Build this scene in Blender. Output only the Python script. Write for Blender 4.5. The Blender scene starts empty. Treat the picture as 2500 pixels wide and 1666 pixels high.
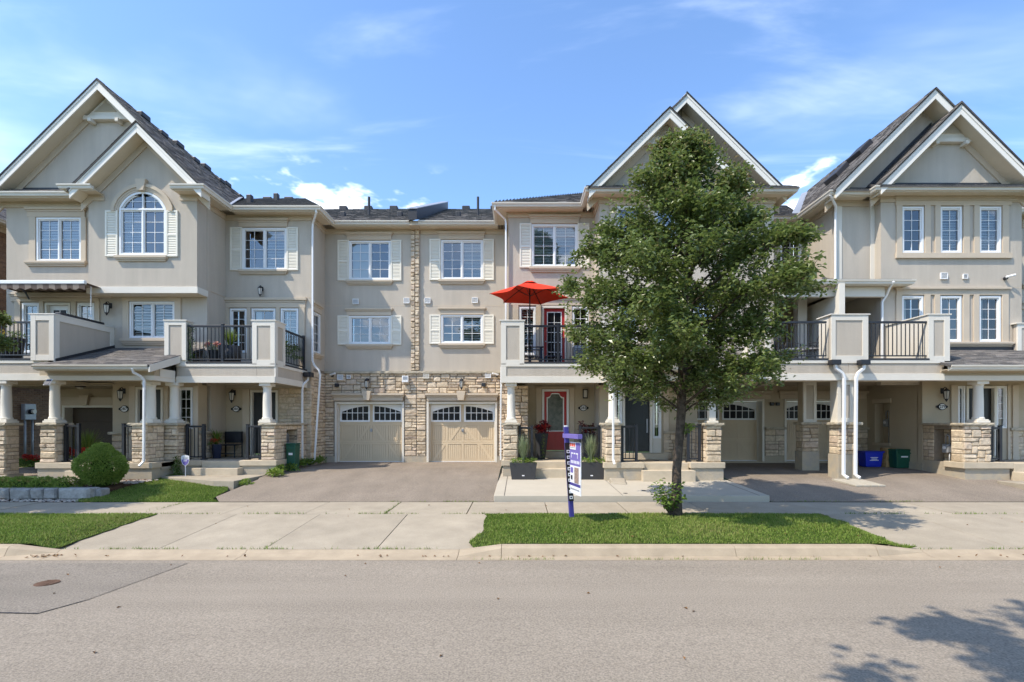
import bpy, math, random
from mathutils import Vector, Matrix
R = math.radians
rnd = random.Random(7)
SC = bpy.context.scene
COL = SC.collection

# ------------------------------------------------------------------ camera, sky, sun, exposure
F = 1250.0; VX, VY = 1268.0, 1032.0; EYE = 1.45          # lens in photo pixels, vanishing point, eye height above the garage floors
cam = bpy.data.cameras.new('camera'); cam_o = bpy.data.objects.new('camera', cam); COL.objects.link(cam_o)
cam.sensor_width = 36; cam.lens = 36 * F / 2500
cam.shift_x = -(VX - 1250) / 2500; cam.shift_y = (VY - 833) / 2500
cam.clip_end = 2000; cam.clip_start = .05
cam_o.location = (0, 0, EYE); cam_o.rotation_euler = (R(90), 0, 0)
SC.camera = cam_o

SUN = Vector((-1.66, -1.0, 2.67)).normalized()             # towards the sun
EL = math.asin(SUN.z)
w = bpy.data.worlds.new('World'); SC.world = w; w.use_nodes = True
nt = w.node_tree; nt.nodes.clear()
def N(t, ty, **kw):
    n = t.nodes.new(ty)
    for k, v in kw.items():
        if k.startswith('i_'): n.inputs[int(k[2:])].default_value = v
        else: setattr(n, k, v)
    return n
sky = N(nt, 'ShaderNodeTexSky', sky_type='NISHITA', sun_disc=False)
sky.sun_elevation = EL; sky.sun_rotation = math.atan2(SUN.x, SUN.y)
sky.air_density = 1.0; sky.dust_density = .6; sky.ozone_density = 2.2; sky.altitude = 100
tc = N(nt, 'ShaderNodeTexCoord')
# wispy cirrus: the direction is projected onto a high flat layer, then stretched
sep = N(nt, 'ShaderNodeSeparateXYZ'); nt.links.new(tc.outputs['Generated'], sep.inputs[0])
mz = N(nt, 'ShaderNodeMath', operation='MAXIMUM', i_1=.06); nt.links.new(sep.outputs[2], mz.inputs[0])
dx = N(nt, 'ShaderNodeMath', operation='DIVIDE'); dy = N(nt, 'ShaderNodeMath', operation='DIVIDE')
nt.links.new(sep.outputs[0], dx.inputs[0]); nt.links.new(mz.outputs[0], dx.inputs[1])
nt.links.new(sep.outputs[1], dy.inputs[0]); nt.links.new(mz.outputs[0], dy.inputs[1])
cmb = N(nt, 'ShaderNodeCombineXYZ'); nt.links.new(dx.outputs[0], cmb.inputs[0]); nt.links.new(dy.outputs[0], cmb.inputs[1])
def cloud(scale, rot, stretch, lo, hi, loc, detail=6, dist=.6, src=cmb, rough=.55):
    mp = N(nt, 'ShaderNodeMapping'); mp.inputs['Rotation'].default_value = (0, 0, rot); mp.inputs['Scale'].default_value = stretch
    mp.inputs['Location'].default_value = loc
    nt.links.new(src.outputs[0], mp.inputs[0])
    nz = N(nt, 'ShaderNodeTexNoise'); nz.inputs['Scale'].default_value = scale; nz.inputs['Detail'].default_value = detail
    nz.inputs['Roughness'].default_value = rough; nz.inputs['Distortion'].default_value = dist
    nt.links.new(mp.outputs[0], nz.inputs['Vector'])
    mr = N(nt, 'ShaderNodeMapRange', interpolation_type='SMOOTHSTEP'); mr.inputs[1].default_value = lo; mr.inputs[2].default_value = hi
    nt.links.new(nz.outputs[0], mr.inputs[0]); return mr
c1 = cloud(.40, R(-18), (1, 1.7, 1), .52, .88, (5.2, 4.1, 0), dist=.3)
c2 = cloud(1.0, R(-14), (.7, 2.4, 1), .50, .9, (.4, 1.2, 0))
# puffy cumulus low over the roofs, on the plain direction
tcm = N(nt, 'ShaderNodeMapping'); nt.links.new(tc.outputs['Generated'], tcm.inputs[0])
c3 = cloud(5.0, 0, (1, 1, 2.3),   .58, .66, (4.69, .48, .03), detail=5, dist=.15, src=tcm)
hz = N(nt, 'ShaderNodeMapRange', interpolation_type='SMOOTHSTEP'); hz.inputs[1].default_value = .45; hz.inputs[2].default_value = .37; nt.links.new(sep.outputs[2], hz.inputs[0])
m3 = N(nt, 'ShaderNodeMath', operation='MULTIPLY'); nt.links.new(c3.outputs[0], m3.inputs[0]); nt.links.new(hz.outputs[0], m3.inputs[1])
s12 = N(nt, 'ShaderNodeMath', operation='MULTIPLY', i_1=.55); nt.links.new(c1.outputs[0], s12.inputs[0])
s2b = N(nt, 'ShaderNodeMath', operation='MULTIPLY_ADD', i_1=.42); nt.links.new(c2.outputs[0], s2b.inputs[0]); nt.links.new(s12.outputs[0], s2b.inputs[2])
s3 = N(nt, 'ShaderNodeMath', operation='MULTIPLY_ADD', i_1=.9, use_clamp=True); nt.links.new(m3.outputs[0], s3.inputs[0]); nt.links.new(s2b.outputs[0], s3.inputs[2])
tint = N(nt, 'ShaderNodeMix', data_type='RGBA', blend_type='MULTIPLY'); tint.inputs[0].default_value = 1; tint.inputs[7].default_value = (.715, .825, .925, 1)
nt.links.new(sky.outputs[0], tint.inputs[6])
mixc = N(nt, 'ShaderNodeMix', data_type='RGBA'); nt.links.new(s3.outputs[0], mixc.inputs[0])
nt.links.new(tint.outputs[2], mixc.inputs[6]); mixc.inputs[7].default_value = (6.6, 7.1, 7.9, 1)
bg = N(nt, 'ShaderNodeBackground'); bg.inputs[1].default_value = .147
out = N(nt, 'ShaderNodeOutputWorld')
nt.links.new(mixc.outputs[2], bg.inputs[0]); nt.links.new(bg.outputs[0], out.inputs[0])

sl = bpy.data.lights.new('sun', 'SUN'); sl.energy = 2.35; sl.angle = R(.53); sl.color = (1, .91, .775)
so = bpy.data.objects.new('sun', sl); COL.objects.link(so); so.rotation_euler = SUN.to_track_quat('Z', 'Y').to_euler(); so.location = (-20, -15, 30)
SC.view_settings.view_transform = 'Standard'; SC.view_settings.look = 'None'; SC.view_settings.gamma = 1
SC.view_settings.exposure = 1.30
SC.render.engine = 'CYCLES'
SC.cycles.use_denoising = True; SC.cycles.max_bounces = 8; SC.cycles.diffuse_bounces = 4; SC.cycles.transparent_max_bounces = 16
SC.cycles.caustics_reflective = False; SC.cycles.caustics_refractive = False

def X(px, Y): return (px - VX) * Y / F
def Z(py, Y): return EYE + (VY - py) * Y / F

# ------------------------------------------------------------------ materials
def mat(name, col, rough=.7, var=.12, scale=6.0, bump=0., bscale=60., col2=None, spec=.3, metal=0., rand=0., detail=4, fine=0., fscale=300., streak=0., sscale=(3, 3, .35)):
    m = bpy.data.materials.new(name); m.use_nodes = True; t = m.node_tree; b = t.nodes['Principled BSDF']
    b.inputs['Roughness'].default_value = rough; b.inputs['Specular IOR Level'].default_value = spec; b.inputs['Metallic'].default_value = metal
    g = N(t, 'ShaderNodeNewGeometry')
    n = N(t, 'ShaderNodeTexNoise'); n.inputs['Scale'].default_value = scale; n.inputs['Detail'].default_value = detail; n.inputs['Roughness'].default_value = .6
    t.links.new(g.outputs['Position'], n.inputs['Vector'])
    r = N(t, 'ShaderNodeValToRGB'); r.color_ramp.elements[0].position = .3; r.color_ramp.elements[1].position = .7
    c2 = col2 or tuple(min(1, c * (1 + var)) for c in col); c1 = tuple(c * (1 - var) for c in col)
    if col2: c1 = col
    r.color_ramp.elements[0].color = (*c1, 1); r.color_ramp.elements[1].color = (*c2, 1)
    t.links.new(n.outputs[0], r.inputs[0]); last = r.outputs[0]
    if fine:
        n2 = N(t, 'ShaderNodeTexNoise'); n2.inputs['Scale'].default_value = fscale; n2.inputs['Detail'].default_value = 2
        t.links.new(g.outputs['Position'], n2.inputs['Vector'])
        mr = N(t, 'ShaderNodeMapRange'); mr.inputs[1].default_value = .25; mr.inputs[2].default_value = .75; mr.inputs[3].default_value = 1 - fine; mr.inputs[4].default_value = 1 + fine
        t.links.new(n2.outputs[0], mr.inputs[0])
        mx = N(t, 'ShaderNodeMix', data_type='RGBA', blend_type='MULTIPLY'); mx.inputs[0].default_value = 1
        t.links.new(last, mx.inputs[6]); t.links.new(mr.outputs[0], mx.inputs[7]); last = mx.outputs[2]
    if streak:                                             # weathering drawn out along one axis
        mp = N(t, 'ShaderNodeMapping'); mp.inputs['Scale'].default_value = sscale; t.links.new(g.outputs['Position'], mp.inputs[0])
        n4 = N(t, 'ShaderNodeTexNoise'); n4.inputs['Scale'].default_value = 1; n4.inputs['Detail'].default_value = 5; n4.inputs['Roughness'].default_value = .6; t.links.new(mp.outputs[0], n4.inputs['Vector'])
        mr = N(t, 'ShaderNodeMapRange'); mr.inputs[1].default_value = .28; mr.inputs[2].default_value = .72; mr.inputs[3].default_value = 1 - streak; mr.inputs[4].default_value = 1 + streak
        t.links.new(n4.outputs[0], mr.inputs[0]); mx = N(t, 'ShaderNodeMix', data_type='RGBA', blend_type='MULTIPLY'); mx.inputs[0].default_value = 1
        t.links.new(last, mx.inputs[6]); t.links.new(mr.outputs[0], mx.inputs[7]); last = mx.outputs[2]
    if rand:
        oi = N(t, 'ShaderNodeObjectInfo'); mr = N(t, 'ShaderNodeMapRange'); mr.inputs[3].default_value = 1 - rand; mr.inputs[4].default_value = 1 + rand
        t.links.new(oi.outputs['Random'], mr.inputs[0])
        mx = N(t, 'ShaderNodeMix', data_type='RGBA', blend_type='MULTIPLY'); mx.inputs[0].default_value = 1
        t.links.new(last, mx.inputs[6]); t.links.new(mr.outputs[0], mx.inputs[7]); last = mx.outputs[2]
    t.links.new(last, b.inputs['Base Color'])
    if bump:
        n3 = N(t, 'ShaderNodeTexNoise'); n3.inputs['Scale'].default_value = bscale; n3.inputs['Detail'].default_value = 5; n3.inputs['Roughness'].default_value = .65
        t.links.new(g.outputs['Position'], n3.inputs['Vector'])
        bp = N(t, 'ShaderNodeBump'); bp.inputs['Strength'].default_value = bump; bp.inputs['Distance'].default_value = .02
        t.links.new(n3.outputs[0], bp.inputs['Height']); t.links.new(bp.outputs[0], b.inputs['Normal'])
    return m

def tinted(name, cols, rough=.8, spec=.2, attr='tint', bump=0., bscale=40., translucent=0., noise=0., nscale=20.):
    """colour looked up by a per-face number, so that every shingle, leaf or blade differs"""
    m = bpy.data.materials.new(name); m.use_nodes = True; t = m.node_tree; b = t.nodes['Principled BSDF']
    b.inputs['Roughness'].default_value = rough; b.inputs['Specular IOR Level'].default_value = spec
    a = N(t, 'ShaderNodeAttribute', attribute_name=attr)
    r = N(t, 'ShaderNodeValToRGB'); e = r.color_ramp.elements
    while len(e) < len(cols): e.new(.5)
    for i, c in enumerate(cols): e[i].position = i / (len(cols) - 1); e[i].color = (*c, 1)
    t.links.new(a.outputs['Fac'], r.inputs[0]); last = r.outputs[0]
    g = N(t, 'ShaderNodeNewGeometry')
    if noise:
        n2 = N(t, 'ShaderNodeTexNoise'); n2.inputs['Scale'].default_value = nscale; n2.inputs['Detail'].default_value = 3
        t.links.new(g.outputs['Position'], n2.inputs['Vector'])
        mr = N(t, 'ShaderNodeMapRange'); mr.inputs[1].default_value = .25; mr.inputs[2].default_value = .75; mr.inputs[3].default_value = 1 - noise; mr.inputs[4].default_value = 1 + noise
        t.links.new(n2.outputs[0], mr.inputs[0])
        mx = N(t, 'ShaderNodeMix', data_type='RGBA', blend_type='MULTIPLY'); mx.inputs[0].default_value = 1
        t.links.new(last, mx.inputs[6]); t.links.new(mr.outputs[0], mx.inputs[7]); last = mx.outputs[2]
    t.links.new(last, b.inputs['Base Color'])
    if bump:
        n3 = N(t, 'ShaderNodeTexNoise'); n3.inputs['Scale'].default_value = bscale; n3.inputs['Detail'].default_value = 4
        t.links.new(g.outputs['Position'], n3.inputs['Vector'])
        bp = N(t, 'ShaderNodeBump'); bp.inputs['Strength'].default_value = bump; bp.inputs['Distance'].default_value = .02
        t.links.new(n3.outputs[0], bp.inputs['Height']); t.links.new(bp.outputs[0], b.inputs['Normal'])
    if translucent:
        tr = N(t, 'ShaderNodeBsdfTranslucent'); t.links.new(last, tr.inputs[0])
        mx = N(t, 'ShaderNodeMixShader'); mx.inputs[0].default_value = translucent
        t.links.new(b.outputs[0], mx.inputs[1]); t.links.new(tr.outputs[0], mx.inputs[2])
        t.links.new(mx.outputs[0], t.nodes['Material Output'].inputs[0])
    return m

def glass(name, refl=.3, tintc=(.9, .95, .95), rough=.015):
    m = bpy.data.materials.new(name); m.use_nodes = True; t = m.node_tree; t.nodes.remove(t.nodes['Principled BSDF'])
    g = N(t, 'ShaderNodeNewGeometry'); n = N(t, 'ShaderNodeTexNoise'); n.inputs['Scale'].default_value = 2.2; n.inputs['Detail'].default_value = 1
    t.links.new(g.outputs['Position'], n.inputs['Vector'])
    bp = N(t, 'ShaderNodeBump'); bp.inputs['Strength'].default_value = .06; bp.inputs['Distance'].default_value = .02; t.links.new(n.outputs[0], bp.inputs['Height'])
    tr = N(t, 'ShaderNodeBsdfTransparent'); tr.inputs[0].default_value = (*tintc, 1)
    gl = N(t, 'ShaderNodeBsdfGlossy'); gl.inputs['Roughness'].default_value = rough; t.links.new(bp.outputs[0], gl.inputs['Normal'])
    fr = N(t, 'ShaderNodeFresnel'); fr.inputs[0].default_value = 1.5
    ad = N(t, 'ShaderNodeMath', operation='ADD', use_clamp=True); ad.inputs[1].default_value = refl; t.links.new(fr.outputs[0], ad.inputs[0])
    mx = N(t, 'ShaderNodeMixShader'); t.links.new(ad.outputs[0], mx.inputs[0]); t.links.new(tr.outputs[0], mx.inputs[1]); t.links.new(gl.outputs[0], mx.inputs[2])
    t.links.new(mx.outputs[0], t.nodes['Material Output'].inputs[0]); return m

def stonemat(name, cols):
    m = mat(name, (.4, .33, .24), rough=.9, bump=.9, bscale=16., spec=.15)
    t = m.node_tree; b = t.nodes['Principled BSDF']
    oi = N(t, 'ShaderNodeObjectInfo'); r = N(t, 'ShaderNodeValToRGB'); e = r.color_ramp.elements
    while len(e) < len(cols): e.new(.5)
    for i, c in enumerate(cols): e[i].position = i / (len(cols) - 1); e[i].color = (*c, 1)
    t.links.new(oi.outputs['Random'], r.inputs[0])
    g = N(t, 'ShaderNodeNewGeometry'); n = N(t, 'ShaderNodeTexNoise'); n.inputs['Scale'].default_value = 9; n.inputs['Detail'].default_value = 6; n.inputs['Roughness'].default_value = .7
    t.links.new(g.outputs['Position'], n.inputs['Vector'])
    mr = N(t, 'ShaderNodeMapRange'); mr.inputs[1].default_value = .28; mr.inputs[2].default_value = .72; mr.inputs[3].default_value = .66; mr.inputs[4].default_value = 1.22
    t.links.new(n.outputs[0], mr.inputs[0])
    mx = N(t, 'ShaderNodeMix', data_type='RGBA', blend_type='MULTIPLY'); mx.inputs[0].default_value = 1
    t.links.new(r.outputs[0], mx.inputs[6]); t.links.new(mr.outputs[0], mx.inputs[7]); t.links.new(mx.outputs[2], b.inputs['Base Color'])
    return m

M = {}
M['stucco'] = mat('stucco', (.495, .436, .36), .95, .04, .7, .5, 90, spec=.1, fine=.06, fscale=70, streak=.07, sscale=(4, 4, .35))
M['trim_tan'] = mat('trim_tan', (.55, .462, .355), .9, .04, 1.2, .2, 150, spec=.1)
M['trim_white'] = mat('trim_cream', (.69, .645, .56), .75, .04, 1.5, .06, 60, spec=.25)
M['shutter'] = mat('shutter_cream', (.75, .705, .60), .6, .03, 2, spec=.3)
M['white'] = mat('white_vinyl', (.78, .78, .77), .45, .02, 2, spec=.4)
M['gutter'] = mat('gutter_cream', (.66, .61, .52), .45, .04, 1.5, spec=.4)
M['soffit'] = mat('soffit_cream', (.67, .585, .45), .6, .04, 2, spec=.3)
M['barge'] = mat('barge_white', (.76, .72, .645), .6, .03, 2, spec=.3)
M['garage'] = mat('garage_beige', (.62, .495, .335), .55, .035, 1.6, .05, 90, spec=.3)
M['mortar'] = mat('mortar', (.24, .20, .155), .95, .15, 8, .3, 80, spec=.1)
M['stone'] = stonemat('sandstone', [(.48, .375, .26), (.62, .495, .345), (.66, .54, .395), (.56, .44, .335), (.70, .585, .435), (.58, .48, .36), (.64, .505, .345)])
M['cap'] = mat('cap_stone', (.43, .375, .285), .9, .2, 7, .7, 22, spec=.1)
M['ledge'] = mat('cast_ledge', (.50, .42, .31), .85, .1, 4, .25, 60, spec=.15)
M['parge'] = mat('parge_concrete', (.36, .325, .27), .95, .2, 5, .5, 25, spec=.1, col2=(.46, .38, .27))
M['concrete'] = mat('concrete', (.345, .298, .23), .92, .09, 2.2, .35, 120, spec=.12, fine=.12, fscale=70, rand=.05, streak=.08, sscale=(1.2, .8, 1))
M['kerb'] = mat('kerb_concrete', (.375, .305, .22), .92, .12, 3, .35, 110, spec=.12, fine=.09, fscale=140)
M['pad'] = mat('pad_concrete', (.44, .395, .32), .9, .05, 1.6, .2, 120, spec=.12, fine=.05, fscale=160)
M['asphalt'] = mat('asphalt', (.285, .245, .197), .93, .05, .55, .6, 130, spec=.15, fine=.34, fscale=55, streak=.09, sscale=(.12, 1.5, 1))
M['asphalt2'] = mat('asphalt_patch', (.24, .21, .174), .93, .07, .9, .7, 140, spec=.15, fine=.36, fscale=52, streak=.08, sscale=(.5, 1.5, 1))
M['drive'] = mat('asphalt_drive', (.25, .208, .166), .93, .09, .9, .8, 130, spec=.15, fine=.38, fscale=55, streak=.12, sscale=(1.6, .35, 1))
M['soil'] = mat('soil', (.09, .055, .035), .98, .3, 12, .8, 40, spec=.05)
M['black'] = mat('black_metal', (.018, .019, .024), .42, .1, 5, spec=.45)
M['dark'] = mat('dark_room', (.018, .018, .02), .95, .1, 3, spec=.05)  # near-black: darkness of the unlit rooms put into the colour
M['blind'] = mat('blind_white', (.62, .64, .62), .6, .03, 2, spec=.3)
M['curtain'] = mat('curtain_pale', (.5, .54, .53), .9, .06, 3, spec=.1)
M['glass'] = glass('glass', .14)
M['glass_clear'] = glass('glass_clear', .08)
M['garage_glass'] = mat('dark_glass', (.010, .010, .012), .25, .1, 3, spec=.15)
M['red_door'] = mat('red_door', (.40, .022, .024), .35, .05, 3, spec=.45)
M['black_door'] = mat('black_door', (.012, .012, .013), .35, .1, 3, spec=.45)
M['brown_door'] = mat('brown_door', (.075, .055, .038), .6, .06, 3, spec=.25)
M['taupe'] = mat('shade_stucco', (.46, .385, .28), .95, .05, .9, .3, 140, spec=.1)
M['roof'] = tinted('shingles', [(.085, .081, .078), (.13, .122, .115), (.19, .175, .16), (.11, .103, .10), (.225, .20, .178), (.155, .144, .132)], .95, .12, bump=.5, bscale=120, noise=.35, nscale=30)
M['flash'] = mat('flashing', (.03, .03, .034), .5, .1, 4, spec=.4)
M['steel'] = mat('grey_steel', (.33, .34, .36), .45, .06, 4, spec=.5, metal=.3)
M['brick'] = tinted('brick', [(.24, .145, .09), (.30, .19, .125), (.205, .125, .085), (.27, .175, .12)], .95, .1, bump=.3, noise=.2)
M['lamp_glass'] = mat('lamp_glass', (.55, .53, .48), .2, .05, 8, spec=.5)
M['text_black'] = mat('plaque_black', (.012, .011, .011), .5, .05, 8)
M['plaque_white'] = mat('plaque_white', (.75, .74, .71), .5, .02, 8)
M['red'] = mat('umbrella_red', (.60, .045, .020), .8, .04, 3, spec=.15)
M['grass'] = tinted('grass', [(.07, .125, .016), (.135, .215, .03), (.195, .28, .048), (.255, .315, .07), (.31, .29, .11)], .75, .25, translucent=.3)
M['lawn_soil'] = mat('lawn_soil', (.040, .065, .016), .98, .4, 9, .5, 50, spec=.05)
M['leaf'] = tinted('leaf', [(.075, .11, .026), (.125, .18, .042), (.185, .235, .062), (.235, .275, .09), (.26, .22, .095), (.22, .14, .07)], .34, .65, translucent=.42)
M['shrub'] = tinted('shrub_leaf', [(.055, .105, .014), (.11, .19, .026), (.18, .265, .043), (.26, .335, .066)], .5, .3, translucent=.3)
M['bark'] = mat('bark', (.05, .04, .031), .95, .3, 14, 1.0, 26, col2=(.13, .10, .078), spec=.1)
M['greygrass'] = tinted('reed', [(.10, .15, .06), (.19, .25, .12), (.30, .34, .2), (.38, .40, .25)], .6, .3, translucent=.25)
M['flower_red'] = tinted('petal_red', [(.40, .02, .02), (.62, .05, .04), (.5, .10, .05), (.8, .25, .2)], .6, .25, translucent=.2)
M['flower_dark'] = tinted('petal_dark', [(.045, .004, .008), (.10, .008, .014), (.2, .02, .02)], .6, .25)
M['planter'] = mat('planter_grey', (.045, .045, .047), .6, .06, 5, .1, 80, spec=.3)
M['rock'] = stonemat('grey_rock', [(.28, .27, .26), (.34, .32, .30), (.38, .36, .33)])
M['pebble'] = tinted('pebble', [(.40, .36, .31), (.5, .42, .34), (.30, .27, .25), (.45, .33, .26)], .8, .2)
M['green_bin'] = mat('green_plastic', (.008, .075, .045), .42, .08, 5, spec=.4)
M['blue_bin'] = mat('blue_plastic', (.006, .025, .40), .42, .06, 5, spec=.4)
M['paper_bag'] = mat('kraft_paper', (.36, .235, .115), .9, .12, 9, .5, 30, spec=.1)
M['sign_blue'] = mat('sign_indigo', (.050, .042, .22), .45, .05, 4, spec=.35)
M['sign_face'] = mat('sign_purple', (.16, .125, .38), .45, .05, 4, spec=.35)
M['sign_white'] = mat('sign_white', (.72, .72, .74), .45, .03, 4, spec=.35)
M['sign_red'] = mat('sign_red', (.65, .09, .06), .5, .05, 4)
M['skin'] = mat('print_beige', (.42, .31, .25), .6, .3, 30, col2=(.14, .09, .07))
M['navy'] = mat('navy_plastic', (.016, .022, .05), .5, .08, 5, spec=.3)
M['rust'] = mat('rusty_iron', (.13, .075, .05), .8, .25, 12, .5, 60, spec=.3)
M['dry_leaf'] = tinted('dry_leaf', [(.16, .075, .03), (.28, .15, .06), (.09, .05, .025)], .9, .1)
M['awning'] = tinted('awning_stripe', [(.13, .10, .082), (.27, .22, .18)], .9, .1)
M['wood'] = mat('weathered_wood', (.40, .36, .29), .9, .1, 6, .4, 60, spec=.1)
M['bulb'] = mat('door_glass', (.05, .055, .045), .25, .5, 7, spec=.5, col2=(.14, .14, .11))

# ------------------------------------------------------------------ mesh helpers
class MB:
    def __init__(s): s.v = []; s.f = []; s.t = []
    def add(s, vs, fs, tint=None):
        o = len(s.v); s.v.extend(vs); s.f.extend(tuple(i + o for i in f) for f in fs)
        s.t.extend([tint if tint is not None else .5] * len(fs)); return s
    def box(s, x0, x1, y0, y1, z0, z1, tint=None):
        return s.hexa([(x0, y0, z0), (x1, y0, z0), (x1, y1, z0), (x0, y1, z0), (x0, y0, z1), (x1, y0, z1), (x1, y1, z1), (x0, y1, z1)], tint)
    def hexa(s, p, tint=None):
        return s.add(p, [(0, 3, 2, 1), (4, 5, 6, 7), (0, 1, 5, 4), (1, 2, 6, 5), (2, 3, 7, 6), (3, 0, 4, 7)], tint)
    def loft(s, A, B, tint=None):
        n = len(A)
        return s.add(list(A) + list(B), [tuple(range(n))[::-1], tuple(range(n, 2 * n))] + [(i, (i + 1) % n, n + (i + 1) % n, n + i) for i in range(n)], tint)
    def poly(s, pts, tint=None): return s.add(list(pts), [tuple(range(len(pts)))], tint)
    def tube(s, pts, r, n=8, tint=None):
        pts = [Vector(p) for p in pts]; k = len(pts); rs = r if isinstance(r, (list, tuple)) else [r] * k
        ref = None; vs = []
        for i, p in enumerate(pts):
            d = (pts[min(i + 1, k - 1)] - pts[max(i - 1, 0)]).normalized()
            if ref is None: ref = d.orthogonal().normalized()
            ref = (ref - d * ref.dot(d)); ref = ref.normalized() if ref.length > 1e-6 else d.orthogonal().normalized()
            b = d.cross(ref)
            vs += [tuple(p + (ref * math.cos(a) + b * math.sin(a)) * rs[i]) for a in [2 * math.pi * j / n for j in range(n)]]
        fs = [(i * n + j, i * n + (j + 1) % n, (i + 1) * n + (j + 1) % n, (i + 1) * n + j) for i in range(k - 1) for j in range(n)]
        fs += [tuple(range(n))[::-1], tuple(range((k - 1) * n, k * n))]
        return s.add(vs, fs, tint)
    def lathe(s, cx, cy, prof, n=20, tint=None):
        vs = [(cx + r * math.cos(2 * math.pi * j / n), cy + r * math.sin(2 * math.pi * j / n), z) for r, z in prof for j in range(n)]
        k = len(prof); fs = [(i * n + j, i * n + (j + 1) % n, (i + 1) * n + (j + 1) % n, (i + 1) * n + j) for i in range(k - 1) for j in range(n)]
        fs += [tuple(range(n))[::-1], tuple(range((k - 1) * n, k * n))]
        return s.add(vs, fs, tint)
    def sweep(s, path, prof, tint=None):
        """closed profile [(out, z)] carried along a level path; out is to the right of the way"""
        P = [Vector((p[0], p[1])) for p in path]; k = len(P); rings = []
        for i in range(k):
            ds = []
            if i > 0: ds.append((P[i] - P[i - 1]).normalized())
            if i < k - 1: ds.append((P[i + 1] - P[i]).normalized())
            ns = [Vector((d.y, -d.x)) for d in ds]
            m = ns[0] if len(ns) == 1 else (ns[0] + ns[1]) / (1 + ns[0].dot(ns[1]))
            rings.append([(P[i].x + m.x * o, P[i].y + m.y * o, z) for o, z in prof])
        n = len(prof); vs = [v for r in rings for v in r]
        fs = [(i * n + j, i * n + (j + 1) % n, (i + 1) * n + (j + 1) % n, (i + 1) * n + j) for i in range(k - 1) for j in range(n)]
        fs += [tuple(range(n))[::-1], tuple(range((k - 1) * n, k * n))]
        return s.add(vs, fs, tint)
    def mesh(s, name):
        me = bpy.data.meshes.new(name); me.from_pydata(s.v, [], s.f)
        a = me.attributes.new('tint', 'FLOAT', 'FACE'); a.data.foreach_set('value', [float(x) for x in s.t]); me.update(); return me
    def build(s, name, m, parent=None, smooth=False, bevel=0., kind=None):
        me = s.mesh(name); me.materials.append(M[m] if isinstance(m, str) else m)
        if smooth: me.polygons.foreach_set('use_smooth', [True] * len(me.polygons))
        return put(name, me, parent, bevel=bevel, kind=kind)

def put(name, me, parent=None, loc=(0, 0, 0), rot=(0, 0, 0), scale=(1, 1, 1), bevel=0., kind=None):
    o = bpy.data.objects.new(name, me); COL.objects.link(o)
    o.location = loc; o.rotation_euler = rot; o.scale = scale
    if parent is not None:
        o.parent = parent
        p = parent; off = Vector((0, 0, 0))
        if parent.type == 'EMPTY' or parent.location.length > 0: off = parent.location
        o.matrix_parent_inverse = Matrix.Translation(-off)
    if bevel:
        b = o.modifiers.new('bevel', 'BEVEL'); b.width = bevel; b.segments = 2; b.limit_method = 'ANGLE'; b.angle_limit = R(40)
    if kind: o['kind'] = kind
    return o
def tag(o, label, cat, group=None, kind=None):
    o['label'] = label; o['category'] = cat
    if group: o['group'] = group
    if kind: o['kind'] = kind
    return o
def thing(name, label, cat, loc, group=None):
    o = bpy.data.objects.new(name, None); COL.objects.link(o); o.location = loc; o.empty_display_size = .2
    return tag(o, label, cat, group)
def struct(o): o['kind'] = 'structure'; return o

class Fr:
    """a wall plane: u runs along it, d goes into it (negative = proud of it), z up"""
    def __init__(s, kind, c): s.k = kind; s.c = c
    def pt(s, u, d, z): return (u, s.c + d, z) if s.k == 'f' else ((s.c - d, u, z) if s.k == 'r' else (s.c + d, u, z))
    def rot(s): return (0, 0, {'f': 0, 'r': R(90), 'l': R(-90)}[s.k])
    def box(s, mb, u0, u1, d0, d1, z0, z1, tint=None):
        return mb.hexa([s.pt(*p) for p in [(u0, d0, z0), (u1, d0, z0), (u1, d1, z0), (u0, d1, z0), (u0, d0, z1), (u1, d0, z1), (u1, d1, z1), (u0, d1, z1)]], tint)
    def prism(s, mb, poly, d0, d1, tint=None):
        return mb.loft([s.pt(u, d0, z) for u, z in poly], [s.pt(u, d1, z) for u, z in poly], tint)
def front(Y): return Fr('f', Y)

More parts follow.
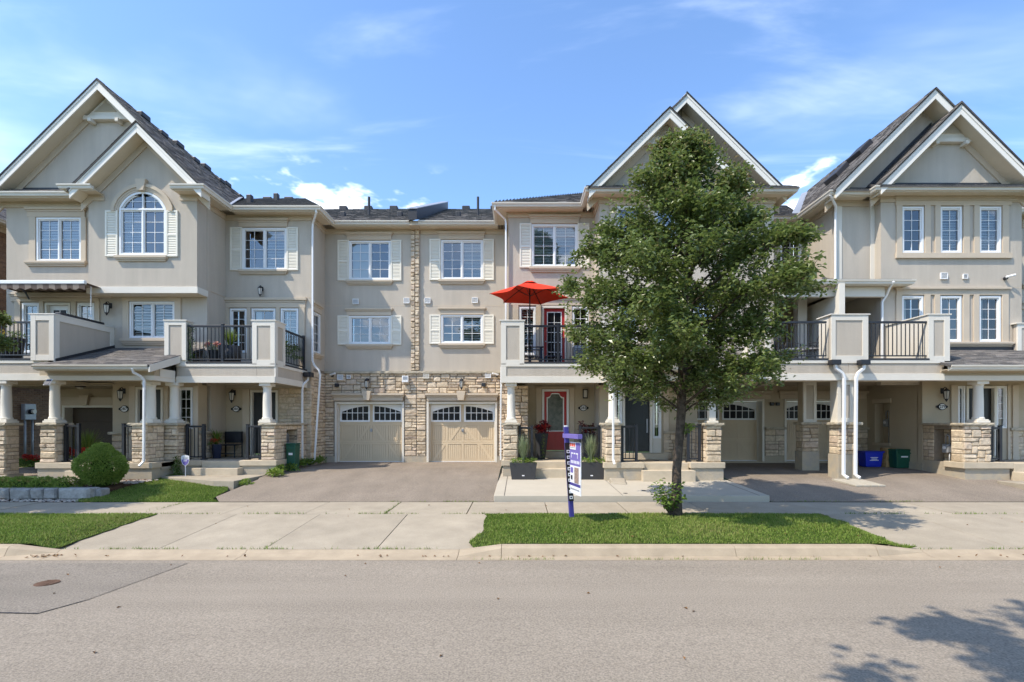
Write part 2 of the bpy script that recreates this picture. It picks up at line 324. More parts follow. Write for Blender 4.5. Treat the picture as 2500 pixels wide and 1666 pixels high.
def grid_wall(mb, fr, u0, u1, z0, z1, holes, thick=.2, ztop=None):
    us = sorted({u0, u1, *[min(max(h[0], u0), u1) for h in holes], *[min(max(h[1], u0), u1) for h in holes]})
    zs = sorted({z0, z1, *[min(max(h[2], z0), z1) for h in holes], *[min(max(h[3], z0), z1) for h in holes]})
    idx = {}
    def vid(u, d, z):
        k = (round(u, 5), d, round(z, 5))
        if k not in idx: idx[k] = len(vs); vs.append(fr.pt(u, d, z))
        return idx[k]
    vs = []; fs = []
    solid = [[not any(h[0] - 1e-6 <= (us[i] + us[i + 1]) / 2 <= h[1] + 1e-6 and h[2] <= (zs[j] + zs[j + 1]) / 2 <= h[3] for h in holes) for j in range(len(zs) - 1)] for i in range(len(us) - 1)]
    nu, nz = len(us) - 1, len(zs) - 1
    S = lambda i, j: 0 <= i < nu and 0 <= j < nz and solid[i][j]
    for i in range(nu):
        for j in range(nz):
            if not solid[i][j]: continue
            a, b, c, d = us[i], us[i + 1], zs[j], zs[j + 1]
            fs.append((vid(a, 0, c), vid(b, 0, c), vid(b, 0, d), vid(a, 0, d)))
            fs.append((vid(a, thick, c), vid(a, thick, d), vid(b, thick, d), vid(b, thick, c)))
            if not S(i - 1, j): fs.append((vid(a, 0, c), vid(a, 0, d), vid(a, thick, d), vid(a, thick, c)))
            if not S(i + 1, j): fs.append((vid(b, 0, c), vid(b, thick, c), vid(b, thick, d), vid(b, 0, d)))
            if not S(i, j - 1): fs.append((vid(a, 0, c), vid(a, thick, c), vid(b, thick, c), vid(b, 0, c)))
            if not S(i, j + 1): fs.append((vid(a, 0, d), vid(b, 0, d), vid(b, thick, d), vid(a, thick, d)))
    mb.add(vs, fs)
def wall(H, fr, u0, u1, z0, z1, holes=(), m='stucco', name='wall', thick=.2):
    if fr.k != 'f': u0 += .2                               # the front wall's own end closes the corner
    mb = MB(); grid_wall(mb, fr, u0, u1, z0, z1, list(holes), thick); return mb.build(name, m, H)
def bx(H, name, m, fr, u0, u1, d0, d1, z0, z1, bevel=0.):
    mb = MB(); fr.box(mb, u0, u1, d0, d1, z0, z1); return mb.build(name, m, H, bevel=bevel)

# rough-faced stones: a few shared meshes, scaled to each place in the bond
def rough_stone(seed):
    r = random.Random(seed); us = (0, .07, r.uniform(.4, .6), .93, 1); zs = (0, .13, .87, 1); nx, nz = 5, 4; mb = MB(); vs = []; fs = []; tilt = r.uniform(-.25, .25)
    for j in range(nz):
        for i in range(nx):
            edge = i in (0, nx - 1) or j in (0, nz - 1); uu, vv = us[i], zs[j]
            y = 0 if edge else -min(1.15, max(.35, r.uniform(.55, 1.0) + tilt * (vv - .5) * 2))
            if edge: uu += (.01 if i == 0 else -.01 if i == nx - 1 else 0) * r.random(); vv += (.025 if j == 0 else -.025 if j == nz - 1 else 0) * r.random()
            else: uu += r.uniform(-.03, .03); vv += r.uniform(-.05, .05)
            vs.append((uu - .5, y, vv - .5))
    for j in range(nz - 1):
        for i in range(nx - 1):
            a = j * nx + i; q = (a, a + 1, a + nx + 1, a + nx)
            fs += [(q[0], q[1], q[2]), (q[0], q[2], q[3])] if (i + j) % 2 else [(q[0], q[1], q[3]), (q[1], q[2], q[3])]
    ring = [i for i in range(nx)] + [j * nx + nx - 1 for j in range(1, nz)] + [(nz - 1) * nx + i for i in range(nx - 2, -1, -1)] + [j * nx for j in range(nz - 2, 0, -1)]
    o = len(vs)
    for k in ring: x, y, z = vs[k]; vs.append((x, 1.0, z))
    n = len(ring)
    for k in range(n): fs.append((ring[k], o + k, o + (k + 1) % n, ring[(k + 1) % n]))
    mb.add(vs, fs); me = mb.mesh('stone'); me.materials.append(M['stone']); return me
STONES = [rough_stone(i) for i in range(12)]
def stones(H, fr, u0, u1, z0, z1, holes=(), proud=.05, seed=1, mh=.105, mu=.055, rough=1.0, big=.3, name='stone'):
    """random ashlar in a rectangle of a wall plane: one object for each stone"""
    r = random.Random(seed); nz = max(1, round((z1 - z0) / mh)); nu = max(1, round((u1 - u0) / mu)); dz = (z1 - z0) / nz; du = (u1 - u0) / nu
    occ = [[any(h[0] - .01 < u0 + (i + .5) * du < h[1] + .01 and h[2] - .01 < z0 + (j + .5) * dz < h[3] + .01 for h in holes) for i in range(nu)] for j in range(nz)]
    cnt = 0
    for j in range(nz):
        i = 0
        while i < nu:
            if occ[j][i]: i += 1; continue
            free = 0
            while i + free < nu and not occ[j][i + free]: free += 1
            want = r.choice([3, 4, 5, 6, 7, 8, 9]); h = 2 if r.random() < big else 1
            if h == 2: want = r.choice([5, 6, 7, 8, 9])
            if free - want < 3: want = free if free < 10 else free // 2
            want = min(want, free)
            if h == 2 and (j + 1 >= nz or any(occ[j + 1][i + q] for q in range(want))): h = 1
            for a in range(h):
                for q in range(want): occ[j + a][i + q] = True
            w = want * du - .012; hh = h * dz - .012
            c = fr.pt(u0 + (i + want / 2) * du, 0, z0 + (j + h / 2) * dz)
            put(name, r.choice(STONES), H, loc=c, rot=(0, 0, fr.rot()[2]), scale=(w * r.choice((1, -1)), proud * r.uniform(.55, 1.15) * rough, hh * r.choice((1, -1))))
            cnt += 1; i += want
    return cnt

# ------------------------------------------------------------------ windows, doors, trims
PANE = MB().add([(-.5, 0, -.5), (.5, 0, -.5), (.5, 0, .5), (-.5, 0, .5)], [(0, 1, 2, 3)])
PANES = {}
def pane_mesh(g):
    if g not in PANES:
        me = PANE.mesh('pane'); me.materials.append(M[g]); PANES[g] = me
    return PANES[g]
def window(H, fr, u0, u1, z0, z1, sashes=2, cols=2, rows=4, cover='blind', frame='white', b=.055, g='glass', cover2=None, name='window', deep=.5):
    """frame with a sash, grille, panes, blind and a dark box for the unlit room behind; returns the frame"""
    mb = MB()
    for a in ((u0, u1, z0, z0 + b), (u0, u1, z1 - b, z1), (u0, u0 + b, z0 + b, z1 - b), (u1 - b, u1, z0 + b, z1 - b)): fr.box(mb, a[0], a[1], -.022, .09, a[2], a[3])
    ws = (u1 - u0 - 2 * b) / sashes
    for k in range(1, sashes): fr.box(mb, u0 + b + ws * k - .022, u0 + b + ws * k + .022, -.016, .085, z0 + b, z1 - b)
    W = mb.build(name, frame, H, bevel=.004)
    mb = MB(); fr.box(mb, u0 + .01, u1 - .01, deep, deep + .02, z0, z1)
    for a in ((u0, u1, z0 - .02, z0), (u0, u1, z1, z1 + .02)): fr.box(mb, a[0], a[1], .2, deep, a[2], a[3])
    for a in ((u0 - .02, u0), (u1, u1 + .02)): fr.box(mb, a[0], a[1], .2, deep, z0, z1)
    mb.build('dark_backing', 'dark', W)  # shallow box, room shade painted in its colour
    for k in range(sashes):
        a0 = u0 + b + ws * k + (.022 if k else 0); a1 = u0 + b + ws * (k + 1) - (.022 if k < sashes - 1 else 0); s = .032
        c0, c1 = z0 + b, z1 - b
        mb = MB()
        for q in ((a0, a1, c0, c0 + s), (a0, a1, c1 - s, c1), (a0, a0 + s, c0 + s, c1 - s), (a1 - s, a1, c0 + s, c1 - s)): fr.box(mb, q[0], q[1], .012, .065, q[2], q[3])
        mb.build('sash', frame, W)
        p0, p1, q0, q1 = a0 + s, a1 - s, c0 + s, c1 - s
        pw, ph = (p1 - p0) / cols, (q1 - q0) / rows; mb = MB()
        for i in range(1, cols): fr.box(mb, p0 + pw * i - .008, p0 + pw * i + .008, .033, .043, q0, q1)
        for j in range(1, rows):
            fr.box(mb, p0, p1, .0335, .0425, q0 + ph * j - .008, q0 + ph * j + .008)
            if cols == 1: mb.build('muntin', frame, W); mb = MB()
        if mb.v: mb.build('grille', frame, W)
        for i in range(cols):
            for j in range(rows):
                put('pane', pane_mesh(g), W, loc=fr.pt(p0 + pw * (i + .5), .046 + .0006 * ((i + j) % 2), q0 + ph * (j + .5)), rot=fr.rot(), scale=(pw, 1, ph))
        cv = cover2 if (k == 1 and cover2) else cover
        if cv == 'blind':
            mb = MB(); n = int((q1 - q0) / .05)
            for j in range(n):
                zz = q0 + (j + .5) * (q1 - q0) / n
                mb.add([fr.pt(p0, .10, zz - .02), fr.pt(p1, .10, zz - .02), fr.pt(p1, .125, zz + .016), fr.pt(p0, .125, zz + .016)], [(0, 1, 2, 3)])
            mb.build('blind', 'blind', W)
        elif cv == 'shutter':
            mb = MB(); n = max(3, int((q1 - q0) / .085))
            for j in range(n):
                zz = q0 + (j + .5) * (q1 - q0) / n
                mb.hexa([fr.pt(*p) for p in [(p0, .10, zz - .028), (p1, .10, zz - .028), (p1, .11, zz - .034), (p0, .11, zz - .034), (p0, .15, zz + .022), (p1, .15, zz + .022), (p1, .16, zz + .016), (p0, .16, zz + .016)]])
            mb.build('louvre_blind', 'blind', W)
        elif cv == 'curtain': bx(W, 'curtain', 'curtain', fr, p0, p1, .13, .14, q0, q1)
        elif cv == 'half':
            bx(W, 'curtain', 'curtain', fr, p0, p0 + (p1 - p0) * .3, .13, .14, q0, q1)
    return W

def head(H, fr, u0, u1, z0, z1, m='trim_tan', steps=3, name='window_head', d=.10):
    """stepped cornice: narrow architrave below, wider mouldings above"""
    mb = MB(); h = z1 - z0
    lv = [(0, .52, .05, .045), (.53, .72, .035, .062), (.73, 1.0, .0, d)] if steps == 3 else [(0, .6, .03, .05), (.61, 1, 0, d)]
    for a, b, ins, dd in lv: fr.box(mb, u0 + ins, u1 - ins, -dd, .0, z0 + a * h, z0 + b * h)
    return mb.build(name, m, H, bevel=.006)
def sill(H, fr, u0, u1, z0, z1, m='trim_tan', name='window_sill'):
    mb = MB(); h = z1 - z0
    fr.box(mb, u0, u1, -.115, 0, z0 + .55 * h, z1); fr.box(mb, u0 + .03, u1 - .03, -.085, 0, z0 + .27 * h, z0 + .55 * h); fr.box(mb, u0 + .06, u1 - .06, -.055, 0, z0, z0 + .27 * h)
    return mb.build(name, m, H, bevel=.006)
def shutter(H, fr, u0, u1, z0, z1):
    mb = MB(); s = .055; mid = z0 + (z1 - z0) * .47
    fr.box(mb, u0, u0 + s, -.045, 0, z0, z1); fr.box(mb, u1 - s, u1, -.045, 0, z0, z1)
    for a, b in ((z0, z0 + s), (mid - .03, mid + .03), (z1 - s, z1)): fr.box(mb, u0 + s, u1 - s, -.044, 0, a, b)
    o = mb.build('shutter', 'shutter', H, bevel=.004)
    mb = MB(); fr.box(mb, u0 + s, u1 - s, -.012, 0, z0 + s, z1 - s)
    for a, b in ((z0 + s, mid - .03), (mid + .03, z1 - s)):
        n = max(3, int((b - a) / .05))
        for j in range(n):
            zz = a + (j + .5) * (b - a) / n; hh = (b - a) / n / 2
            mb.hexa([fr.pt(*p) for p in [(u0 + s, -.036, zz - hh), (u1 - s, -.036, zz - hh), (u1 - s, -.012, zz - hh), (u0 + s, -.012, zz - hh), (u0 + s, -.02, zz + hh * .7), (u1 - s, -.02, zz + hh * .7), (u1 - s, -.012, zz + hh * .8), (u0 + s, -.012, zz + hh * .8)]])
    mb.build('louvres', 'shutter', o)
    return o
def dressed(H, Y, px, py, hd=None, sl_=None, sh=None, **kw):
    """a window from its photo edges on the wall at Y, with head, sill and shutters; returns the hole"""
    fr = front(Y); u0, u1, z0, z1 = X(px[0], Y), X(px[1], Y), Z(py[1], Y), Z(py[0], Y)
    window(H, fr, u0, u1, z0, z1, **kw)
    if hd: head(H, fr, X(hd[0], Y), X(hd[1], Y), Z(hd[3], Y), Z(hd[2], Y))
    if sl_: sill(H, fr, X(sl_[0], Y), X(sl_[1], Y), Z(sl_[3], Y), Z(sl_[2], Y))
    if sh:
        for a, b in sh[:-1]: shutter(H, fr, X(a, Y), X(b, Y), Z(sh[-1][1], Y), Z(sh[-1][0], Y))
    return (u0, u1, z0, z1)
def hole(Y, px, py): return (X(px[0], Y), X(px[1], Y), Z(py[1], Y), Z(py[0], Y))

# ------------------------------------------------------------------ eaves, gables, roofs
ZS, ZG0, ZG1 = 8.50, 8.49, 8.625          # soffit, gutter bottom and top
OV = .42
def eave(H, path, zs=ZS, ov=OV, frieze=.17):
    mb = MB(); mb.sweep(path, [(0, zs - frieze), (.035, zs - frieze), (.035, zs), (0, zs)]); mb.sweep(path, [(.035, zs - .05), (.06, zs - .05), (.06, zs), (.035, zs)])
    mb.build('frieze_board', 'trim_tan', H)
    g0 = zs - .01; mb = MB(); mb.sweep(path, [(ov - .02, g0 - .02), (ov, g0 - .02), (ov, g0 + .115), (ov - .02, g0 + .115)]); mb.build('fascia', 'gutter', H)
    mb = MB(); mb.sweep(path, [(ov, g0 + .005), (ov + .07, g0 + .005), (ov + .085, g0 + .04), (ov + .085, g0 + .065), (ov + .115, g0 + .095), (ov + .12, g0 + .135), (ov + .105, g0 + .135), (ov + .09, g0 + .11), (ov + .0, g0 + .11)])
    mb.build('gutter', 'gutter', H, bevel=.004)
    # ribbed soffit: a strip for each rib
    mb = MB()
    P = [Vector(p) for p in path]; k = len(P)
    for i in range(k - 1):
        d = (P[i + 1] - P[i]); L = d.length; d.normalize(); n = Vector((d.y, -d.x)) * ov; m_ = max(1, int(L / .1))
        for j in range(m_):
            A = P[i] + d * (j / m_ * L); B = P[i] + d * ((j + 1) / m_ * L - .012)
            mb.add([(A.x, A.y, zs), (B.x, B.y, zs), (B.x + n.x, B.y + n.y, zs), (A.x + n.x, A.y + n.y, zs)], [(0, 1, 2, 3)])
    mb.sweep(path, [(.0, zs + .006), (ov, zs + .006), (ov, zs + .02), (0, zs + .02)])
    mb.build('soffit', 'soffit', H)

def shingles(H, poly, zf, name='roof', exposure=.145, thick=.06, tabs=True, seed=3, slab=True):
    """roof slope over a plan polygon, height by zf(x, y); a slab and tabs row by row"""
    r = random.Random(seed); P = [Vector((x, y, zf(x, y))) for x, y in poly]
    n = (P[1] - P[0]).cross(P[2] - P[0]); 
    if n.length < 1e-6: n = (P[2] - P[1]).cross(P[3] - P[1])
    n.normalize(); n = n if n.z > 0 else -n
    up = Vector((0, 0, 1)) - n * n.z; up.normalize(); ev = up.cross(n).normalized()
    mb = MB(); mb.loft([tuple(p - Vector((0, 0, thick))) for p in P], [tuple(p) for p in P], .1)
    o = mb.build(name, 'roof', H)
    if not tabs: return o
    O = P[0]; q = [((p - O).dot(ev), (p - O).dot(up)) for p in P]
    t0, t1 = min(b for a, b in q), max(b for a, b in q); rows = int((t1 - t0) / exposure) + 1; mb = MB()
    for k in range(rows):
        ta = t0 + k * exposure; tb = min(ta + exposure * 1.25, t1); tm = min(ta + exposure * .5, t1 - 1e-4)
        xs = []
        for i in range(len(q)):
            (a0, b0), (a1, b1) = q[i], q[(i + 1) % len(q)]
            if (b0 > tm) != (b1 > tm): xs.append(a0 + (tm - b0) / (b1 - b0) * (a1 - a0))
        xs.sort()
        for a, b in zip(xs[::2], xs[1::2]):
            s = a; c = r.random()
            while s < b - .02:
                w_ = min(r.uniform(.12, .36), b - s); e = s + w_; raised = r.random() < .55
                h = .018 if raised else .008; c = min(1, max(0, c * .35 + r.random() * .65))
                tl = ta - (.0 if not raised else .004)
                v = [O + ev * s + up * tl + n * h, O + ev * e + up * tl + n * h, O + ev * e + up * tb + n * .003, O + ev * s + up * tb + n * .003, O + ev * s + up * tl, O + ev * e + up * tl]
                mb.add([tuple(x) for x in v], [(0, 1, 2, 3), (4, 5, 1, 0), (4, 0, 3), (5, 2, 1)], c)
                s = e
    mb.build('shingle_courses', 'roof', o, kind='stuff')
    return o

def gable(H, Yf, Yw, pk, lf, rt, wall_z0, vent=None, left=True, right=True, wall_clip=None, board=.23):
    """barge boards, ribbed soffit, rake frieze and the wall below a gable; pk/lf/rt are (X, Z) along the top of the boards"""
    for side, (ex, ez) in (('l', lf), ('r', rt)):
        if (side == 'l' and not left) or (side == 'r' and not right): continue
        p = Vector((pk[0], 0, pk[1])); e = Vector((ex, 0, ez)); d = (e - p).normalized(); up = Vector((0, 0, 1)); n = (up - d * d.dot(up)).normalized()
        drop = board / n.z
        def P3(t, dn, y): q = p + (e - p) * t; return (q.x, y, q.z - dn)
        mb = MB(); sx = 1 if side == 'r' else -1
        A = [(pk[0], pk[1] - .02), (ex, ez - .02), (ex, ez - .02 - drop * .0 - .001), (ex - sx * 0, ez - drop), (pk[0], pk[1] - drop)]
        A = [A[0], A[1], A[3], A[4]]
        mb.loft([(u, Yf, z) for u, z in A], [(u, Yf + .035, z) for u, z in A])
        B = [(pk[0], pk[1] - .02), (ex, ez - .02), (ex, ez - .02 - drop * .34), (pk[0], pk[1] - .02 - drop * .34)]
        mb.loft([(u, Yf - .018, z) for u, z in B], [(u, Yf - .001, z) for u, z in B])
        mb.build('barge_board', 'barge', H, bevel=.005)
        mb = MB(); L = (e - p).length; m_ = int(L / .11)
        for j in range(m_):
            mb.add([P3(j / m_, drop * .9, Yf + .03), P3((j + .86) / m_, drop * .9, Yf + .03), P3((j + .86) / m_, drop * .9, Yw), P3(j / m_, drop * .9, Yw)], [(0, 1, 2, 3)])
        mb.loft([P3(0, drop * .86, Yf + .03), P3(1, drop * .86, Yf + .03), P3(1, drop * .86, Yw), P3(0, drop * .86, Yw)], [P3(0, .06, Yf + .03), P3(1, .06, Yf + .03), P3(1, .06, Yw), P3(0, .06, Yw)])
        mb.build('rake_soffit', 'soffit', H)
        mb = MB(); f0, f1 = drop * .9, drop * .9 + .24
        mb.loft([P3(0, f0, Yw - .04), P3(1, f0, Yw - .04), P3(1, f1, Yw - .04), P3(0, f1, Yw - .04)], [P3(0, f0, Yw), P3(1, f0, Yw), P3(1, f1, Yw), P3(0, f1, Yw)])
        mb.build('rake_frieze', 'trim_tan', H)
        # drip edge, dark shingle rim
        mb = MB(); mb.loft([P3(-.0, -.005, Yf - .04), P3(1, -.005, Yf - .04), P3(1, .025, Yf - .04), P3(0, .025, Yf - .04)], [P3(0, -.005, Yf + .05), P3(1, -.005, Yf + .05), P3(1, .025, Yf + .05), P3(0, .025, Yf + .05)])
        mb.build('roof_edge', 'flash', H)
    dl = (pk[1] - lf[1]) / (pk[0] - lf[0]); dr = (rt[1] - pk[1]) / (rt[0] - pk[0]); off = .12
    zl = wall_z0; poly = [(lf[0] + (zl - lf[1] + off) / dl, zl), (rt[0] + (zl - rt[1] + off) / dr, zl), (pk[0], pk[1] - off)]
    mb = MB(); front(Yw).prism(mb, poly, 0, .15); mb.build('gable_wall', 'stucco', H)
    if vent:
        fr = front(Yw); z0, half = vent; zt = pk[1] - .48
        mb = MB(); fr.prism(mb, [(pk[0] - half, z0), (pk[0] + half, z0), (pk[0], z0 + half * abs(dr) * .98)], -.10, 0); mb.build('vent_surround', 'trim_white', H)
        lw = half * .56; lz = z0 + .17
        mb = MB(); nl = 9
        hgt = lw * abs(dr)
        for j in range(nl):
            a = lz + hgt * j / nl; b = lz + hgt * (j + .8) / nl; wa = lw * (1 - (a - lz) / hgt); wb = lw * (1 - (b - lz) / hgt)
            mb.add([(pk[0] - wa, Yw - .145, a), (pk[0] + wa, Yw - .145, a), (pk[0] + wb, Yw - .105, b), (pk[0] - wb, Yw - .105, b)], [(0, 1, 2, 3)])
            mb.add([(pk[0] - wa, Yw - .145, a), (pk[0] + wa, Yw - .145, a), (pk[0] + wa, Yw - .10, a - .005), (pk[0] - wa, Yw - .10, a - .005)], [(0, 1, 2, 3)])
        mb.build('gable_vent', 'trim_white', H)
        bx(H, 'collar_board', 'trim_white', fr, pk[0] - half - .09, pk[0] + half + .09, -.15, 0, z0 - .10, z0 + .02, bevel=.006)
        for s in (-1, 1):
            c = pk[0] + s * half * .70; bx(H, 'bracket', 'trim_white', fr, c - .055, c + .055, -.24, 0, z0 - .21, z0 - .10, bevel=.01)
def roof_vents(H, pts, w_=.5, d_=.42, h_=.16, name='roof_vent'):
    for (x, y, z) in pts:
        mb = MB(); mb.box(x - w_ / 2, x + w_ / 2, y - d_ / 2, y + d_ / 2, z - .1, z + h_); mb.build(name, 'flash', H, bevel=.03)

def downspout(H, pts, name='downspout', m='white', r=.04, hole_end=True):
    """rectangular pipe along points, with straps"""
    mb = MB(); mb.tube(pts, r, 4); o = mb.build(name, m, H, bevel=.008)
    return o

# ------------------------------------------------------------------ porch and balcony pieces
def column(H, cx, cy, z0, z1, r=.125):
    mb = MB(); mb.lathe(cx, cy, [(r * 1.12, z0 + .10), (r * 1.22, z0 + .125), (r * 1.12, z0 + .15), (r, z0 + .18), (r * .985, z0 + (z1 - z0) * .5), (r * .9, z1 - .16), (r * 1.0, z1 - .145), (r * 1.0, z1 - .12), (r * 1.18, z1 - .09)], 28)
    o = mb.build('column', 'trim_white', H, smooth=True)
    e = o.modifiers.new('edge', 'EDGE_SPLIT'); e.split_angle = R(35)
    mb = MB(); mb.box(cx - r * 1.5, cx + r * 1.5, cy - r * 1.5, cy + r * 1.5, z0, z0 + .06); mb.box(cx - r * 1.3, cx + r * 1.3, cy - r * 1.3, cy + r * 1.3, z0 + .06, z0 + .10); mb.build('column_base', 'trim_white', o, bevel=.01)
    mb = MB(); mb.box(cx - r * 1.35, cx + r * 1.35, cy - r * 1.35, cy + r * 1.35, z1 - .09, z1); mb.build('column_capital', 'trim_white', o, bevel=.008)
    return o
def rough_slab(H, name, x0, x1, y0, y1, z0, z1, m='cap', seed=1, jag=.018):
    """stone slab with a hewn edge"""
    r = random.Random(seed); nx = max(2, int((x1 - x0) / .09)); ny = max(2, int((y1 - y0) / .09)); ring = []
    ring += [(x0 + (x1 - x0) * i / nx, y0) for i in range(nx)] + [(x1, y0 + (y1 - y0) * i / ny) for i in range(ny)] + [(x1 - (x1 - x0) * i / nx, y1) for i in range(nx)] + [(x0, y1 - (y1 - y0) * i / ny) for i in range(ny)]
    cx, cy = (x0 + x1) / 2, (y0 + y1) / 2; lv = []
    for z, k in ((z0, .0), (z0 + (z1 - z0) * .45, 1.0), (z1, .0)):
        lv.append([(x + math.copysign(r.uniform(-jag, jag) * (k + .3), x - cx), y + math.copysign(r.uniform(-jag, jag) * (k + .3), y - cy), z) for x, y in ring])
    mb = MB(); n = len(ring); vs = [v for l in lv for v in l]
    fs = [(i * n + j, i * n + (j + 1) % n, (i + 1) * n + (j + 1) % n, (i + 1) * n + j) for i in range(2) for j in range(n)] + [tuple(range(n))[::-1], tuple(range(2 * n, 3 * n))]
    mb.add(vs, fs); return mb.build(name, m, H)
def pier(H, x0, x1, y0, y1, z0, z1, seed, faces='fr', cap=True, ov=.05, mh=.105):
    mb = MB(); mb.box(x0 + .02, x1 - .02, y0 + .02, y1 - .02, z0, z1 - (.075 if cap else 0)); o = mb.build('pier', 'mortar', H)
    zt = z1 - (.075 if cap else 0)
    if 'f' in faces: stones(H, front(y0 + .02), x0, x1, z0, zt, seed=seed, mh=mh)
    if 'r' in faces: stones(H, Fr('r', x1 - .02), y0, y1, z0, zt, seed=seed + 1, rough=.35, mh=mh)
    if 'l' in faces: stones(H, Fr('l', x0 + .02), y0, y1, z0, zt, seed=seed + 2, rough=.35, mh=mh)
    if cap: rough_slab(H, 'pier_cap', x0 - ov, x1 + ov, y0 - ov, y1 + ov, z1 - .075, z1, seed=seed)
    return o
def railing(H, fr, u0, u1, z0, z1, posts=(), pitch=.115, base=True, d=.0, foot=False):
    """black metal railing: top and bottom rails, posts, and a baluster for each bar"""
    mb = MB(); fr.box(mb, u0, u1, d - .03, d + .03, z1 - .06, z1)
    o = mb.build('railing', 'black', H, bevel=.006)
    mb = MB(); fr.box(mb, u0, u1, d - .018, d + .018, z0 + .07, z0 + .105); mb.build('bottom_rail', 'black', o, bevel=.005)
    mb = MB(); fr.box(mb, -.009, .009, -.009, .009, 0, 1)
    me = bpy.data.meshes.get('baluster_' + fr.k)
    if me is None:
        mb = MB(); mb.box(-.0095, .0095, -.0095, .0095, 0, 1); me = mb.mesh('baluster_' + fr.k); me.materials.append(M['black'])
    n = max(1, round((u1 - u0) / pitch))
    for i in range(n + 1 if not posts else n + 1):
        u = u0 + .012 + (u1 - u0 - .024) * i / n
        if any(abs(u - p) < .045 for p in posts): continue
        put('baluster', me, o, loc=fr.pt(u, d, z0 + .10), scale=(1, 1, z1 - z0 - .17))
    for p in posts:
        mb = MB(); fr.box(mb, p - .038, p + .038, d - .038, d + .038, z0, z1 + .03); fr.box(mb, p - .045, p + .045, d - .045, d + .045, z1 + .03, z1 + .045)
        if foot: fr.box(mb, p - .07, p + .07, d - .07, d + .07, z0, z0 + .04)
        mb.build('railing_post', 'black', o, bevel=.005)
    return o
def panelled(H, fr, u0, u1, z0, z1, bl=.13, br=.13, bt=.13, bb=.12, name='parapet', thick=.12, cap=None):
    """stucco panel within a cream board frame"""
    mb = MB()
    for a in ((u0, u0 + bl, z0, z1), (u1 - br, u1, z0, z1)):
        if a[1] - a[0] > .005: fr.box(mb, a[0], a[1], -.02, .03, a[2], a[3])
    for a in ((z0, z0 + bb), (z1 - bt, z1)):
        if a[1] - a[0] > .005: fr.box(mb, u0 + bl, u1 - br, -.0185, .03, a[0], a[1])
    o = mb.build(name, 'trim_white', H, bevel=.004)
    mb = MB(); fr.box(mb, u0 + .005, u1 - .005, .004, thick, z0 + .005, z1 - .005); mb.build('stucco_panel', 'stucco', o)
    return o
def capboard(H, x0, x1, y0, y1, z, t=.035):
    mb = MB(); mb.box(x0, x1, y0, y1, z, z + t); return mb.build('cap_board', 'trim_white', H, bevel=.006)

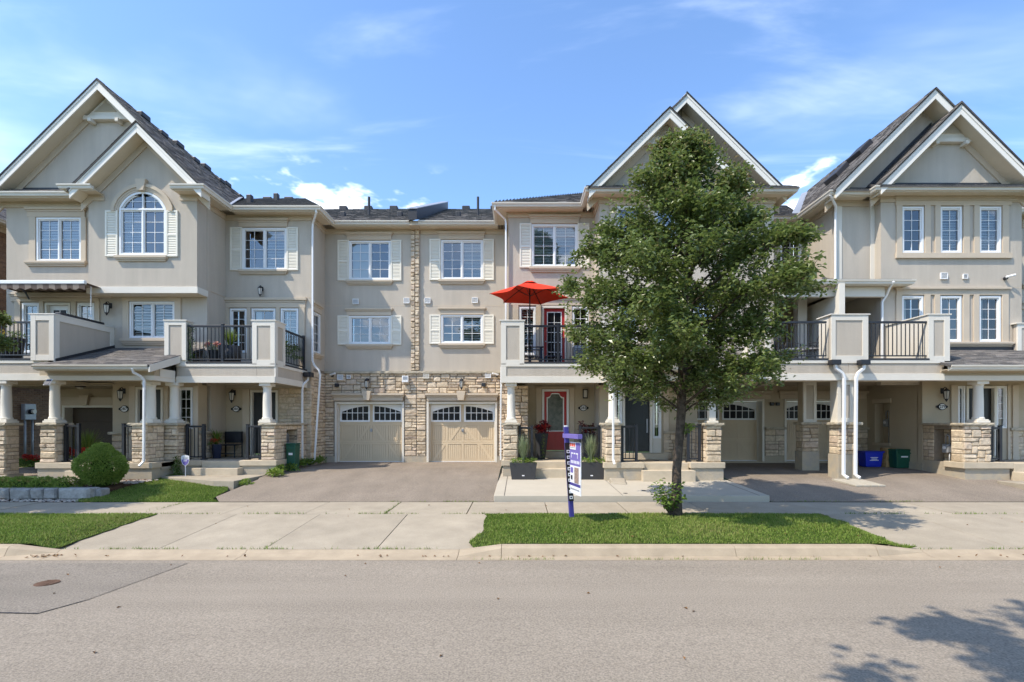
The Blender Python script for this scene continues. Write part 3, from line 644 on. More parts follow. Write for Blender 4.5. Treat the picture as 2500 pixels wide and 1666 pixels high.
def garage_door(H, Y, px0, px1, py0, py1, recess=.22, bodymat='garage'):
    """carriage-house door set in a cased opening; photo edges are those of the casing"""
    fr = front(Y); u0, u1, z0, z1 = X(px0, Y), X(px1, Y), Z(py1, Y), Z(py0, Y)
    c = .075; mb = MB()
    fr.box(mb, u0, u0 + c, -.045, recess - .02, z0, z1); fr.box(mb, u1 - c, u1, -.045, recess - .02, z0, z1); fr.box(mb, u0 + c, u1 - c, -.0445, recess - .02, z1 - c, z1)
    fr.box(mb, u0 + c, u0 + c + .035, recess - .09, recess - .02, z0, z1 - c); fr.box(mb, u1 - c - .035, u1 - c, recess - .09, recess - .02, z0, z1 - c)
    mb.build('garage_casing', 'trim_white' if bodymat == 'garage' else 'taupe', H, bevel=.005)
    a0, a1, b0, b1 = u0 + c, u1 - c, z0 + .02, z1 - c
    hs = (b1 - b0) / 3; mb = MB()
    fr.box(mb, a0, a1, recess + .026, recess + .06, b0, b1)                                  # slab; stiles and rails stand proud of it
    W_ = a1 - a0; st = .055; cols = [a0 + st * .6 + (W_ - st * 1.2) * k / 4 for k in range(5)]
    for s in range(2):
        y0_, y1_ = b0 + hs * s, b0 + hs * (s + 1) - .006
        fr.box(mb, a0, a1, recess, recess + .026, y0_, y0_ + .07); fr.box(mb, a0, a1, recess, recess + .026, y1_ - .07, y1_)
        for k in range(5):
            e = st * (1 if k in (0, 4) else .85); fr.box(mb, max(a0, cols[k] - e), min(a1, cols[k] + e), recess, recess + .026, y0_ + .07, y1_ - .07)
    fr.box(mb, a0, a1, recess, recess + .026, b0 + 2 * hs, b0 + 2 * hs + .05)
    D = mb.build('garage_door', bodymat, H, bevel=.003)
    for s in range(2):
        q0, q1 = b0 + hs * s + .07, b0 + hs * (s + 1) - .076
        for k in range(4):
            e0 = cols[k] + st * (1 if k == 0 else .85); e1 = cols[k + 1] - st * (1 if k == 3 else .85); mb = MB(); n = 6
            for j in range(n):
                g0 = e0 + .014 + (e1 - e0 - .028) * j / n; g1 = e0 + .014 + (e1 - e0 - .028) * (j + 1) / n - .009
                fr.box(mb, g0, g1, recess + .009, recess + .026, q0 + .014, q1 - .014)
            mb.build('panel', bodymat, D)
            dg = {(1, 1): 1, (1, 2): -1, (0, 0): 1, (0, 3): -1}.get((s, k))
            if dg:
                t = .075; l, r_ = (e0, e1) if dg > 0 else (e1, e0); dx = (e1 - e0) * .0
                mb = MB(); sgn = dg
                P = [(l + sgn * .02, q0), (l + sgn * (.02 + t * 1.5), q0), (r_ - sgn * .005, q1 - t * .6), (r_ - sgn * .005, q1), (r_ - sgn * t * 1.1, q1)]
                fr.prism(mb, P if sgn > 0 else P[::-1], recess - .001, recess + .0255); mb.build('brace', bodymat, D)
    # arched window row: two inserts making one arch
    z_a, z_b = b0 + 2 * hs + .045, b1 - .03; mid = (a0 + a1) / 2
    for s in (-1, 1):
        o0, o1 = (a0 + .04, mid - .055) if s < 0 else (mid + .055, a1 - .04)
        i0, i1 = o0 + .055, o1 - .055; zb = z_a + .06; zm = zb + (z_b - zb) * .47
        far = lambda u: abs(u - mid) / (mid - a0)
        arch = lambda u: z_b - .055 - (z_b - zm - .08) * max(0, (far(u) - .05) / .9) ** 2 * 1.02
        cw = (i1 - i0) / 5; bar = .011; mb = MB()
        fr.box(mb, o0, o1, recess - .014, recess + .012, z_a, zb); fr.box(mb, o0, i0, recess - .014, recess + .012, zb, z_b); fr.box(mb, i1, o1, recess - .014, recess + .012, zb, z_b)
        pts = [(i0 + (i1 - i0) * t / 20, arch(i0 + (i1 - i0) * t / 20)) for t in range(21)]
        for t in range(20): fr.prism(mb, [pts[t], pts[t + 1], (pts[t + 1][0], z_b), (pts[t][0], z_b)], recess - .014, recess + .012)
        for k in range(1, 5): fr.box(mb, i0 + cw * k - bar, i0 + cw * k + bar, recess - .013, recess + .012, zb, arch(i0 + cw * k))
        fr.box(mb, i0, i1, recess - .0125, recess + .012, zm - bar, zm + bar)
        mb.build('window_insert', 'white' if bodymat == 'garage' else 'garage', D)
        for k in range(5):
            x0_, x1_ = i0 + cw * k + bar, i0 + cw * (k + 1) - bar
            for lo, up in ((zb, None), (zm + bar, 1)):
                mb = MB()
                if up is None: P = [(x0_, zb), (x1_, zb), (x1_, zm - bar), (x0_, zm - bar)]
                else:
                    P = [(x0_, lo), (x1_, lo), (x1_, max(lo + .004, arch(x1_))), ((x0_ + x1_) / 2, max(lo + .003, arch((x0_ + x1_) / 2))), (x0_, max(lo + .002, arch(x0_)))]
                mb.poly([fr.pt(u, recess + .004, z) for u, z in P]); mb.build('pane', 'garage_glass', D)
    zc = b0 + hs * 1.62; mb = MB(); fr.box(mb, mid - .035, mid + .035, recess - .02, recess, zc - .06, zc + .06); fr.box(mb, mid - .055, mid + .055, recess - .045, recess - .02, zc - .012, zc + .012); mb.build('handle', 'steel', D, bevel=.006)
    mb = MB(); fr.box(mb, a0, a1, recess - .005, recess + .03, z0, z0 + .02); mb.build('weather_strip', 'white' if bodymat == 'garage' else 'black', D)
    return (u0, u1, z0, z1)
def garage_head(H, Y, px0, px1, py0, py1, kx, ky0):
    fr = front(Y); u0, u1, z0, z1 = X(px0, Y), X(px1, Y), Z(py1, Y), Z(py0, Y); mb = MB(); h = z1 - z0
    fr.box(mb, u0 + .05, u1 - .05, -.10, .0, z0, z0 + h * .45); fr.box(mb, u0 + .035, u1 - .035, -.115, 0, z0 + h * .45, z0 + h * .55); fr.box(mb, u0 + .02, u1 - .02, -.14, 0, z0 + h * .55, z0 + h * .72); fr.box(mb, u0, u1, -.19, 0, z0 + h * .72, z1)
    mb.build('garage_lintel', 'trim_tan', H, bevel=.006)
    k = X(kx, Y); zt = Z(ky0, Y); mb = MB(); fr.prism(mb, [(k - .105, z0 + .01), (k + .105, z0 + .01), (k + .165, zt), (k - .165, zt)], -.25, 0); mb.build('keystone', 'trim_tan', H, bevel=.01)

def lantern(x, y, z, label, s=1.0, facing=(0, -1)):
    t = thing('wall_lantern', label, 'lantern', (x, y, z), 'wall lanterns by the doors and garages'); fx, fy = facing
    c = (x + fx * .14 * s, y + fy * .14 * s)
    mb = MB(); mb.box(x - .045 * s, x + .045 * s, y - .02, y, z - .02 * s, z + .13 * s); mb.build('backplate', 'black', t, bevel=.006)
    mb = MB(); mb.tube([(x, y, z + .07 * s), (x + fx * .08 * s, y + fy * .08 * s, z + .15 * s), (c[0], c[1], z + .13 * s)], .011 * s, 6)
    mb.lathe(c[0], c[1], [(.012 * s, z + .13 * s), (.03 * s, z + .10 * s), (.085 * s, z + .05 * s), (.085 * s, z + .04 * s)], 6)
    mb.lathe(c[0], c[1], [(.05 * s, z - .16 * s), (.035 * s, z - .19 * s), (.01 * s, z - .24 * s)], 6)
    for k in range(6):
        a = math.pi / 3 * k; mb.tube([(c[0] + .052 * s * math.cos(a), c[1] + .052 * s * math.sin(a), z - .165 * s), (c[0] + .076 * s * math.cos(a), c[1] + .076 * s * math.sin(a), z + .045 * s)], .006 * s, 4)
    mb.build('cage', 'black', t)
    mb = MB(); mb.lathe(c[0], c[1], [(.045 * s, z - .16 * s), (.068 * s, z + .04 * s)], 6); mb.build('lamp_glass', 'lamp_glass', t)
    return t
def text_mesh(name, body, size, m, parent, loc, rot=(R(90), 0, 0), extrude=.003):
    cu = bpy.data.curves.new(name, 'FONT'); cu.body = body; cu.size = size; cu.align_x = 'CENTER'; cu.align_y = 'CENTER'; cu.extrude = extrude; cu.offset = size * .012; cu.resolution_u = 3
    tmp = bpy.data.objects.new(name, cu); COL.objects.link(tmp); dg = bpy.context.evaluated_depsgraph_get(); dg.update()
    me = bpy.data.meshes.new_from_object(tmp.evaluated_get(dg)); bpy.data.objects.remove(tmp); me.materials.clear(); me.materials.append(M[m])
    return put(name, me, parent, loc=loc, rot=rot)
def plaque(px, py, Y, num, label):
    x, z = X(px, Y), Z(py, Y); y = Y - .005; t = thing('house_number_plaque', label, 'plaque', (x, y, z), 'oval house number plaques')
    mb = MB(); n = 32; s = Y / F
    def ov(a, b): return [(x + a * math.cos(2 * math.pi * k / n), z + b * math.sin(2 * math.pi * k / n)) for k in range(n)]
    mb.loft([(u, y - .03, v) for u, v in ov(.125, .105)], [(u, y, v) for u, v in ov(.125, .105)])
    for sg in (-1, 1):
        P = [(x + sg * .10, z + .055), (x + sg * .165, z + .03), (x + sg * .185, z), (x + sg * .165, z - .03), (x + sg * .10, z - .055)]
        mb.loft([(u, y - .026, v) for u, v in P], [(u, y, v) for u, v in P])
    mb.build('plaque_back', 'text_black', t, bevel=.004)
    mb = MB(); mb.loft([(u, y - .036, v) for u, v in ov(.102, .083)], [(u, y - .0305, v) for u, v in ov(.102, .083)]); mb.build('plaque_face', 'plaque_white', t)
    text_mesh('number', num, .125, 'text_black', t, (x, y - .038, z))
    return t
def wall_vent(H, px, py, Y, w_=.22, h_=.2, m='white', name='wall_vent'):
    fr = front(Y); x, z = X(px, Y), Z(py, Y); mb = MB(); b = .02
    for a in ((x - w_ / 2, x + w_ / 2, z - h_ / 2, z - h_ / 2 + b), (x - w_ / 2, x + w_ / 2, z + h_ / 2 - b, z + h_ / 2), (x - w_ / 2, x - w_ / 2 + b, z - h_ / 2 + b, z + h_ / 2 - b), (x + w_ / 2 - b, x + w_ / 2, z - h_ / 2 + b, z + h_ / 2 - b)): fr.box(mb, a[0], a[1], -.05, 0, a[2], a[3])
    o = mb.build(name, m, H, bevel=.004); mb = MB(); n = 6
    for j in range(n):
        zz = z - h_ / 2 + b + (h_ - 2 * b) * (j + .5) / n; hh = (h_ - 2 * b) / n / 2
        mb.add([fr.pt(x - w_ / 2 + b, -.045, zz - hh), fr.pt(x + w_ / 2 - b, -.045, zz - hh), fr.pt(x + w_ / 2 - b, -.02, zz + hh), fr.pt(x - w_ / 2 + b, -.02, zz + hh)], [(0, 1, 2, 3)])
    mb.build('vent_slats', m, o); return o
def security_camera(px, py, Y, label, dirx=-1):
    x, z = X(px, Y), Z(py, Y); t = thing('security_camera', label, 'camera', (x, Y, z), 'wall cameras')
    mb = MB(); mb.tube([(x, Y, z), (x, Y - .09, z)], [.05, .045], 12); mb.build('mount', 'black', t)
    mb = MB(); mb.tube([(x - dirx * .05, Y - .10, z + .02), (x + dirx * .16, Y - .2, z + .07)], .035, 12); mb.build('camera_body', 'white', t, bevel=.005)
    return t

# ================================================================== ground, road, pavement
ZR, ZSW = -.63, -.41                     # road and pavement levels
Y_SW0, Y_SW1, Y_CB = 10.43, 11.92, 8.1   # pavement edges, back of kerb
mb = MB(); mb.add([(-300, -300, -.95), (300, -300, -.95), (300, 500, -.95), (-300, 500, -.95)], [(0, 1, 2, 3)]); struct(mb.build('ground', 'lawn_soil'))
mb = MB(); n = 60
for i in range(n):
    x0, x1 = -60 + 120 * i / n, -60 + 120 * (i + 1) / n
    mb.add([(x0, -.6, ZR - .02), (x1, -.6, ZR - .02), (x1, 3.6, ZR + .03), (x0, 3.6, ZR + .03)], [(0, 1, 2, 3)]); mb.add([(x0, 3.6, ZR + .03), (x1, 3.6, ZR + .03), (x1, 7.74, ZR), (x0, 7.74, ZR)], [(0, 1, 2, 3)])
struct(mb.build('road', 'asphalt'))
def zroad(y): return ZR + .03 * (1 - (y - 3.6) / 4.14)
# older repair in the asphalt on the left, with a tarred edge
def gp(px, py, h=2.08): Y = F * h / (py - VY); return (X(px, Y), Y)
patch = [gp(-700, 1376), gp(460, 1376), gp(330, 1425), gp(215, 1468), gp(92, 1503), gp(-40, 1500), gp(-700, 1500)]
mb = MB(); mb.poly([(x, min(y, 7.70), zroad(min(y, 7.70)) + .004) for x, y in patch]); struct(mb.build('road_repair', 'asphalt2'))
r = random.Random(5); mb = MB()
for a, b in zip(patch[1:5], patch[2:6]):
    for k in range(14):
        p = [(a[0] + (b[0] - a[0]) * t, min(7.7, a[1] + (b[1] - a[1]) * t)) for t in (k / 14, (k + 1.02) / 14)]
        wd = r.uniform(.006, .02); (x0, y0), (x1, y1) = p
        mb.add([(x0, y0 - wd, zroad(y0) + .007), (x1, y1 - wd, zroad(y1) + .007), (x1, y1 + wd, zroad(y1) + .007), (x0, y0 + wd, zroad(y0) + .007)], [(0, 1, 2, 3)])
struct(mb.build('road_seam', 'flash'))
# manhole cover
mx, my = gp(115, 1427); t = thing('manhole_cover', 'rusty oval-looking iron cover set in the dark road repair', 'manhole cover', (mx, my, zroad(my)))
mb = MB(); mb.lathe(mx, my, [(.13, zroad(my) + .004), (.13, zroad(my) + .014), (.118, zroad(my) + .014)], 28); mb.build('frame_ring', 'rust', t)
mb = MB(); mb.lathe(mx, my, [(.116, zroad(my) + .006), (.116, zroad(my) + .016), (.11, zroad(my) + .018)], 28)
for k in range(-3, 4): mb.box(mx - .07, mx + .07, my + k * .028 - .006, my + k * .028 + .006, zroad(my) + .018, zroad(my) + .022)
mb.build('lid', 'rust', t)

# kerb: full height beside the lawns, dropped at the drives
def kerb_piece(K, x0, x1, h0, h1):
    pr = lambda h: [(7.72, ZR - .1), (7.72, ZR + .008), (7.90, ZR + .014), (7.935 + (.02 if h > .08 else .1), ZR + .014 + (h * .82 if h > .08 else h * .5)), (7.97 + (.02 if h > .08 else .1), ZR + .014 + h), (8.115, ZR + .02 + h), (8.115, ZR - .1)]
    mb = MB(); A, B = pr(h0), pr(h1); mb.loft([(x0 + .004, y, z) for y, z in A], [(x1 - .004, y, z) for y, z in B]); return mb.build('kerb_stone', 'kerb', K)
K = struct(bpy.data.objects.new('kerb', None)); COL.objects.link(K); K.location = (0, 8, ZR)
HI, LO = .135, .05
LX0, LX1, GX0, GX1 = -7.4, -.64, -.64, 6.15
for a, b, p, q in [(-40, -25, HI, HI), (-25, -12, HI, HI), (-12, LX0 - .55, HI, HI), (LX0 - .55, LX0 + .15, HI, LO), (LX0 + .15, -4.3, LO, LO), (-4.3, -.95, LO, LO), (-.95, -.28, LO, HI), (-.28, 3.35, HI, HI), (3.35, 5.55, HI, HI), (5.55, 6.35, HI, LO), (6.35, 9.6, LO, LO), (9.6, 14.5, LO, LO), (14.5, 40, HI, HI)]:
    kerb_piece(K, a, b, p, q)
ZCB = ZR + .02 + LO                      # top of the dropped kerb
# pavement slabs and drive aprons, each slab its own piece
S = struct(bpy.data.objects.new('pavement', None)); COL.objects.link(S); S.location = (0, 11, ZSW)
r = random.Random(11)
for k in range(-14, 16):
    x0 = -4.42 + 1.67 * k; g = r.uniform(.006, .012); dz = r.uniform(-.006, .006)
    mb = MB(); mb.hexa([(x0 + g, Y_SW0, ZSW - .14), (x0 + 1.67 - g, Y_SW0, ZSW - .14), (x0 + 1.67 - g, Y_SW1, ZSW - .14), (x0 + g, Y_SW1, ZSW - .14), (x0 + g, Y_SW0, ZSW + dz - .008), (x0 + 1.67 - g, Y_SW0, ZSW + dz - .008), (x0 + 1.67 - g, Y_SW1, ZSW + dz + .008), (x0 + g, Y_SW1, ZSW + dz + .008)])
    mb.build('pavement_slab', 'concrete', S, bevel=.006)
def apron(xs, name):
    A = struct(bpy.data.objects.new(name, None)); COL.objects.link(A); A.location = (xs[0], 9.3, -.5)
    for a, b in zip(xs, xs[1:]):
        dz = r.uniform(-.004, .004); mb = MB()
        mb.hexa([(a + .006, 8.13, ZCB - .14), (b - .006, 8.13, ZCB - .14), (b - .006, 10.41, ZSW - .14), (a + .006, 10.41, ZSW - .14), (a + .006, 8.13, ZCB + dz), (b - .006, 8.13, ZCB + dz), (b - .006, 10.41, ZSW + dz - .004), (a + .006, 10.41, ZSW + dz - .004)])
        mb.build('apron_slab', 'concrete', A, bevel=.006)
apron([LX0, -5.75, -4.05, -2.27, LX1], 'driveway_apron'); apron([GX1, 7.9, 9.7, 11.5, 14.5], 'driveway_apron')

# asphalt drives: from the pavement up to the garage floors
def zdrive(y):
    pts = [(11.92, -.395), (13.2, -.27), (14.4, -.15), (15.9, -.03), (18.6, 0), (30, .01)]
    for (a, za), (b, zb) in zip(pts, pts[1:]):
        if y <= b: return za + (zb - za) * (y - a) / (b - a)
    return .02
def drive(name, xl, xr, ys, m='drive'):
    mb = MB(); nx = 10
    for a, b in zip(ys, ys[1:]):
        for i in range(nx):
            f0, f1 = i / nx, (i + 1) / nx
            q = lambda f, y: (xl(y) + (xr(y) - xl(y)) * f, y, zdrive(y))
            mb.add([q(f0, a), q(f1, a), q(f1, b), q(f0, b)], [(0, 1, 2, 3)])
    o = mb.build(name, m); return struct(o)
YS = [11.925, 12.4, 13, 13.7, 14.4, 15.2, 16, 17, 17.6, 18.2, 19.2]
drive('driveway', lambda y: -7.35 + .25 * max(0, min(1, (y - 12) / 3)) * 0 + (.35 if y < 12.1 else 0.) * 1 - (.0 if y < 15 else .3), lambda y: -.60, YS)
drive('driveway', lambda y: 5.87, lambda y: 17.5, YS + [22.])
drive('driveway', lambda y: -16.9, lambda y: -12.6, [14.9, 16, 17, 18.6, 24.])
# concrete pad in front of the middle porches
mb = MB()
pp = [(-.60, 12.02), (5.87, 12.02), (5.87, 15.6), (-.60, 15.6)]
zp = lambda y: -.262 + (y - 12) * .036
mb.hexa([(-.60, 12.0, -.6), (5.87, 12.0, -.6), (5.87, 17.2, -.6), (-.60, 17.2, -.6), (-.60, 12.0, zp(12)), (5.87, 12.0, zp(12)), (5.87, 17.2, zp(17.2)), (-.60, 17.2, zp(17.2))])
PADO = struct(mb.build('concrete_pad', 'pad', bevel=.012))
mb = MB(); mb.hexa([(-.36, 12.0, zp(12) + .001), (-.345, 12.0, zp(12) + .001), (-.345, 15.5, zp(15.5) + .001), (-.36, 15.5, zp(15.5) + .001), (-.36, 12.0, zp(12) + .003), (-.345, 12.0, zp(12) + .003), (-.345, 15.5, zp(15.5) + .003), (-.36, 15.5, zp(15.5) + .003)]); mb.hexa([(2.42, 12.0, zp(12) + .001), (2.43, 12.0, zp(12) + .001), (2.43, 15.5, zp(15.5) + .001), (2.42, 15.5, zp(15.5) + .001), (2.42, 12.0, zp(12) + .003), (2.43, 12.0, zp(12) + .003), (2.43, 15.5, zp(15.5) + .003), (2.42, 15.5, zp(15.5) + .003)])
mb.hexa([(5.62, 12.0, zp(12) + .001), (5.635, 12.0, zp(12) + .001), (5.635, 15.5, zp(15.5) + .001), (5.62, 15.5, zp(15.5) + .001), (5.62, 12.0, zp(12) + .003), (5.635, 12.0, zp(12) + .003), (5.635, 15.5, zp(15.5) + .003), (5.62, 15.5, zp(15.5) + .003)])
mb.build('saw_cut', 'flash', PADO)
for px, py in ((1527, 1205), (1572, 1199)):
    Y = 12.3 if py > 1202 else 12.7; x = X(px, Y); mb = MB(); mb.lathe(x, Y, [(.055, zp(Y) - .01), (.055, zp(Y) + .004), (.04, zp(Y) + .004)], 16); mb.build('drain_cap', 'black', PADO)

# lawns: soil sheets with blades
def zb(x, y):
    """verge surface: level with kerb, apron and pavement at its edges, a little crowned between"""
    t = max(0, min(1, (y - 8.12) / 2.31)); e = min(abs(x - GX0), abs(x - GX1), abs(x - LX0)); e = max(0, min(1, e / .35)); kt = ZR + .02 + HI
    return (ZCB + (ZSW - ZCB) * t) * (1 - e) + (kt + (ZSW - kt) * t + .045 * math.sin(t * math.pi)) * e + .003
def lawn(name, poly_rows, zf, dens, seed, hgt=(.016, .045), label=None):
    """poly_rows: list of (y, x0, x1); soil sheet and blades on it"""
    mb = MB(); P = poly_rows
    for (ya, a0, a1), (yb, b0, b1) in zip(P, P[1:]):
        n = max(2, int((a1 - a0) / .16))
        for i in range(n):
            f0, f1 = i / n, (i + 1) / n; q = lambda s0, s1, f, y: (s0 + (s1 - s0) * f, y, zf(s0 + (s1 - s0) * f, y))
            mb.add([q(a0, a1, f0, ya), q(a0, a1, f1, ya), q(b0, b1, f1, yb), q(b0, b1, f0, yb)], [(0, 1, 2, 3)])
    o = struct(mb.build(name, 'lawn_soil', smooth=True))
    r = random.Random(seed); mb = MB(); vs = []; fs = []; ts = []
    for (ya, a0, a1), (yb, b0, b1) in zip(P, P[1:]):
        cnt = int(abs(yb - ya) * ((a1 - a0) + (b1 - b0)) / 2 * dens)
        for _ in range(cnt):
            f = r.random(); g = r.random(); y = ya + (yb - ya) * f; x = (a0 + (b0 - a0) * f) + ((a1 - a0) + ((b1 - b0) - (a1 - a0)) * f) * g
            pat = .5 + .5 * math.sin(x * 2.1 + 1.3 * math.sin(y * 1.7)) * math.sin(y * 2.7 + x * .8)
            h = r.uniform(*hgt) * (.75 + .5 * pat); a = r.uniform(0, 6.283); lean = r.uniform(.1, .8) * h; w_ = r.uniform(.0035, .007)
            dx, dy = math.cos(a), math.sin(a); z = zf(x, y) - .004; k = len(vs)
            vs += [(x - dy * w_, y + dx * w_, z), (x + dy * w_, y - dx * w_, z), (x + dx * lean * .4 + dy * w_ * .7, y + dy * lean * .4 - dx * w_ * .7, z + h * .6), (x + dx * lean * .4 - dy * w_ * .7, y + dy * lean * .4 + dx * w_ * .7, z + h * .6), (x + dx * lean, y + dy * lean, z + h)]
            fs += [(k, k + 1, k + 2, k + 3), (k + 3, k + 2, k + 4)]; big = .5 + .5 * math.sin(x * .9 + 2) * math.sin(y * 1.1 + x * .35); c = min(1, max(0, r.gauss(.22 + .2 * pat + .26 * big, .2))); c = r.uniform(.85, 1) if r.random() < .04 + .10 * big * pat else c; ts += [c, min(1, c + .08)]
    mb.v, mb.f, mb.t = vs, fs, ts
    g = mb.build('grass', 'grass'); tag(g, label, 'grass', kind='stuff'); return o
jit = random.Random(3)
rows = [(8.125 + (10.42 - 8.125) * i / 12, GX0 - .03 + jit.uniform(-.08, .05) - .12 * (1 if i in (1, 2) else 0), GX1 + jit.uniform(-.06, .09) + (.15 if i == 0 else 0)) for i in range(13)]
lawn('verge', rows, zb, 4200, 21, label='mown green grass strip round the street tree')
rows = [(8.125 + (10.42 - 8.125) * i / 10, -24, LX0 + jit.uniform(-.04, .06) + (.08 if i < 2 else 0)) for i in range(11)]
lawn('verge', [(y, max(a, -16), b) for y, a, b in rows], zb, 3600, 22, label='mown green grass strip left of the long drive apron')
def zl(x, y): return -.40 + (y - 11.92) * .10
rows = [(11.925, -10.35, -7.0), (12.2, -10.45, -7.3), (12.6, -10.5, -7.4), (13.1, -10.7, -7.45), (13.6, -11.0, -7.75), (14.2, -11.2, -8.6), (15.12, -11.3, -9.9)]
lawn('lawn', rows, zl, 3800, 23, label='small front lawn between the round bush and the drive')
def zl2(x, y): return -.24 + (y - 13.2) * .06
lawn('lawn', [(14.3, -18.5, -14.6), (16, -19.5, -15.6), (19, -20, -17.0)], zl2, 700, 24, label='shaded strip of grass beside the brick side wall')
# camera-side kerb and lawn, behind the viewer
mb = MB(); mb.box(-60, 60, -.85, -.6, -.9, ZR + .12); struct(mb.build('kerb_near', 'kerb', bevel=.02))
mb = MB(); mb.box(-60, 60, -30, -.85, -.9, ZR + .10); struct(mb.build('near_lawn', 'lawn_soil'))

# ================================================================== the terrace, house by house
ZD = 3.20            # top of the porch beams / balcony decks
ZB = 2.63            # underside of the porch beams
ZP = 4.46            # parapet tops
ZL = .33             # porch ledges
def beam_face(H, fr, u0, u1, name='balcony_beam', vsplit=()):
    mb = MB(); fr.box(mb, u0, u1, -.02, .03, ZB, ZB + .19); fr.box(mb, u0, u1, -.02, .03, ZD - .09, ZD + .0)
    o = mb.build(name, 'trim_white', H, bevel=.004)
    mb = MB(); c = [u0] + list(vsplit) + [u1]
    for a, b in zip(c, c[1:]): fr.box(mb, a + .003, b - .003, .004, .2, ZB + .01, ZD - .01)
    mb.build('stucco_panel', 'stucco', o); return o
def slab(H, name, m, x0, x1, y0, y1, z0, z1, bevel=0.):
    mb = MB(); mb.box(x0, x1, y0, y1, z0, z1); return mb.build(name, m, H, bevel=bevel)
def ledge(H, x0, x1, y0, y1, z1=ZL, h=.16, base=-.35, inset=.04, name='porch_ledge'):
    slab(H, name, 'ledge', x0, x1, y0, y1, z1 - h, z1, bevel=.012); slab(H, 'foundation', 'parge', x0 + inset, x1 - inset, y0 + inset, y1, base, z1 - h)
def steps(H, x0, x1, Y, zs, run=.3, base=-.4):
    """zs: tread heights from the top step down; each step is a piece"""
    for k, z in enumerate(zs): slab(H, 'step', 'ledge', x0 - (.09 if k else 0), x1 + (.09 if k else 0), Y - run * k - (.02 if k else 0), Y - run * (k - 1) + .4 * (1 if k == 0 else 0) - .001 * k, base, z, bevel=.012)
def door(H, fr, u0, u1, z0, z1, m, name='front_door', casing=.07, kind='plain', cm='trim_white'):
    mb = MB()
    fr.box(mb, u0, u0 + casing, -.05, .12, z0, z1); fr.box(mb, u1 - casing, u1, -.05, .12, z0, z1); fr.box(mb, u0 + casing, u1 - casing, -.05, .12, z1 - casing, z1)
    C = mb.build('door_casing', cm, H, bevel=.005)
    a0, a1, b0, b1 = u0 + casing, u1 - casing, z0 + .03, z1 - casing; mb = MB(); fr.box(mb, a0, a1, .06, .10, b0, b1)
    D = mb.build(name, m, H, bevel=.003); w_ = a1 - a0; h_ = b1 - b0; c = (a0 + a1) / 2
    slab_pts = []
    if kind == 'arched':                                   # lite with an eyebrow arch, white moulding round it, two panels below
        half = w_ * .34; zb_, zt_ = b0 + h_ * .335, b0 + h_ * .955
        def out(k):
            P = [(c - half - k, zb_ - k), (c + half + k, zb_ - k), (c + half + k, zt_ - .14 + k)]
            for i in range(13):
                t = i / 12; u = c + half * (1 - 2 * t) * .99
                s = abs(1 - 2 * t); bump = .14 * (1 if s < .45 else (0.5 + .5 * math.cos((s - .45) / .35 * math.pi) if s < .8 else 0))
                P.append((u + (k if u > c else -k) * (1 if s > .8 else 0), zt_ - .14 + k + bump))
            P.append((c - half - k, zt_ - .14 + k)); return P
        A, B = out(.035), out(0.); mb = MB(); n = len(A)
        mb.add([fr.pt(u, .035, z) for u, z in A] + [fr.pt(u, .035, z) for u, z in B] + [fr.pt(u, .06, z) for u, z in A] + [fr.pt(u, .058, z) for u, z in B], [(i, (i + 1) % n, n + (i + 1) % n, n + i) for i in range(n)] + [(i, (i + 1) % n, 2 * n + (i + 1) % n, 2 * n + i) for i in range(n)] + [(n + i, n + (i + 1) % n, 3 * n + (i + 1) % n, 3 * n + i) for i in range(n)])
        mb.build('lite_moulding', 'white', D)
        mb = MB(); mb.poly([fr.pt(u, .057, z) for u, z in B]); mb.build('glass_lite', 'bulb', D)
        for s in (-1, 1):
            mb = MB(); e0, e1 = sorted((c + s * .05, c + s * w_ * .36)); fr.box(mb, e0, e1, .045, .06, b0 + .13, b0 + h_ * .27); fr.box(mb, e0 + .03, e1 - .03, .038, .045, b0 + .16, b0 + h_ * .27 - .03); mb.build('panel', m, D, bevel=.006)
    elif kind == 'panel':
        for e0, e1, f0, f1 in ((a0 + .13, a1 - .13, b0 + h_ * .42, b1 - .14), (a0 + .13, a1 - .13, b0 + .16, b0 + h_ * .34)):
            mb = MB(); fr.box(mb, e0, e1, .048, .06, f0, f1); fr.box(mb, e0 + .05, e1 - .05, .04, .048, f0 + .05, f1 - .05); mb.build('panel', m, D, bevel=.008)
        mb = MB(); fr.box(mb, a1 - .10, a1 - .05, .03, .06, b0 + h_ * .30, b0 + h_ * .52); fr.box(mb, a1 - .09, a1 - .06, .0, .03, b0 + h_ * .33, b0 + h_ * .46); mb.build('handle', 'steel', D, bevel=.006)
    elif kind == 'french':
        P0, P1, Q0, Q1 = a0 + .13, a1 - .13, b0 + .22, b1 - .14; mb = MB(); fr.box(mb, P0 - .03, P0, .045, .06, Q0 - .03, Q1 + .03); fr.box(mb, P1, P1 + .03, .045, .06, Q0 - .03, Q1 + .03); fr.box(mb, P0, P1, .0455, .06, Q0 - .03, Q0); fr.box(mb, P0, P1, .0455, .06, Q1, Q1 + .03)
        mb.build('lite_moulding', 'white', D); mb = MB(); pc, pr = 2, 5
        for i in range(1, pc): fr.box(mb, P0 + (P1 - P0) * i / pc - .008, P0 + (P1 - P0) * i / pc + .008, .048, .056, Q0, Q1)
        for j in range(1, pr): fr.box(mb, P0, P1, .0485, .0555, Q0 + (Q1 - Q0) * j / pr - .008, Q0 + (Q1 - Q0) * j / pr + .008)
        mb.build('grille', 'white', D)
        for i in range(pc):
            for j in range(pr):
                put('pane', pane_mesh('garage_glass'), D, loc=fr.pt(P0 + (P1 - P0) * (i + .5) / pc, .0565 + .0006 * ((i + j) % 2), Q0 + (Q1 - Q0) * (j + .5) / pr), rot=fr.rot(), scale=((P1 - P0) / pc, 1, (Q1 - Q0) / pr))
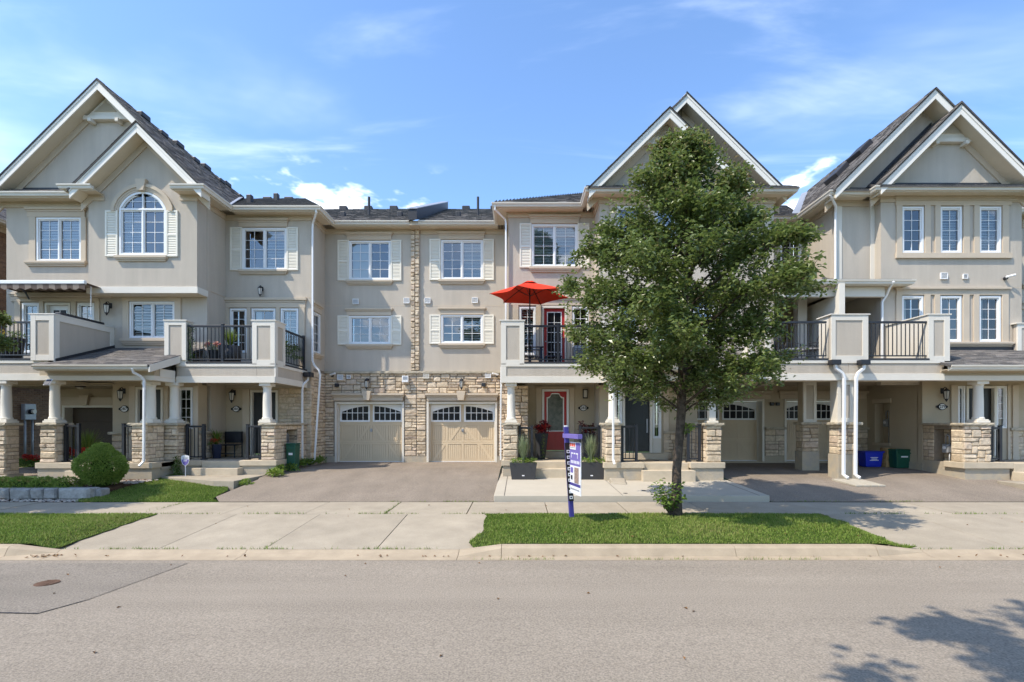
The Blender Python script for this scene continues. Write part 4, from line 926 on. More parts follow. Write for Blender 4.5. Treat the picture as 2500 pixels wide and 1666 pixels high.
        mb = MB(); mb.tube([fr.pt(a0 + .06, .06, b0 + h_ * .45), fr.pt(a0 + .06, .01, b0 + h_ * .45)], .022, 8); mb.build('handle', 'steel', D)
    return D
def pilaster(H, fr, u0, u1, z0, z1, d=.045, name='pilaster', m='trim_tan'): return bx(H, name, m, fr, u0, u1, -d, 0, z0, z1, bevel=.005)

# ------------------------------------------------------------------ house 287: double gable, arched window
H = thing('townhouse', 'grey stucco townhouse numbered 287 with two overlapping gables and an arched window', 'townhouse', (-13.2, 16.4, 0), 'terrace of stucco townhouses')
A = 16.4; fa = front(A)
h1 = dressed(H, A, (90, 199), (532, 639), hd=(65, 213, 508, 531), sl_=(65, 214, 639, 651), cover='blind')
for a, b in ((73, 89), (200, 212)): pilaster(H, fa, X(a, A), X(b, A), Z(639, A), Z(531, A))
trip = [(55, 96), (190, 231)]
hs = [h1]
for a, b in trip: hs.append(dressed(H, A, (a, b), (741, 862), sashes=1, rows=6, cover='blind'))
door(H, fa, X(112, A), X(174, A), 3.24, Z(741, A), 'white', name='balcony_door', kind='french'); hs.append((X(112, A), X(174, A), 3.2, Z(741, A)))
head(H, fa, X(25, A), X(247, A), Z(737, A), Z(715, A))
for a, b in ((38, 52), (98, 109), (176, 187), (233, 245)): pilaster(H, fa, X(a, A), X(b, A), 3.24, Z(737, A))
hs.append(dressed(H, A, (317, 427), (737, 827), hd=(296, 447, 718, 736), sl_=(298, 446, 827, 843), cover='shutter', rows=4, g='glass_clear'))
for a, b in ((301, 316), (428, 443)): pilaster(H, fa, X(a, A), X(b, A), Z(827, A), Z(736, A))
wall(H, fa, -16.43, -10.0, ZB, ZS, hs)
bx(H, 'score_line', 'trim_tan', Fr('r', -10.0), 16.41, 17.44, -.004, .01, 5.70, 5.72)
# bay with the arched window
B_ = 15.9; fb = front(B_); b0, b1 = -13.38, -10.01
au0, au1, az0, asp, atop = X(292, B_), X(406, B_), Z(624, B_), Z(512, B_), Z(469, B_)
wall(H, fb, b0, b1, 5.48, ZS, [(au0, au1, az0, ZS)]); bz = ZS
mb = MB(); ac = (au0 + au1) / 2; ah = (au1 - au0) / 2; rise = atop - asp; rad = (ah * ah + rise * rise) / (2 * rise)
def arc(k, off=0.):                                       # point k in -1..1 on the window arch, pushed out by off
    th = math.asin(ah / rad) * k; return (ac + (rad + off) * math.sin(th), asp + rise - rad + (rad + off) * math.cos(th))
for i in range(16):
    p, q = arc(-1 + i / 8), arc(-1 + (i + 1) / 8); fb.prism(mb, [p, q, (q[0], ZS), (p[0], ZS)], 0, .2)
mb.build('wall', 'stucco', H)
W = window(H, fb, au0, au1, az0, asp + .03, cover='blind', deep=.42, cover2='none', rows=4)
mb = MB()
for i in range(16):
    for off0, off1, d0 in ((-.06, .0, -.022), (-.095, -.062, .012)):
        P = [arc(-1 + i / 8, off0), arc(-1 + (i + 1) / 8, off0), arc(-1 + (i + 1) / 8, off1), arc(-1 + i / 8, off1)]
        fb.prism(mb, [(u, max(z, asp + .03)) for u, z in P], d0, .08)
mb.build('arch_frame', 'white', W); mb = MB()
fb.box(mb, ac - .022, ac + .022, -.01, .08, asp + .03, atop - .05)
for s in (-1, 1):
    fb.box(mb, ac + s * ah * .48 - .008, ac + s * ah * .48 + .008, .033, .043, asp + .03, arc(s * .48)[1] - .05)
    fb.box(mb, min(ac, ac + s * ah * .9), max(ac, ac + s * ah * .9), .0335, .0425, asp + .03 + rise * .42 - .008, asp + .03 + rise * .42 + .008)
mb.build('arch_grille', 'white', W)
mb = MB(); mb.poly([fb.pt(*p) for p in [(au0 + .03, .05, asp + .03), (au1 - .03, .05, asp + .03)] + [(arc(1 - i / 8, -.03)[0], .05, max(asp + .031, arc(1 - i / 8, -.03)[1])) for i in range(17)]]); mb.build('arch_pane', 'glass', W)
mb = MB(); fb.box(mb, au0, au1, .40, .42, asp, ZS); fb.box(mb, au0, au1, .2, .4, ZS - .3, ZS - .28); mb.build('dark_backing', 'dark', W)  # dark sheets standing for the unlit room behind the arch
mb = MB(); spr = Z(517, B_)
for off0, off1, dd in ((.012, .075, .03), (.075, .13, .045), (.13, .235, .075)):
    for i in range(20):
        P = [arc(-1.0 + i / 10, off0), arc(-1.0 + (i + 1) / 10, off0), arc(-1.0 + (i + 1) / 10, off1), arc(-1.0 + i / 10, off1)]; fb.prism(mb, P, -dd, 0)
    for s in (-1, 1):
        u0, u1 = sorted((arc(s, off0)[0], arc(s, off1)[0])); za = min(arc(s, off0)[1], arc(s, off1)[1]); fb.prism(mb, [(u0, spr), (u1, spr), (u1, arc(s, off1 if s > 0 else off0)[1]), (u0, arc(s, off0 if s > 0 else off1)[1])], -dd, 0)
mb.build('arch_surround', 'trim_tan', H)
mb = MB(); fb.prism(mb, [(ac - .10, atop + .0), (ac + .10, atop + .0), (ac + .165, atop + .36), (ac - .165, atop + .36)], -.13, 0); mb.build('keystone', 'trim_tan', H, bevel=.01)
for a, b in ((258.6, 289), (407, 435.5)): shutter(H, fb, X(a, B_), X(b, B_), Z(627.6, B_), Z(515, B_))
sill(H, fb, X(284, B_), X(411, B_), Z(639, B_), Z(626, B_))
wall(H, Fr('r', b1), B_, 17.45, 5.48, ZS, thick=.15); wall(H, Fr('l', b0), B_ + .01, A, 5.48, ZS, thick=.15)
mb = MB(); mb.sweep([(b0, A - .01), (b0, B_), (b1, B_), (b1, A)], [(0, 5.46), (.04, 5.46), (.04, 5.66), (0, 5.66)]); mb.build('bay_band', 'trim_white', H, bevel=.005)
slab(H, 'bay_underside', 'soffit', b0, b1, B_, A, 5.465, 5.49)
wall(H, Fr('r', -10.0), A, 17.45, .2, 5.48, thick=.2)
# eaves and gables
eave(H, [(-16.43, 20), (-16.43, A), (-13.35, A)])
eave(H, [(b0, 16.35), (b0, B_), (-12.88, B_)]); eave(H, [(-10.52, B_), (b1, B_), (b1, 16.8)])
PKB, PKS = (-13.16, 12.16), (-11.55, 10.53)
gable(H, 15.96, A, PKB, (-16.72, 8.62), (-9.62, 8.62), 8.62, vent=(11.18, .62), right=False)
# the right rake of the tall gable shows only above the small gable
gable(H, 15.44, B_, PKS, (-13.58, 8.53), (-9.60, 8.57), 8.5)
d = 1.0
mb = MB(); mb.loft([(PKB[0], 15.96, PKB[1] - .02), (-11.62, 15.96, 10.6), (-11.62, 15.96, 10.32), (PKB[0], 15.96, PKB[1] - .33)], [(PKB[0], 15.995, PKB[1] - .02), (-11.62, 15.995, 10.6), (-11.62, 15.995, 10.32), (PKB[0], 15.995, PKB[1] - .33)]); mb.build('barge_board', 'barge', H, bevel=.005)
mb = MB(); mb.loft([(PKB[0], 15.99, PKB[1] - .29), (-11.4, 15.99, 10.11), (-11.4, 15.99, 10.2), (PKB[0], 15.99, PKB[1] - .1)], [(PKB[0], A, PKB[1] - .29), (-11.4, A, 10.11), (-11.4, A, 10.2), (PKB[0], A, PKB[1] - .1)]); mb.build('rake_soffit', 'soffit', H)
mb = MB(); mb.loft([(PKB[0], A - .04, PKB[1] - .29), (-11.4, A - .04, 10.11), (-11.4, A - .04, 9.87), (PKB[0], A - .04, PKB[1] - .53)], [(PKB[0], A - .001, PKB[1] - .29), (-11.4, A - .001, 10.11), (-11.4, A - .001, 9.87), (PKB[0], A - .001, PKB[1] - .53)]); mb.build('rake_frieze', 'trim_tan', H)
shingles(H, [(-9.57, 15.40), (-11.55, 15.40), (-11.55, 15.93), (-13.16, 15.93), (-13.16, 24.4), (-9.57, 17.0)], lambda x, y: 12.17 - (x + 13.16), seed=31)
shingles(H, [(-13.16, 15.93), (-16.75, 15.93), (-16.75, 26), (-13.16, 24.4)], lambda x, y: 12.17 + (x + 13.16), seed=32, tabs=False)
shingles(H, [(-11.55, 15.40), (-13.62, 15.40), (-13.62, A), (-11.55, A)], lambda x, y: 10.545 + (x + 11.55), seed=33)
shingles(H, [(-16.75, 15.93), (-13.3, 15.93), (-13.3, A), (-16.75, A)], lambda x, y: 8.63 + (y - 15.93) * .62, seed=34)
mb = MB(); mb.box(-16.5, -13.3, A - .03, A - .005, 8.86, 8.96); mb.build('flashing', 'flash', H)
roof_vents(H, [(-12.95, y, 11.98) for y in (17.6, 19.4, 21.1, 22.6)], w_=.28, d_=.42, h_=.07)
roof_vents(H, [(-12.55, y + .4, 11.6) for y in (17.6, 19.4, 21.1, 22.6)], w_=.24, d_=.34, h_=.06)
# ground floor: recessed entry, stone wainscot, garage at the back of the drive
G_ = 15.95; fg = front(G_)
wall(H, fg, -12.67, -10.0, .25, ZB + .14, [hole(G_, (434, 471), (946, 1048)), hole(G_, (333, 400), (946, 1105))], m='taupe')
door(H, fg, X(333, G_), X(400, G_), .36, Z(946, G_), 'black_door', kind='plain', cm='trim_white')
window(H, fg, X(434, G_), X(471, G_), Z(1048, G_), Z(946, G_), sashes=1, rows=4, cover='none', g='glass_clear', deep=.4)
for a, b in ((317, 332), (401, 412), (473, 485)): pilaster(H, fg, X(a, G_), X(b, G_), .3, ZB - .05)
mb = MB(); fg.box(mb, -12.67, -12.10, -.03, 0, .3, 1.08); mb.build('wainscot_back', 'mortar', H); stones(H, front(G_ - .03), -12.67, -12.1, .3, 1.08, seed=5, rough=.5); rough_slab(H, 'wainscot_cap', -12.72, -12.08, G_ - .12, G_, 1.08, 1.16, seed=6)
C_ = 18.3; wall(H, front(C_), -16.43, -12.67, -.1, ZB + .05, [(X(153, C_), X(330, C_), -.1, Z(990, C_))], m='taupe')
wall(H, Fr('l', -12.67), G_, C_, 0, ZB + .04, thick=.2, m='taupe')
fr = front(C_); u0, u1 = X(153, C_), X(330, C_); zt = Z(990, C_)
mb = MB(); fr.box(mb, u0, u0 + .10, -.04, .3, -.05, zt); fr.box(mb, u1 - .1, u1, -.04, .3, -.05, zt); fr.box(mb, u0 + .1, u1 - .1, -.04, .3, zt - .08, zt); mb.build('garage_casing', 'trim_white', H, bevel=.005)
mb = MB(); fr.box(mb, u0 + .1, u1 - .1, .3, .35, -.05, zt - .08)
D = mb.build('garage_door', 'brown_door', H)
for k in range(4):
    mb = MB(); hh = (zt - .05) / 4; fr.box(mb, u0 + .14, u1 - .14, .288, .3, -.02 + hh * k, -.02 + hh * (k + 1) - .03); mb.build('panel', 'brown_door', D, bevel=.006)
mb = MB(); fr.box(mb, u0 - .1, u1 + .1, -.08, 0, zt + .0, zt + .29); mb.build('garage_lintel', 'trim_tan', H, bevel=.006)
mb = MB(); kx = X(232, C_) - .25; fr.prism(mb, [(kx - .1, zt), (kx + .1, zt), (kx + .17, zt + .36), (kx - .17, zt + .36)], -.2, 0); mb.build('keystone', 'trim_tan', H, bevel=.01)
wall(H, Fr('l', -16.43), A, 22, ZB, ZS, thick=.2);
# porch: piers, columns, ledges, steps, roof
P_ = 14.3
pier(H, -13.40, -12.95, P_, P_ + .45, ZL, 1.44, 41); column(H, -13.17, P_ + .22, 1.44, ZB)
pier(H, -10.84, -10.41, P_, 15.02, ZL, 1.44, 45); column(H, -10.62, P_ + .46, 1.44, ZB)
ledge(H, -13.46, -12.42, P_ - .08, 15.6); ledge(H, -11.3, -10.2, P_ - .08, 15.14); steps(H, -12.42, -11.3, P_ + .1, [.31, .12, -.06])
slab(H, 'porch_floor', 'concrete', -13.4, -10.2, P_ + .3, G_, .1, .30)
railing(H, front(P_ + .25), -12.93, -12.50, ZL, 1.38, posts=(-12.88, -12.52), d=0, foot=True, pitch=.12); railing(H, front(P_ + .25), -11.25, -10.88, ZL, 1.38, posts=(-11.24, -10.90), foot=True, pitch=.12)
pier(H, -14.85, -14.36, P_, P_ + .42, -.02, 1.44, 49); column(H, -14.55, P_ + .22, 1.44, ZB); slab(H, 'foundation', 'parge', -14.9, -14.3, P_ - .04, P_ + .48, -.5, -.02, bevel=.01)
slab(H, 'porch_beam', 'trim_white', -13.44, -10.2, P_, P_ + .24, ZB, ZB + .13, bevel=.005); slab(H, 'porch_beam', 'taupe', -13.42, -10.21, P_ + .02, P_ + .22, ZB + .13, 2.95)
slab(H, 'porch_beam', 'trim_white', -10.44, -10.201, P_ + .24, 15.18, ZB, 2.98)
slab(H, 'porch_ceiling', 'soffit', -13.4, -10.2, P_ + .24, G_ + .3, ZB + .10, ZB + .12); slab(H, 'carport_ceiling', 'taupe', -17.2, -13.4, P_ + .2, C_, ZB + .02, ZB + .06); slab(H, 'carport_ceiling', 'taupe', -13.4, -12.6, G_, C_, ZB + .02, ZB + .06)
eave(H, [(-13.25, P_ + .02), (-10.12, P_ + .02)], zs=2.90, ov=.30, frieze=.02)
zpr = lambda x, y: 3.03 + (y - 13.95) * .33
shingles(H, [(-13.28, 13.93), (-10.06, 13.93), (-10.06, 16.38), (-12.97, 16.38), (-12.97, 14.25), (-13.28, 14.25)], zpr, seed=35)
mb = MB(); mb.loft([(-10.10, 13.93, 2.82), (-10.10, 13.93, 3.02), (-10.10, 15.2, 3.43), (-10.10, 15.2, 3.22)], [(-10.05, 13.93, 2.82), (-10.05, 13.93, 3.02), (-10.05, 15.2, 3.43), (-10.05, 15.2, 3.22)]); mb.build('porch_barge', 'trim_white', H, bevel=.005)
# balcony parapet on the left of the porch roof
beam_face(H, front(P_ + .06), -18.2, -13.2); slab(H, 'balcony_deck', 'flash', -18.2, -12.99, P_ + .1, A - .01, ZD - .12, ZD - .02)
panelled(H, front(P_), X(76, P_), X(133, P_), ZD - .02, ZP, bl=.14, br=.14, bt=.16, bb=.16, name='parapet')
fpr = Fr('r', X(133, P_)); mb = MB()
fpr.box(mb, P_, P_ + .14, -.02, .03, ZD - .05, ZP); fpr.prism(mb, [(P_ + .14, ZP - .16), (A, ZP - .16), (A, ZP), (P_ + .14, ZP)], -.0185, .03); fpr.box(mb, A - .16, A - .001, -.0185, .03, 3.6, ZP - .16)
o = mb.build('parapet', 'trim_white', H, bevel=.004); mb = MB(); fpr.prism(mb, [(P_ + .02, ZD - .02), (A, 3.7), (A, ZP - .02), (P_ + .02, ZP - .02)], .004, .5); mb.build('stucco_panel', 'stucco', o)
mb = MB(); fpr.prism(mb, [(P_, zpr(0, P_)), (A, zpr(0, A)), (A, zpr(0, A) + .09), (P_, zpr(0, P_) + .09)], -.03, -.021); mb.build('flashing', 'flash', H)
capboard(H, X(76, P_) - .03, X(133, P_) + .03, P_ - .03, A - .01, ZP)
slab(H, 'planter_rail', 'black', -13.3, -13.12, P_ + .35, A - .2, ZP + .035, ZP + .15, bevel=.02)
railing(H, front(P_ + .12), -17.8, X(75, P_), ZD + .06, 4.30)
slab(H, 'deck_edge', 'flash', -18.2, X(76, P_), P_ + .03, P_ + .2, ZD, ZD + .05)
downspout(H, [(-10.55, 13.95, 2.93), (-10.55, 14.0, 2.82), (-10.40, 14.12, 2.70), (-10.37, 14.15, 2.6), (-10.37, 14.13, .38), (-10.42, 14.02, .25)])
lantern(X(270, A), A, Z(752, A), 'dark wall lantern left of the white plantation-shutter window', 1.15); lantern(X(303, G_), G_, Z(960, G_), 'boxy dark wall lantern beside the entry of number 287', 1.1)
plaque(305, 999, G_, '287', 'oval black and white plaque reading 287 beside a dark entry')
# ceiling light in the carport
t = thing('ceiling_light', 'small dark dome light on the ceiling before the brown garage door', 'ceiling light', (X(196, 16.6), 16.6, ZB + .02)); mb = MB(); mb.lathe(X(196, 16.6), 16.6, [(.14, ZB + .02), (.14, ZB - .03), (.10, ZB - .035)], 20); mb.build('rim', 'black', t); mb = MB(); mb.lathe(X(196, 16.6), 16.6, [(.10, ZB - .03), (.075, ZB - .08), (.02, ZB - .10)], 20); mb.build('dome', 'lamp_glass', t, smooth=True)
# solar lamp on the porch column
t = thing('solar_light', 'small tilted solar panel lamp on the left porch column', 'solar light', (X(122, 14.2), 14.2, 2.55)); x = X(125, 14.15); mb = MB(); mb.hexa([(x - .09, 14.02, 2.47), (x + .07, 14.02, 2.47), (x + .09, 14.12, 2.64), (x - .07, 14.12, 2.64), (x - .09, 14.0, 2.475), (x + .07, 14.0, 2.475), (x + .09, 14.1, 2.645), (x - .07, 14.1, 2.645)]); mb.build('frame', 'sign_white', t); mb = MB(); mb.hexa([(x - .075, 13.997, 2.49), (x + .056, 13.997, 2.49), (x + .073, 14.093, 2.63), (x - .057, 14.093, 2.63), (x - .075, 13.99, 2.49), (x + .056, 13.99, 2.49), (x + .073, 14.087, 2.63), (x - .057, 14.087, 2.63)]); mb.build('cell', 'navy', t)

# ------------------------------------------------------------------ house 285: balcony over a porch, left garage
H = thing('townhouse', 'grey stucco townhouse numbered 285 with black railed balcony and shaded garage door', 'townhouse', (-7.5, 17.45, 0), 'terrace of stucco townhouses')
A = 17.45; fa = front(A)
hs = [dressed(H, A, (592, 700), (558, 660), hd=(581, 706, 534.5, 555), sl_=(584, 704, 660, 671), sh=((562.5, 591.5), (700.5, 728.5), (555.7, 661)), cover='none', cover2='blind')]
hs.append(dressed(H, A, (562, 603), (754, 862), sashes=1, rows=5, cover='none', g='glass_clear')); hs.append(dressed(H, A, (686, 729), (754, 845), sashes=1, rows=4, cover='blind'))
hs.append(dressed(H, A, (615, 673), (754, 876), sashes=1, cols=2, rows=1, cover='half', name='balcony_door'))
head(H, fa, X(545, A), X(750, A), Z(752, A), Z(728, A))
for a, b in ((547, 560), (604, 613), (675, 684), (731, 745)): pilaster(H, fa, X(a, A), X(b, A), 3.24, Z(752, A))
wall(H, fa, -10.12, -7.1, ZB, ZS, hs)
bx(H, 'score_line', 'trim_tan', fa, -9.98, -7.1, -.004, .01, 5.70, 5.72)
fs = Fr('r', -7.1)
sw = (17.62, 18.22, 3.86, 5.27); window(H, fs, *sw, sashes=1, rows=4, cover='none', g='glass_clear')
head(H, fs, 17.5, 18.36, 5.30, 5.62); sill(H, fs, 17.53, 18.34, 3.70, 3.86)
wall(H, fs, A + .001, 18.7, 3.31, ZS, [sw]); bx(H, 'score_line', 'trim_tan', fs, A, 18.69, -.004, .01, 5.70, 5.72)
wall(H, fs, A + .001, 18.7, -.1, 3.31, m='mortar'); stones(H, fs, A - .02, 18.7, .22, 3.22, seed=60, rough=.7); bx(H, 'foundation', 'parge', fs, A, 18.7, -.03, 0, -.2, .22)
wall(H, fa, -10.12, -7.1, .2, ZB, [(-9.15, -8.22, .2, 2.55)], m='taupe')
door(H, fa, -9.15, -8.22, .36, 2.55, 'black_door', kind='panel'); bx(H, 'door_threshold', 'ledge', fa, -9.25, -8.1, -.25, 0, .25, .36)
pilaster(H, fa, -9.42, -9.18, .3, ZB - .05); stones(H, front(A), -8.2, -7.1, .3, ZB, seed=61, rough=.6)
mb = MB(); stones(H, front(A), -9.98, -9.44, .3, 1.10, seed=62, rough=.5); rough_slab(H, 'wainscot_cap', -10.0, -9.42, A - .1, A, 1.10, 1.18, seed=4)
stones(H, Fr('r', -10.0), G_ + .02, A, .3, 1.10, seed=63, rough=.5); rough_slab(H, 'wainscot_cap', -10.0, -9.9, G_, A - .1, 1.10, 1.18, seed=5)
wall(H, Fr('r', -10.0), G_, 16.4, .2, ZB, m='taupe')
# porch and balcony
P_ = 15.2; BX0, BX1 = X(402, P_), -7.25
pier(H, -10.50, -10.08, P_ - .12, P_ + .3, ZL, 1.44, 65); column(H, -10.29, P_ + .08, 1.44, ZB)
pier(H, X(637, P_), X(672, P_), P_, P_ + .45, ZL, 1.44, 68); column(H, X(655, P_ + .2) - .03, P_ + .2, 1.44, ZB)
ledge(H, -10.28, -9.43, P_ - .05, P_ + .5); ledge(H, -8.27, -7.18, P_ - .08, P_ + .75); steps(H, -9.43, -8.27, P_ - .02, [.31, .12])
slab(H, 'porch_floor', 'concrete', -10.2, -7.25, P_ + .2, A, .05, .30)
mb = MB(); mb.box(-7.67, -7.27, P_ + .45, P_ + .75, ZL, 1.37); mb.box(-7.67, -7.27, 16.75, A, 0, 1.37); mb.box(-7.67, -7.27, P_ + .75, 16.75, 1.22, 1.37); mb.box(-7.67, -7.60, P_ + .75, 16.75, 0, 1.22); mb.build('half_wall', 'mortar', H)
for a, b, c, e in ((P_ + .45, P_ + .78, ZL, 1.36), (16.75, A, .1, 1.36), (P_ + .78, 16.75, 1.22, 1.36)): stones(H, Fr('r', -7.27), a, b, c, e, seed=71 + int(a * 3), rough=.45)
stones(H, front(16.76), -7.60, -7.27, .1, 1.22, seed=75, rough=.4)
rough_slab(H, 'wall_cap', -7.72, -7.2, P_ + .5, A - .02, 1.37, 1.44, seed=9)
railing(H, front(P_ + .22), -10.02, -9.44, ZL, 1.36, posts=(-10.0, -9.50), foot=True, pitch=.12); railing(H, front(P_ + .22), -8.20, -7.72, ZL, 1.36, posts=(-8.18, -7.76), foot=True, pitch=.12)
beam_face(H, front(P_), X(431, P_), BX1, vsplit=(-7.8,)); 
mb = MB(); fpr = Fr('r', BX1); fpr.box(mb, P_ + .0, A, -.02, .03, ZB, ZB + .19); fpr.box(mb, P_, A, -.02, .03, ZD - .09, ZD); fpr.box(mb, P_, P_ + .14, -.0195, .03, ZB + .19, ZD - .09); o = mb.build('balcony_beam', 'trim_white', H, bevel=.004)
mb = MB(); fpr.box(mb, P_ + .05, A - .01, .004, .2, ZB + .01, ZD - .01); mb.build('stucco_panel', 'stucco', o)
slab(H, 'porch_ceiling', 'soffit', -10.2, -7.3, P_ + .2, A, ZB + .10, ZB + .12); slab(H, 'balcony_deck', 'flash', -10.0, -7.3, P_ + .1, A - .01, ZD - .12, ZD - .02)
panelled(H, front(P_), BX0, X(455, P_), ZD + .10, ZP, bl=.13, br=.13, bt=.12, bb=.0, name='parapet'); mb = MB(); mb.box(BX0, X(455, P_), P_ + .02, P_ + .3, ZD, ZP); mb.build('parapet_core', 'trim_white', H)
capboard(H, BX0 - .03, X(455, P_) + .03, P_ - .04, P_ + .34, ZP)
px0 = X(616, P_); panelled(H, front(P_), px0, BX1 + .001, ZD - .03, ZP, bl=.14, br=.14, bt=.14, bb=.14, name='parapet')
panelled(H, fpr, P_ + .001, 15.82, ZD - .03, ZP, bl=.13, br=.13, bt=.14, bb=.14, name='parapet'); mb = MB(); mb.box(px0 + .01, BX1 - .03, P_ + .1, 15.8, ZD, ZP); mb.build('parapet_core', 'trim_white', H)
capboard(H, px0 - .03, BX1 + .04, P_ - .04, 15.86, ZP)
railing(H, front(P_ + .06), X(456, P_), px0, ZD + .04, 4.35, posts=(X(541, P_),)); railing(H, Fr('r', BX1 - .06), 15.84, A - .06, ZD + .04, 4.35, posts=(A - .1,))
slab(H, 'deck_edge', 'flash', X(455, P_), px0, P_ - .03, P_ + .14, ZD, ZD + .05, bevel=.008); slab(H, 'deck_edge', 'flash', BX1 - .14, BX1 + .02, 15.82, A, ZD, ZD + .05)
# scupper box and downpipes at the right corner
slab(H, 'scupper_box', 'black', -7.22, -6.98, 17.1, 17.4, 2.98, 3.14, bevel=.01)
downspout(H, [(-7.1, 17.22, 3.0), (-7.1, 17.2, 2.88), (-7.22, 17.1, 2.7), (-7.24, 17.08, 2.55), (-7.24, 17.08, .25), (-7.3, 16.98, .12)])
downspout(H, [(-6.74, 16.98, 8.56), (-6.74, 17.0, 8.44), (-7.0, 17.36, 8.2), (-7.02, 17.38, 8.05), (-7.02, 17.38, 3.55), (-6.96, 17.38, 3.4), (-6.80, 17.38, 3.22), (-6.76, 17.38, 3.05), (-6.95, 17.38, .2), (-7.05, 17.3, .08)])
# garage front, left bay
Yg = 18.7; fgr = front(Yg)
gd = garage_door(H, Yg, 818, 987, 981, 1129); garage_head(H, Yg - .03, 813, 988, 961, 979, 899, 956)
XL, XM = -7.1, -3.75
wall(H, fgr, XL - .12, XM, 0, 3.31, [gd], m='mortar')
stones(H, front(Yg), XL, XM, .22, 3.24, holes=[(gd[0] - .03, gd[1] + .03, 0, gd[3] + .30)], seed=80)
for a, b in ((XL, gd[0]), (gd[1], XM)): bx(H, 'foundation', 'parge', fgr, a, b, -.035, 0, -.1, .22)
for k in range(4): rough_slab(H, 'stone_ledge', XL + (XM - XL) * k / 4 + .004, XL + (XM - XL) * (k + 1) / 4 - .004, Yg - .09, Yg, 3.235, 3.325, seed=20 + k, jag=.008)
hs = [dressed(H, Yg, (852.7, 954), (589, 684), hd=(844, 959.5, 568.5, 587), sl_=(846, 960, 685, 696), sh=((824.6, 852.4), (954.5, 980.5), (587, 686)), cover='curtain', cover2='none'),
      dressed(H, Yg, (852.7, 954), (772, 840.6), hd=(844, 959.5, 753, 771), sl_=(846, 960, 841, 852), sh=((824.6, 852.4), (954.5, 980.5), (771, 842.5)), cover='none', rows=3)]
wall(H, fgr, XL - .12, XM, 3.31, ZS, hs); bx(H, 'score_line', 'trim_tan', fgr, XL, XM, -.004, .01, 5.70, 5.72)
for px, py in ((869, 737), (993, 735)): wall_vent(H, px, py, Yg)
wall_vent(H, 831, 922, Yg - .04); wall_vent(H, 852, 921, Yg - .04, w_=.15, h_=.14, name='junction_box')
security_camera(812, 918, Yg - .05, 'white bullet camera at the top left of the stone garage wall', 1); 
slab(H, 'light_sensor', 'black', X(820, Yg), X(829, Yg), Yg - .15, Yg - .04, Z(946, Yg), Z(937, Yg), bevel=.01)
lantern(X(899, Yg), Yg - .05, Z(935, Yg), 'dark wall lantern over the shaded garage door', 1.1)
eave(H, [(-10.01, 16.802), (-10.01, 17.45), (-7.1, 17.45), (-7.1, 18.7), (-3.92, 18.7)])
zr285 = lambda x, y: 8.63 + .467 * (y - 16.93)
shingles(H, [(-9.62, 16.93), (-6.62, 16.93), (-10.4, 24.8), (-13.16, 24.4)], zr285, seed=81)
shingles(H, [(-6.62, 16.93), (-6.62, 18.18), (-10.4, 26.0), (-10.4, 24.8)], lambda x, y: 8.63 + (-6.62 - x) * .98, seed=82, tabs=False)
zrg = lambda x, y: 8.63 + .467 * (y - 18.17)
shingles(H, [(-6.62, 18.17), (-3.9, 18.17), (-3.9, 26.0), (-10.4, 26.0)], zrg, seed=83)
roof_vents(H, [(X(px, 25.4), 25.4, 12.0) for px in (839, 890 + 10, 962)], w_=.38, d_=.3, h_=.16); roof_vents(H, [(X(px, 24.4), 24.4, 12.0) for px in (655, 707)], w_=.4, d_=.3, h_=.16)
roof_vents(H, [(X(610, 19.4), 19.4, zr285(0, 19.4)), (X(675, 22), 22, zr285(0, 22))], w_=.2, d_=.2, h_=.28); roof_vents(H, [(X(838, 20.4), 20.4, zrg(0, 20.4)), (X(977, 20.4), 20.4, zrg(0, 20.4))], w_=.2, d_=.2, h_=.16)
mb = MB(); mb.tube([(X(901, 21), 21, zrg(0, 21) - .1), (X(901, 21), 21, zrg(0, 21) + .75)], .05, 10); mb.build('vent_pipe', 'flash', H)
mb = MB(); mb.loft([(-10.05, 16.98, 8.66), (-9.55, 16.98, 8.66), (-12.7, 23.6, 11.85), (-13.1, 23.6, 11.85)], [(-10.05, 16.98, 8.69), (-9.55, 16.98, 8.69), (-12.7, 23.6, 11.88), (-13.1, 23.6, 11.88)]); mb.build('valley_flashing', 'steel', H)
plaque(577.5, 999, A, '285', 'oval black and white plaque reading 285 above a porch bench'); lantern(X(572, A), A, Z(964, A), 'dark wall lantern on the wall above the porch bench', 1.2)
lantern(X(640, A), A, Z(710, A), 'dark wall lantern above the railed balcony of number 285', 1.0)

# ------------------------------------------------------------------ house 283: red doors, right garage
H = thing('townhouse', 'stucco townhouse numbered 283 with red doors and the sunlit garage door', 'townhouse', (0, 17.2, 0), 'terrace of stucco townhouses')
XR = -.37
gd = garage_door(H, Yg, 1042, 1214, 981, 1129); garage_head(H, Yg - .03, 1040, 1217, 961, 979, 1127, 956)
wall(H, fgr, XM, XR + .12, 0, 3.31, [gd], m='mortar')
stones(H, front(Yg), XM, XR, .22, 3.24, holes=[(gd[0] - .03, gd[1] + .03, 0, gd[3] + .30)], seed=90)
for a, b in ((XM, gd[0]), (gd[1], XR)): bx(H, 'foundation', 'parge', fgr, a, b, -.035, 0, -.1, .22)
for k in range(4): rough_slab(H, 'stone_ledge', XM + (XR - XM) * k / 4 + .004, XM + (XR - XM) * (k + 1) / 4 - .004, Yg - .09, Yg, 3.235, 3.325, seed=30 + k, jag=.008)
hs = [dressed(H, Yg, (1077, 1179), (587, 683), hd=(1068.5, 1185.5, 566.5, 585), sl_=(1071, 1184.5, 683.5, 695), sh=((1049, 1076), (1179.5, 1206), (584.5, 685)), cover='none', cover2='blind'),
      dressed(H, Yg, (1077, 1179), (769.5, 839), hd=(1070, 1185.5, 751, 769), sl_=(1071, 1184.5, 839.5, 850.5), sh=((1049, 1076), (1179.5, 1206), (769, 840.5)), cover='none', cover2='shutter', rows=3)]
